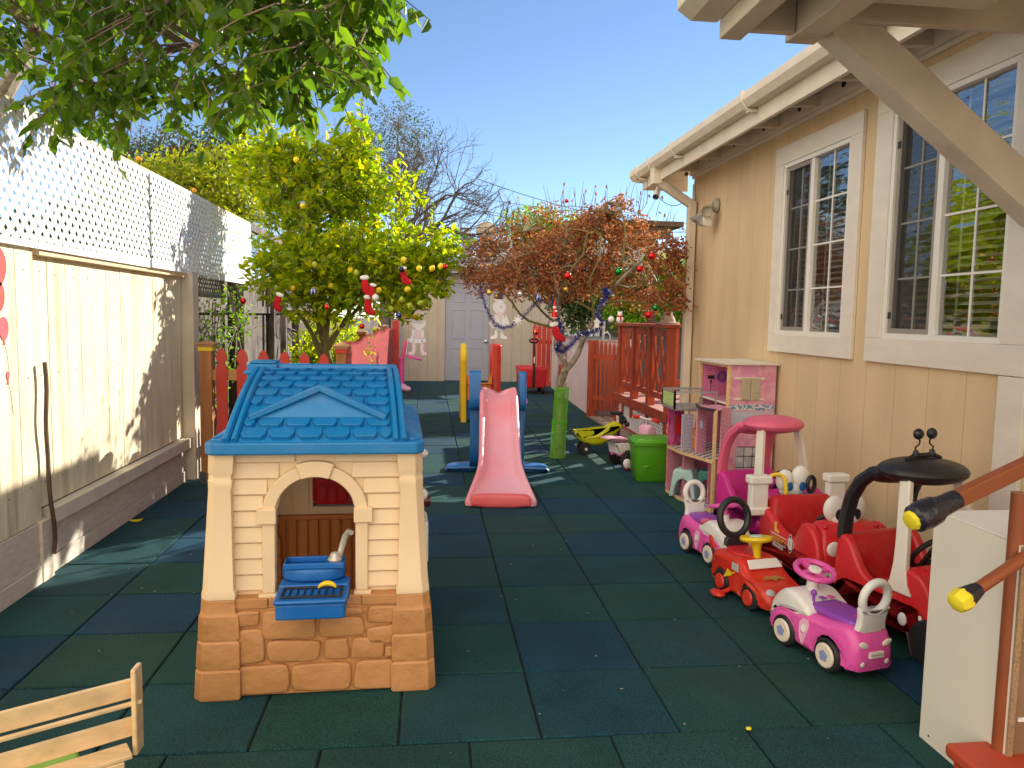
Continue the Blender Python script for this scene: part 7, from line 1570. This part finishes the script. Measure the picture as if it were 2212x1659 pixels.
# picture details on the walls
g = G(); c = Vector((2.575, YB-.022, .975))
for k in range(14): a = 2*pi*k/14; g.ring(c+Vector((.036*math.cos(a), 0, .036*math.sin(a))), (0, 1, 0), .012, .0035, 10, 4)
g.build('flower_mirror', M['purple'], dh, world=True)
g = G(); g.lathe([(.024, 0), (.024, .003)], c, (0, -1, 0), n=18); g.build('mirror', M['metal'], dh, world=True)
g = G(); g.boxp((2.445, YB-.022, .955), (2.505, YB-.0185, .985)); g.ell((2.475, YB-.022, .94), .008, 8, 6); g.ell((2.475, YB-.022, .925), .008, 8, 6); g.tube([(2.475, YB-.021, .92), (2.475, YB-.021, .84)], .002, 4); g.build('lamp_print', M['pb'], dh, world=True)
g = G(); g.ell((2.185, 5.815, .63), (.016, .002, .035), 12, 8); g.build('figure_print', mat('blue white print', (.45, .50, .70), .5), dh, world=True)
bk = thing('toy_bucket', 'small orange bucket with handle standing on the middle shelf of the dollhouse', 'bucket', (2.24, 6.05, .399))
g = G(); g.lathe([(.045, 0), (.062, .15), (.068, .152), (.068, .165), (.058, .165), (.042, .01)], n=22); g.build('pail', M['orange'], bk, smooth=True)
g = G(); g.tube([(-.06*math.cos(a), -.02-.06*abs(math.sin(a)), .15-.07*math.sin(a)) for a in [pi*i/12 for i in range(13)]], .004, 6); g.build('handle', M['palepink'], bk)
g = G(); g.add([(-.03, 0, .15), (.04, 0, .16), (.05, .01, .24), (.01, .0, .22), (-.02, 0, .25)], [(0, 1, 2, 3, 4)]); g.add([(-.02, -.02, .15), (.03, -.02, .15), (.0, -.03, .22)], [(0, 1, 2)]); o = g.build('toy_spade', M['orange'], bk)
def stool(nm, label, loc, rot, m, s=1.0):
    t = thing(nm, label, 'stool', loc, rot, 'small plastic step stools'); g = G()
    P = [(-.10, 0), (-.075, 0)]+[(-.065*math.cos(R(a)), .02+.12*math.sin(R(a))) for a in range(0, 181, 15)]+[(.075, 0), (.10, 0), (.075, .19), (.06, .21), (-.06, .21), (-.075, .19)]
    g.pillow([(a*s, b*s) for a, b in P], 'XZ', -.075*s, .075*s, .010); g.build('stool_body', M[m], t, smooth=True)
stool('step_stool', 'pale teal plastic step stool inside the dollhouse ground floor', (2.13, 5.98, .014), R(-38), 'teal', 1.1)
stool('step_stool', 'pale teal plastic step stool with darker teal seat deeper inside the dollhouse', (2.33, 5.98, .014), R(-30), 'teal2', 1.05)

# ================= tote, bikes =================
tb = thing('storage_tote', 'green plastic storage tote with lid beside the dollhouse', 'tote', (2.06, 6.70, 0), R(-4))
g = G(); vs = []
def rr(w, d, c, z): return [(x, y, z) for x, y in [(-w+c, -d), (w-c, -d), (w-c*.3, -d+c*.3), (w, -d+c), (w, d-c), (w-c*.3, d-c*.3), (w-c, d), (-w+c, d), (-w+c*.3, d-c*.3), (-w, d-c), (-w, -d+c), (-w+c*.3, -d+c*.3)]]
lev = [(.155, .13, .0), (.165, .14, .012), (.172, .147, .10), (.176, .150, .108), (.186, .160, .33), (.200, .174, .333), (.200, .174, .352), (.19, .164, .354)]
for w_, d_, z in lev: vs += rr(w_, d_, .035, z)
g.add(vs, [(i*12+j, i*12+(j+1) % 12, (i+1)*12+(j+1) % 12, (i+1)*12+j) for i in range(len(lev)-1) for j in range(12)]+[tuple(range(12))]); g.build('tub', M['green'], tb, smooth=True)
g = G(); vs = []; lev = [(.204, .178, .342), (.206, .180, .366), (.198, .172, .376), (.178, .152, .377), (.172, .146, .390), (.16, .134, .394)]
for w_, d_, z in lev: vs += rr(w_, d_, .04, z)
g.add(vs, [(i*12+j, i*12+(j+1) % 12, (i+1)*12+(j+1) % 12, (i+1)*12+j) for i in range(len(lev)-1) for j in range(12)]+[tuple(range(12)), tuple(range(60, 72))]); g.build('lid', M['green2' if 0 else 'green'], tb, smooth=True)
g = G(); g.ell((-.08, -.153, .14), (.03, .006, .014), 14, 8); g.build('logo_boss', M['green'], tb, smooth=True)
yb = thing('balance_bike', 'yellow scooting toy shaped like a curved banana with black wheels beside the deck', 'ride-on toy', (2.0, 7.98, 0), R(178))
g = G(); hull = smooth_poly([(-.12, .30), (-.05, .36), (.05, .34), (.12, .26), (.20, .22), (.33, .22), (.42, .27), (.43, .25), (.38, .16), (.28, .105), (.15, .10), (.05, .14), (-.02, .22), (-.08, .27)], 2); g.pillow(hull, 'XZ', -.085, .085, .04, wf=lambda a, b: .45+.55*max(0, min(1, (a-.0)/.15))); g.build('body', M['lime'], yb, smooth=True)
g = G(); g.pillow(smooth_poly([(.15, -.06), (.40, -.05), (.41, .05), (.15, .06)], 2), 'XY', .225, .245, .008); g.build('seat', M['black'], yb, smooth=True)
for x, y in ((.30, -.09), (.30, .09), (-.05, 0)):
    g = G(); g.lathe([(.015, -.022), (.06, -.022), (.068, -.01), (.068, .01), (.06, .022), (.015, .022)], (x, y, .068), (0, 1, 0), n=22); w__ = g.build('wheel', M['tyre'], yb, smooth=True)
    g = G(); g.lathe([(.015, 0), (.015, .05)], (x, y-.025, .068), (0, 1, 0), n=14); g.build('wheel_cap', M['white'], w__)
g = G(); g.tube([(.30, -.09, .07), (.28, -.05, .13), (.28, .05, .13), (.30, .09, .07)], .014, 8); g.tube([(-.05, 0, .07), (-.08, 0, .33)], .018, 8); g.build('fork', M['black'], yb, smooth=True)
g = G(); g.tube([(-.09, -.14, .42), (-.09, -.05, .415), (-.09, .05, .415), (-.09, .14, .42)], .014, 8); g.lathe([(.055, 0), (.07, .01), (.07, .03), (.04, .036)], (-.06, -.08, .42), n=18); g.ell((-.12, .03, .37), (.035, .04, .035), 12, 8); g.ell((-.15, .04, .33), (.03, .03, .03), 12, 8); g.tube([(-.09, 0, .33), (-.09, 0, .42)], .02, 8); g.build('handlebar', M['black'], yb, smooth=True)
tk = thing('tricycle', 'pink and white tricycle with black ribbed wheels beside the green tote', 'tricycle', (1.96, 7.30, 0), R(200))
g = G(); g.pillow(smooth_poly([(-.02, .12), (.13, .12), (.15, .23), (.17, .25), (-.04, .25)], 1), 'XZ', -.08, .08, .012); g.build('basket', M['white'], tk, smooth=True)
g = G(); g.pillow(smooth_poly([(-.07, .25), (.18, .27), (.26, .30), (.14, .31), (-.05, .28)], 1), 'XZ', -.085, .085, .012); g.build('seat', M['palepink'], tk, smooth=True)
g = G(); g.tube([(.12, .04, .14), (.02, .10, .13), (-.12, .12, .12)], .024, 8); g.tube([(.12, -.04, .14), (.02, -.10, .13), (-.12, -.12, .12)], .024, 8); g.build('frame', M['pink'], tk, smooth=True)
for x, y, rr_ in ((.04, .14, .09), (.0, -.13, .09), (-.30, 0, .10)):
    g = G(); n_ = 26; g.lathe([(.02, -.028), (rr_*.85, -.028), (rr_, -.012), (rr_, .012), (rr_*.85, .028), (.02, .028)], (x, y, rr_), (0, 1, 0), n=24)
    for k in range(20): a = 2*pi*k/20; g.box((x+rr_*math.cos(a), y, rr_+rr_*math.sin(a)), (.012, .05, .012))
    g.build('wheel', M['tyre'], tk, smooth=False)
for p0 in ((.10, .20, .06), (.02, .24, .03)):
    g = G(); g.ell(p0, (.045, .032, .058), 14, 10, rot=Matrix.Rotation(R(25), 3, 'Y')); g.build('pedal', M['white'], tk, smooth=True)
    g = G(); g.ell((p0[0]+.01, p0[1]+.005, p0[2]-.040), (.03, .03, .02), 12, 8); g.build('pedal_tip', mat('dark red rubber', (.16, .01, .02), .5), tk, smooth=True)
g = G(); g.tube([(.08, .12, .12), (.07, .20, .06)], .02, 8); g.build('crank', M['pink'], tk, smooth=True)
g = G(); g.pillow(smooth_poly([(-.34, .24), (-.22, .24), (-.20, .38), (-.26, .42), (-.34, .36)], 2), 'XZ', -.08, .08, .03); g.build('head_shroud', M['palepink'], tk, smooth=True)
g = G(); g.tube([(-.27, -.02, .40), (-.26, .0, .46), (-.26, -.13, .47), (-.25, -.18, .46)], .011, 8); g.tube([(-.26, 0, .46), (-.26, .13, .47), (-.25, .18, .46)], .011, 8); g.build('handlebar', M['white'], tk, smooth=True)
for s_ in (-1, 1):
    g = G(); g.tube([(-.255, s_*.11, .47), (-.25, s_*.20, .462)], .020, 10); g.build('grip', M['red2'], tk, smooth=True)

# ================= cabinet, steps, handrail =================
cb_ = thing('storage_cabinet', 'white melamine cabinet with brown hardboard back beside the red steps', 'cabinet', (2.1, 2.2, 0))
g = G(); g.boxp((1.757, 2.02, .0), (1.775, 2.41, .815)); g.build('side_panel', M['board'], cb_, world=True, bevel=.0015)
g = G(); g.boxp((1.777, 2.02, .80), (2.75, 2.43, .816)); g.build('top_panel', M['white'], cb_, world=True, bevel=.0015)
g = G(); g.boxp((1.7565, 2.011, .0), (1.775, 2.0195, .815)); g.boxp((1.776, 2.011, .797), (2.75, 2.0195, .8155)); g.build('chipboard_edge', M['chip'], cb_, world=True)
g = G(); g.boxp((1.776, 2.022, .0), (2.75, 2.028, .796)); g.build('back_panel', M['hard'], cb_, world=True)
g = G()
for z in (.52, .27): g.boxp((1.79, 2.016, z), (2.75, 2.0215, z+.011))
g.build('plastic_strip', M['white'], cb_, world=True)
g = G(); g.lathe([(.004, 0), (.004, .001)], (1.7566, 2.05, .79), (-1, 0, 0), n=10); g.lathe([(.004, 0), (.004, .001)], (1.7566, 2.36, .03), (-1, 0, 0), n=10); g.build('screw', M['black'], cb_, world=True)
stp = thing('red_steps', 'red painted wooden steps at the lower right corner', 'steps', (2.2, 1.6, 0))
SZ = .165
g = G(); g.boxp((1.62, 1.0, SZ-.045), (2.9, 2.105, SZ)); g.build('tread', M['stepred'], stp, world=True, bevel=.014)
g = G(); g.boxp((1.645, 1.05, .0), (2.85, 2.09, SZ-.046)); g.build('riser', M['stepred'], stp, world=True, bevel=.003)
g = G(); g.boxp((1.90, 1.0, .32), (2.9, 2.085, .365)); g.build('tread', M['stepred'], stp, world=True, bevel=.014)
g = G(); g.boxp((1.93, 1.05, SZ+.001), (2.85, 2.08, .319)); g.build('riser', M['stepred'], stp, world=True, bevel=.003)
hr = thing('handrail', 'brown red pipe handrail with foam wrapped ends rising from the red steps', 'handrail', (1.77, 2.04, SZ))
g = G(); p0 = Vector((1.765, 2.05, SZ)); p1 = Vector((1.765, 2.05, .97)); g.tube([p0, p1], .0235, 16); g.build('post', M['rail'], hr, smooth=True, world=True)
A = PY(1962, 1128, 1.98); B = PY(2212, 1008, 2.06); dAB = (B-A).normalized()
g = G(); g.beam(A+dAB*.03, A+dAB*1.2, .036, .048); g.build('upper_rail', M['rail'], hr, world=True, bevel=.006)
g = G(); g.M = Matrix.Translation(A+dAB*.08) @ dAB.to_track_quat('Z', 'Y').to_matrix().to_4x4(); pr_ = []
g.lathe([(.030, -.065), (.040, -.055), (.044, -.02), (.041, .015), (.032, .035), (.030, .07), (.0285, .10)], n=14); g.build('tape_wrap', M['tape'], hr, world=True, bevel=.002)
g = G(); g.M = Matrix.Translation(A+dAB*.01) @ dAB.to_track_quat('Z', 'Y').to_matrix().to_4x4(); g.lathe([(.012, -.010), (.026, -.006), (.031, .006)], n=10); g.build('foam_tip', M['foam'], hr, world=True, bevel=.003)
A2 = PY(2068, 1302, 1.94); B2 = PY(2212, 1205, 2.0); d2 = (B2-A2).normalized()
g = G(); g.tube([A2+d2*.03, A2+d2*1.2], .018, 14); g.build('lower_rail', M['rail'], hr, world=True, smooth=True)
g = G(); g.M = Matrix.Translation(A2+d2*.055) @ d2.to_track_quat('Z', 'Y').to_matrix().to_4x4(); g.lathe([(.031, -.035), (.031, -.02), (.024, .012), (.020, .03)], n=11); g.build('tape_wrap', M['tape'], hr, world=True, bevel=.002)
g = G(); g.M = Matrix.Translation(A2+d2*.02) @ d2.to_track_quat('Z', 'Y').to_matrix().to_4x4(); g.lathe([(.014, -.034), (.030, -.026), (.036, .0), (.032, .014)], n=7); g.build('foam_tip', M['foam'], hr, world=True, bevel=.003)

# ================= pine rack, bottom left =================
rk = thing('pine_rack', 'varnished pine shelf rack at the bottom left corner', 'rack', (-1.0, 2.0, 0), 0)
RYR_ = 2.02
a0, a1 = PY(292, 1435, RYR_), PY(292, 1610, RYR_)
xe = a0.x; zt_, zb_ = a0.z, a1.z
dR = Vector((-1, -.62, 0)).normalized()      # the rack runs away to the left and towards the camera
def rk_board(name, z0, z1, off, th, ext_=.0):
    g = G(); p = Vector((xe+ext_, RYR_+off, (z0+z1)/2)); g.beam(p, p+dR*1.0, th, z1-z0, (0, 0, 1)); return g.build(name, PN, rk, world=True, bevel=.004)
g = G(); g.beam((xe+.006, RYR_-.01, zt_), (xe+.006, RYR_-.01, zb_-.01), .05, .014, (1, 0, 0)); g.build('upright', PN, rk, world=True, bevel=.005)
rk_board('front_slat', zt_-.088, zt_-.035, .0, .012); rk_board('rod', zt_-.100, zt_-.088, -.014, .012, .02); rk_board('end_board', .0, .3, .0, .012, -1.0)
rk_board('front_slat', zt_-.192, zt_-.14, .0, .012); g = G(); p = Vector((xe, RYR_-.05, zt_-.208)); g.beam(p, p+dR*1.0, .07, .012); g.build('shelf', PN, rk, world=True, bevel=.003)
rk_board('front_slat', zt_-.24, zt_-.215, -.085, .012)
lb = thing('lime_bin', 'lime green bin under the pine rack', 'bin', (xe-.17, RYR_-.10, 0))
g = G(); q = Matrix.Rotation(R(31), 4, 'Z'); g.M = q; g.boxp((-.35, -.16, .02), (.07, .12, zt_-.224)); g.build('bin_body', M['limebin'], lb, bevel=.012)
# fallen leaf and lemon peel on the floor
g = G(); g.tube([Vector((.05*math.cos(R(a)), .02*math.sin(R(a*1.3)), .012+.03*(1-math.sin(R(a))))) for a in range(20, 170, 15)], [.002, .005, .008, .009, .009, .009, .008, .006, .004, .002], 8)
o = g.build('fallen_leaf', M['lemon'], smooth=True); o.location = PZ(292, 1130); tag(o, 'curled yellow leaf lying on the tiles beside the cream fence', 'leaf')
g = G(); g.ell((0, 0, .006), (.011, .009, .006), 10, 6); o = g.build('yellow_seed', M['lemon'], smooth=True); o.location = PZ(1617, 1577); tag(o, 'small yellow seed lying in the tile joint in the foreground', 'seed')
n_ = 260; pos = np.column_stack([rng.uniform(-2.0, 2.2, n_), rng.uniform(2.0, 14, n_), np.full(n_, .003)]); a_ = rdir(n_); a_[:, 2] *= .1
leaves('floor_litter', pos, a_, np.tile([0, 0, 1.0], (n_, 1)), rng.uniform(.006, .018, n_), mat('pale dry litter', (.35, .32, .24), .9), wid=.5, fold=.05).update_tag()
tag(bpy.data.objects['floor_litter'], kind='stuff')
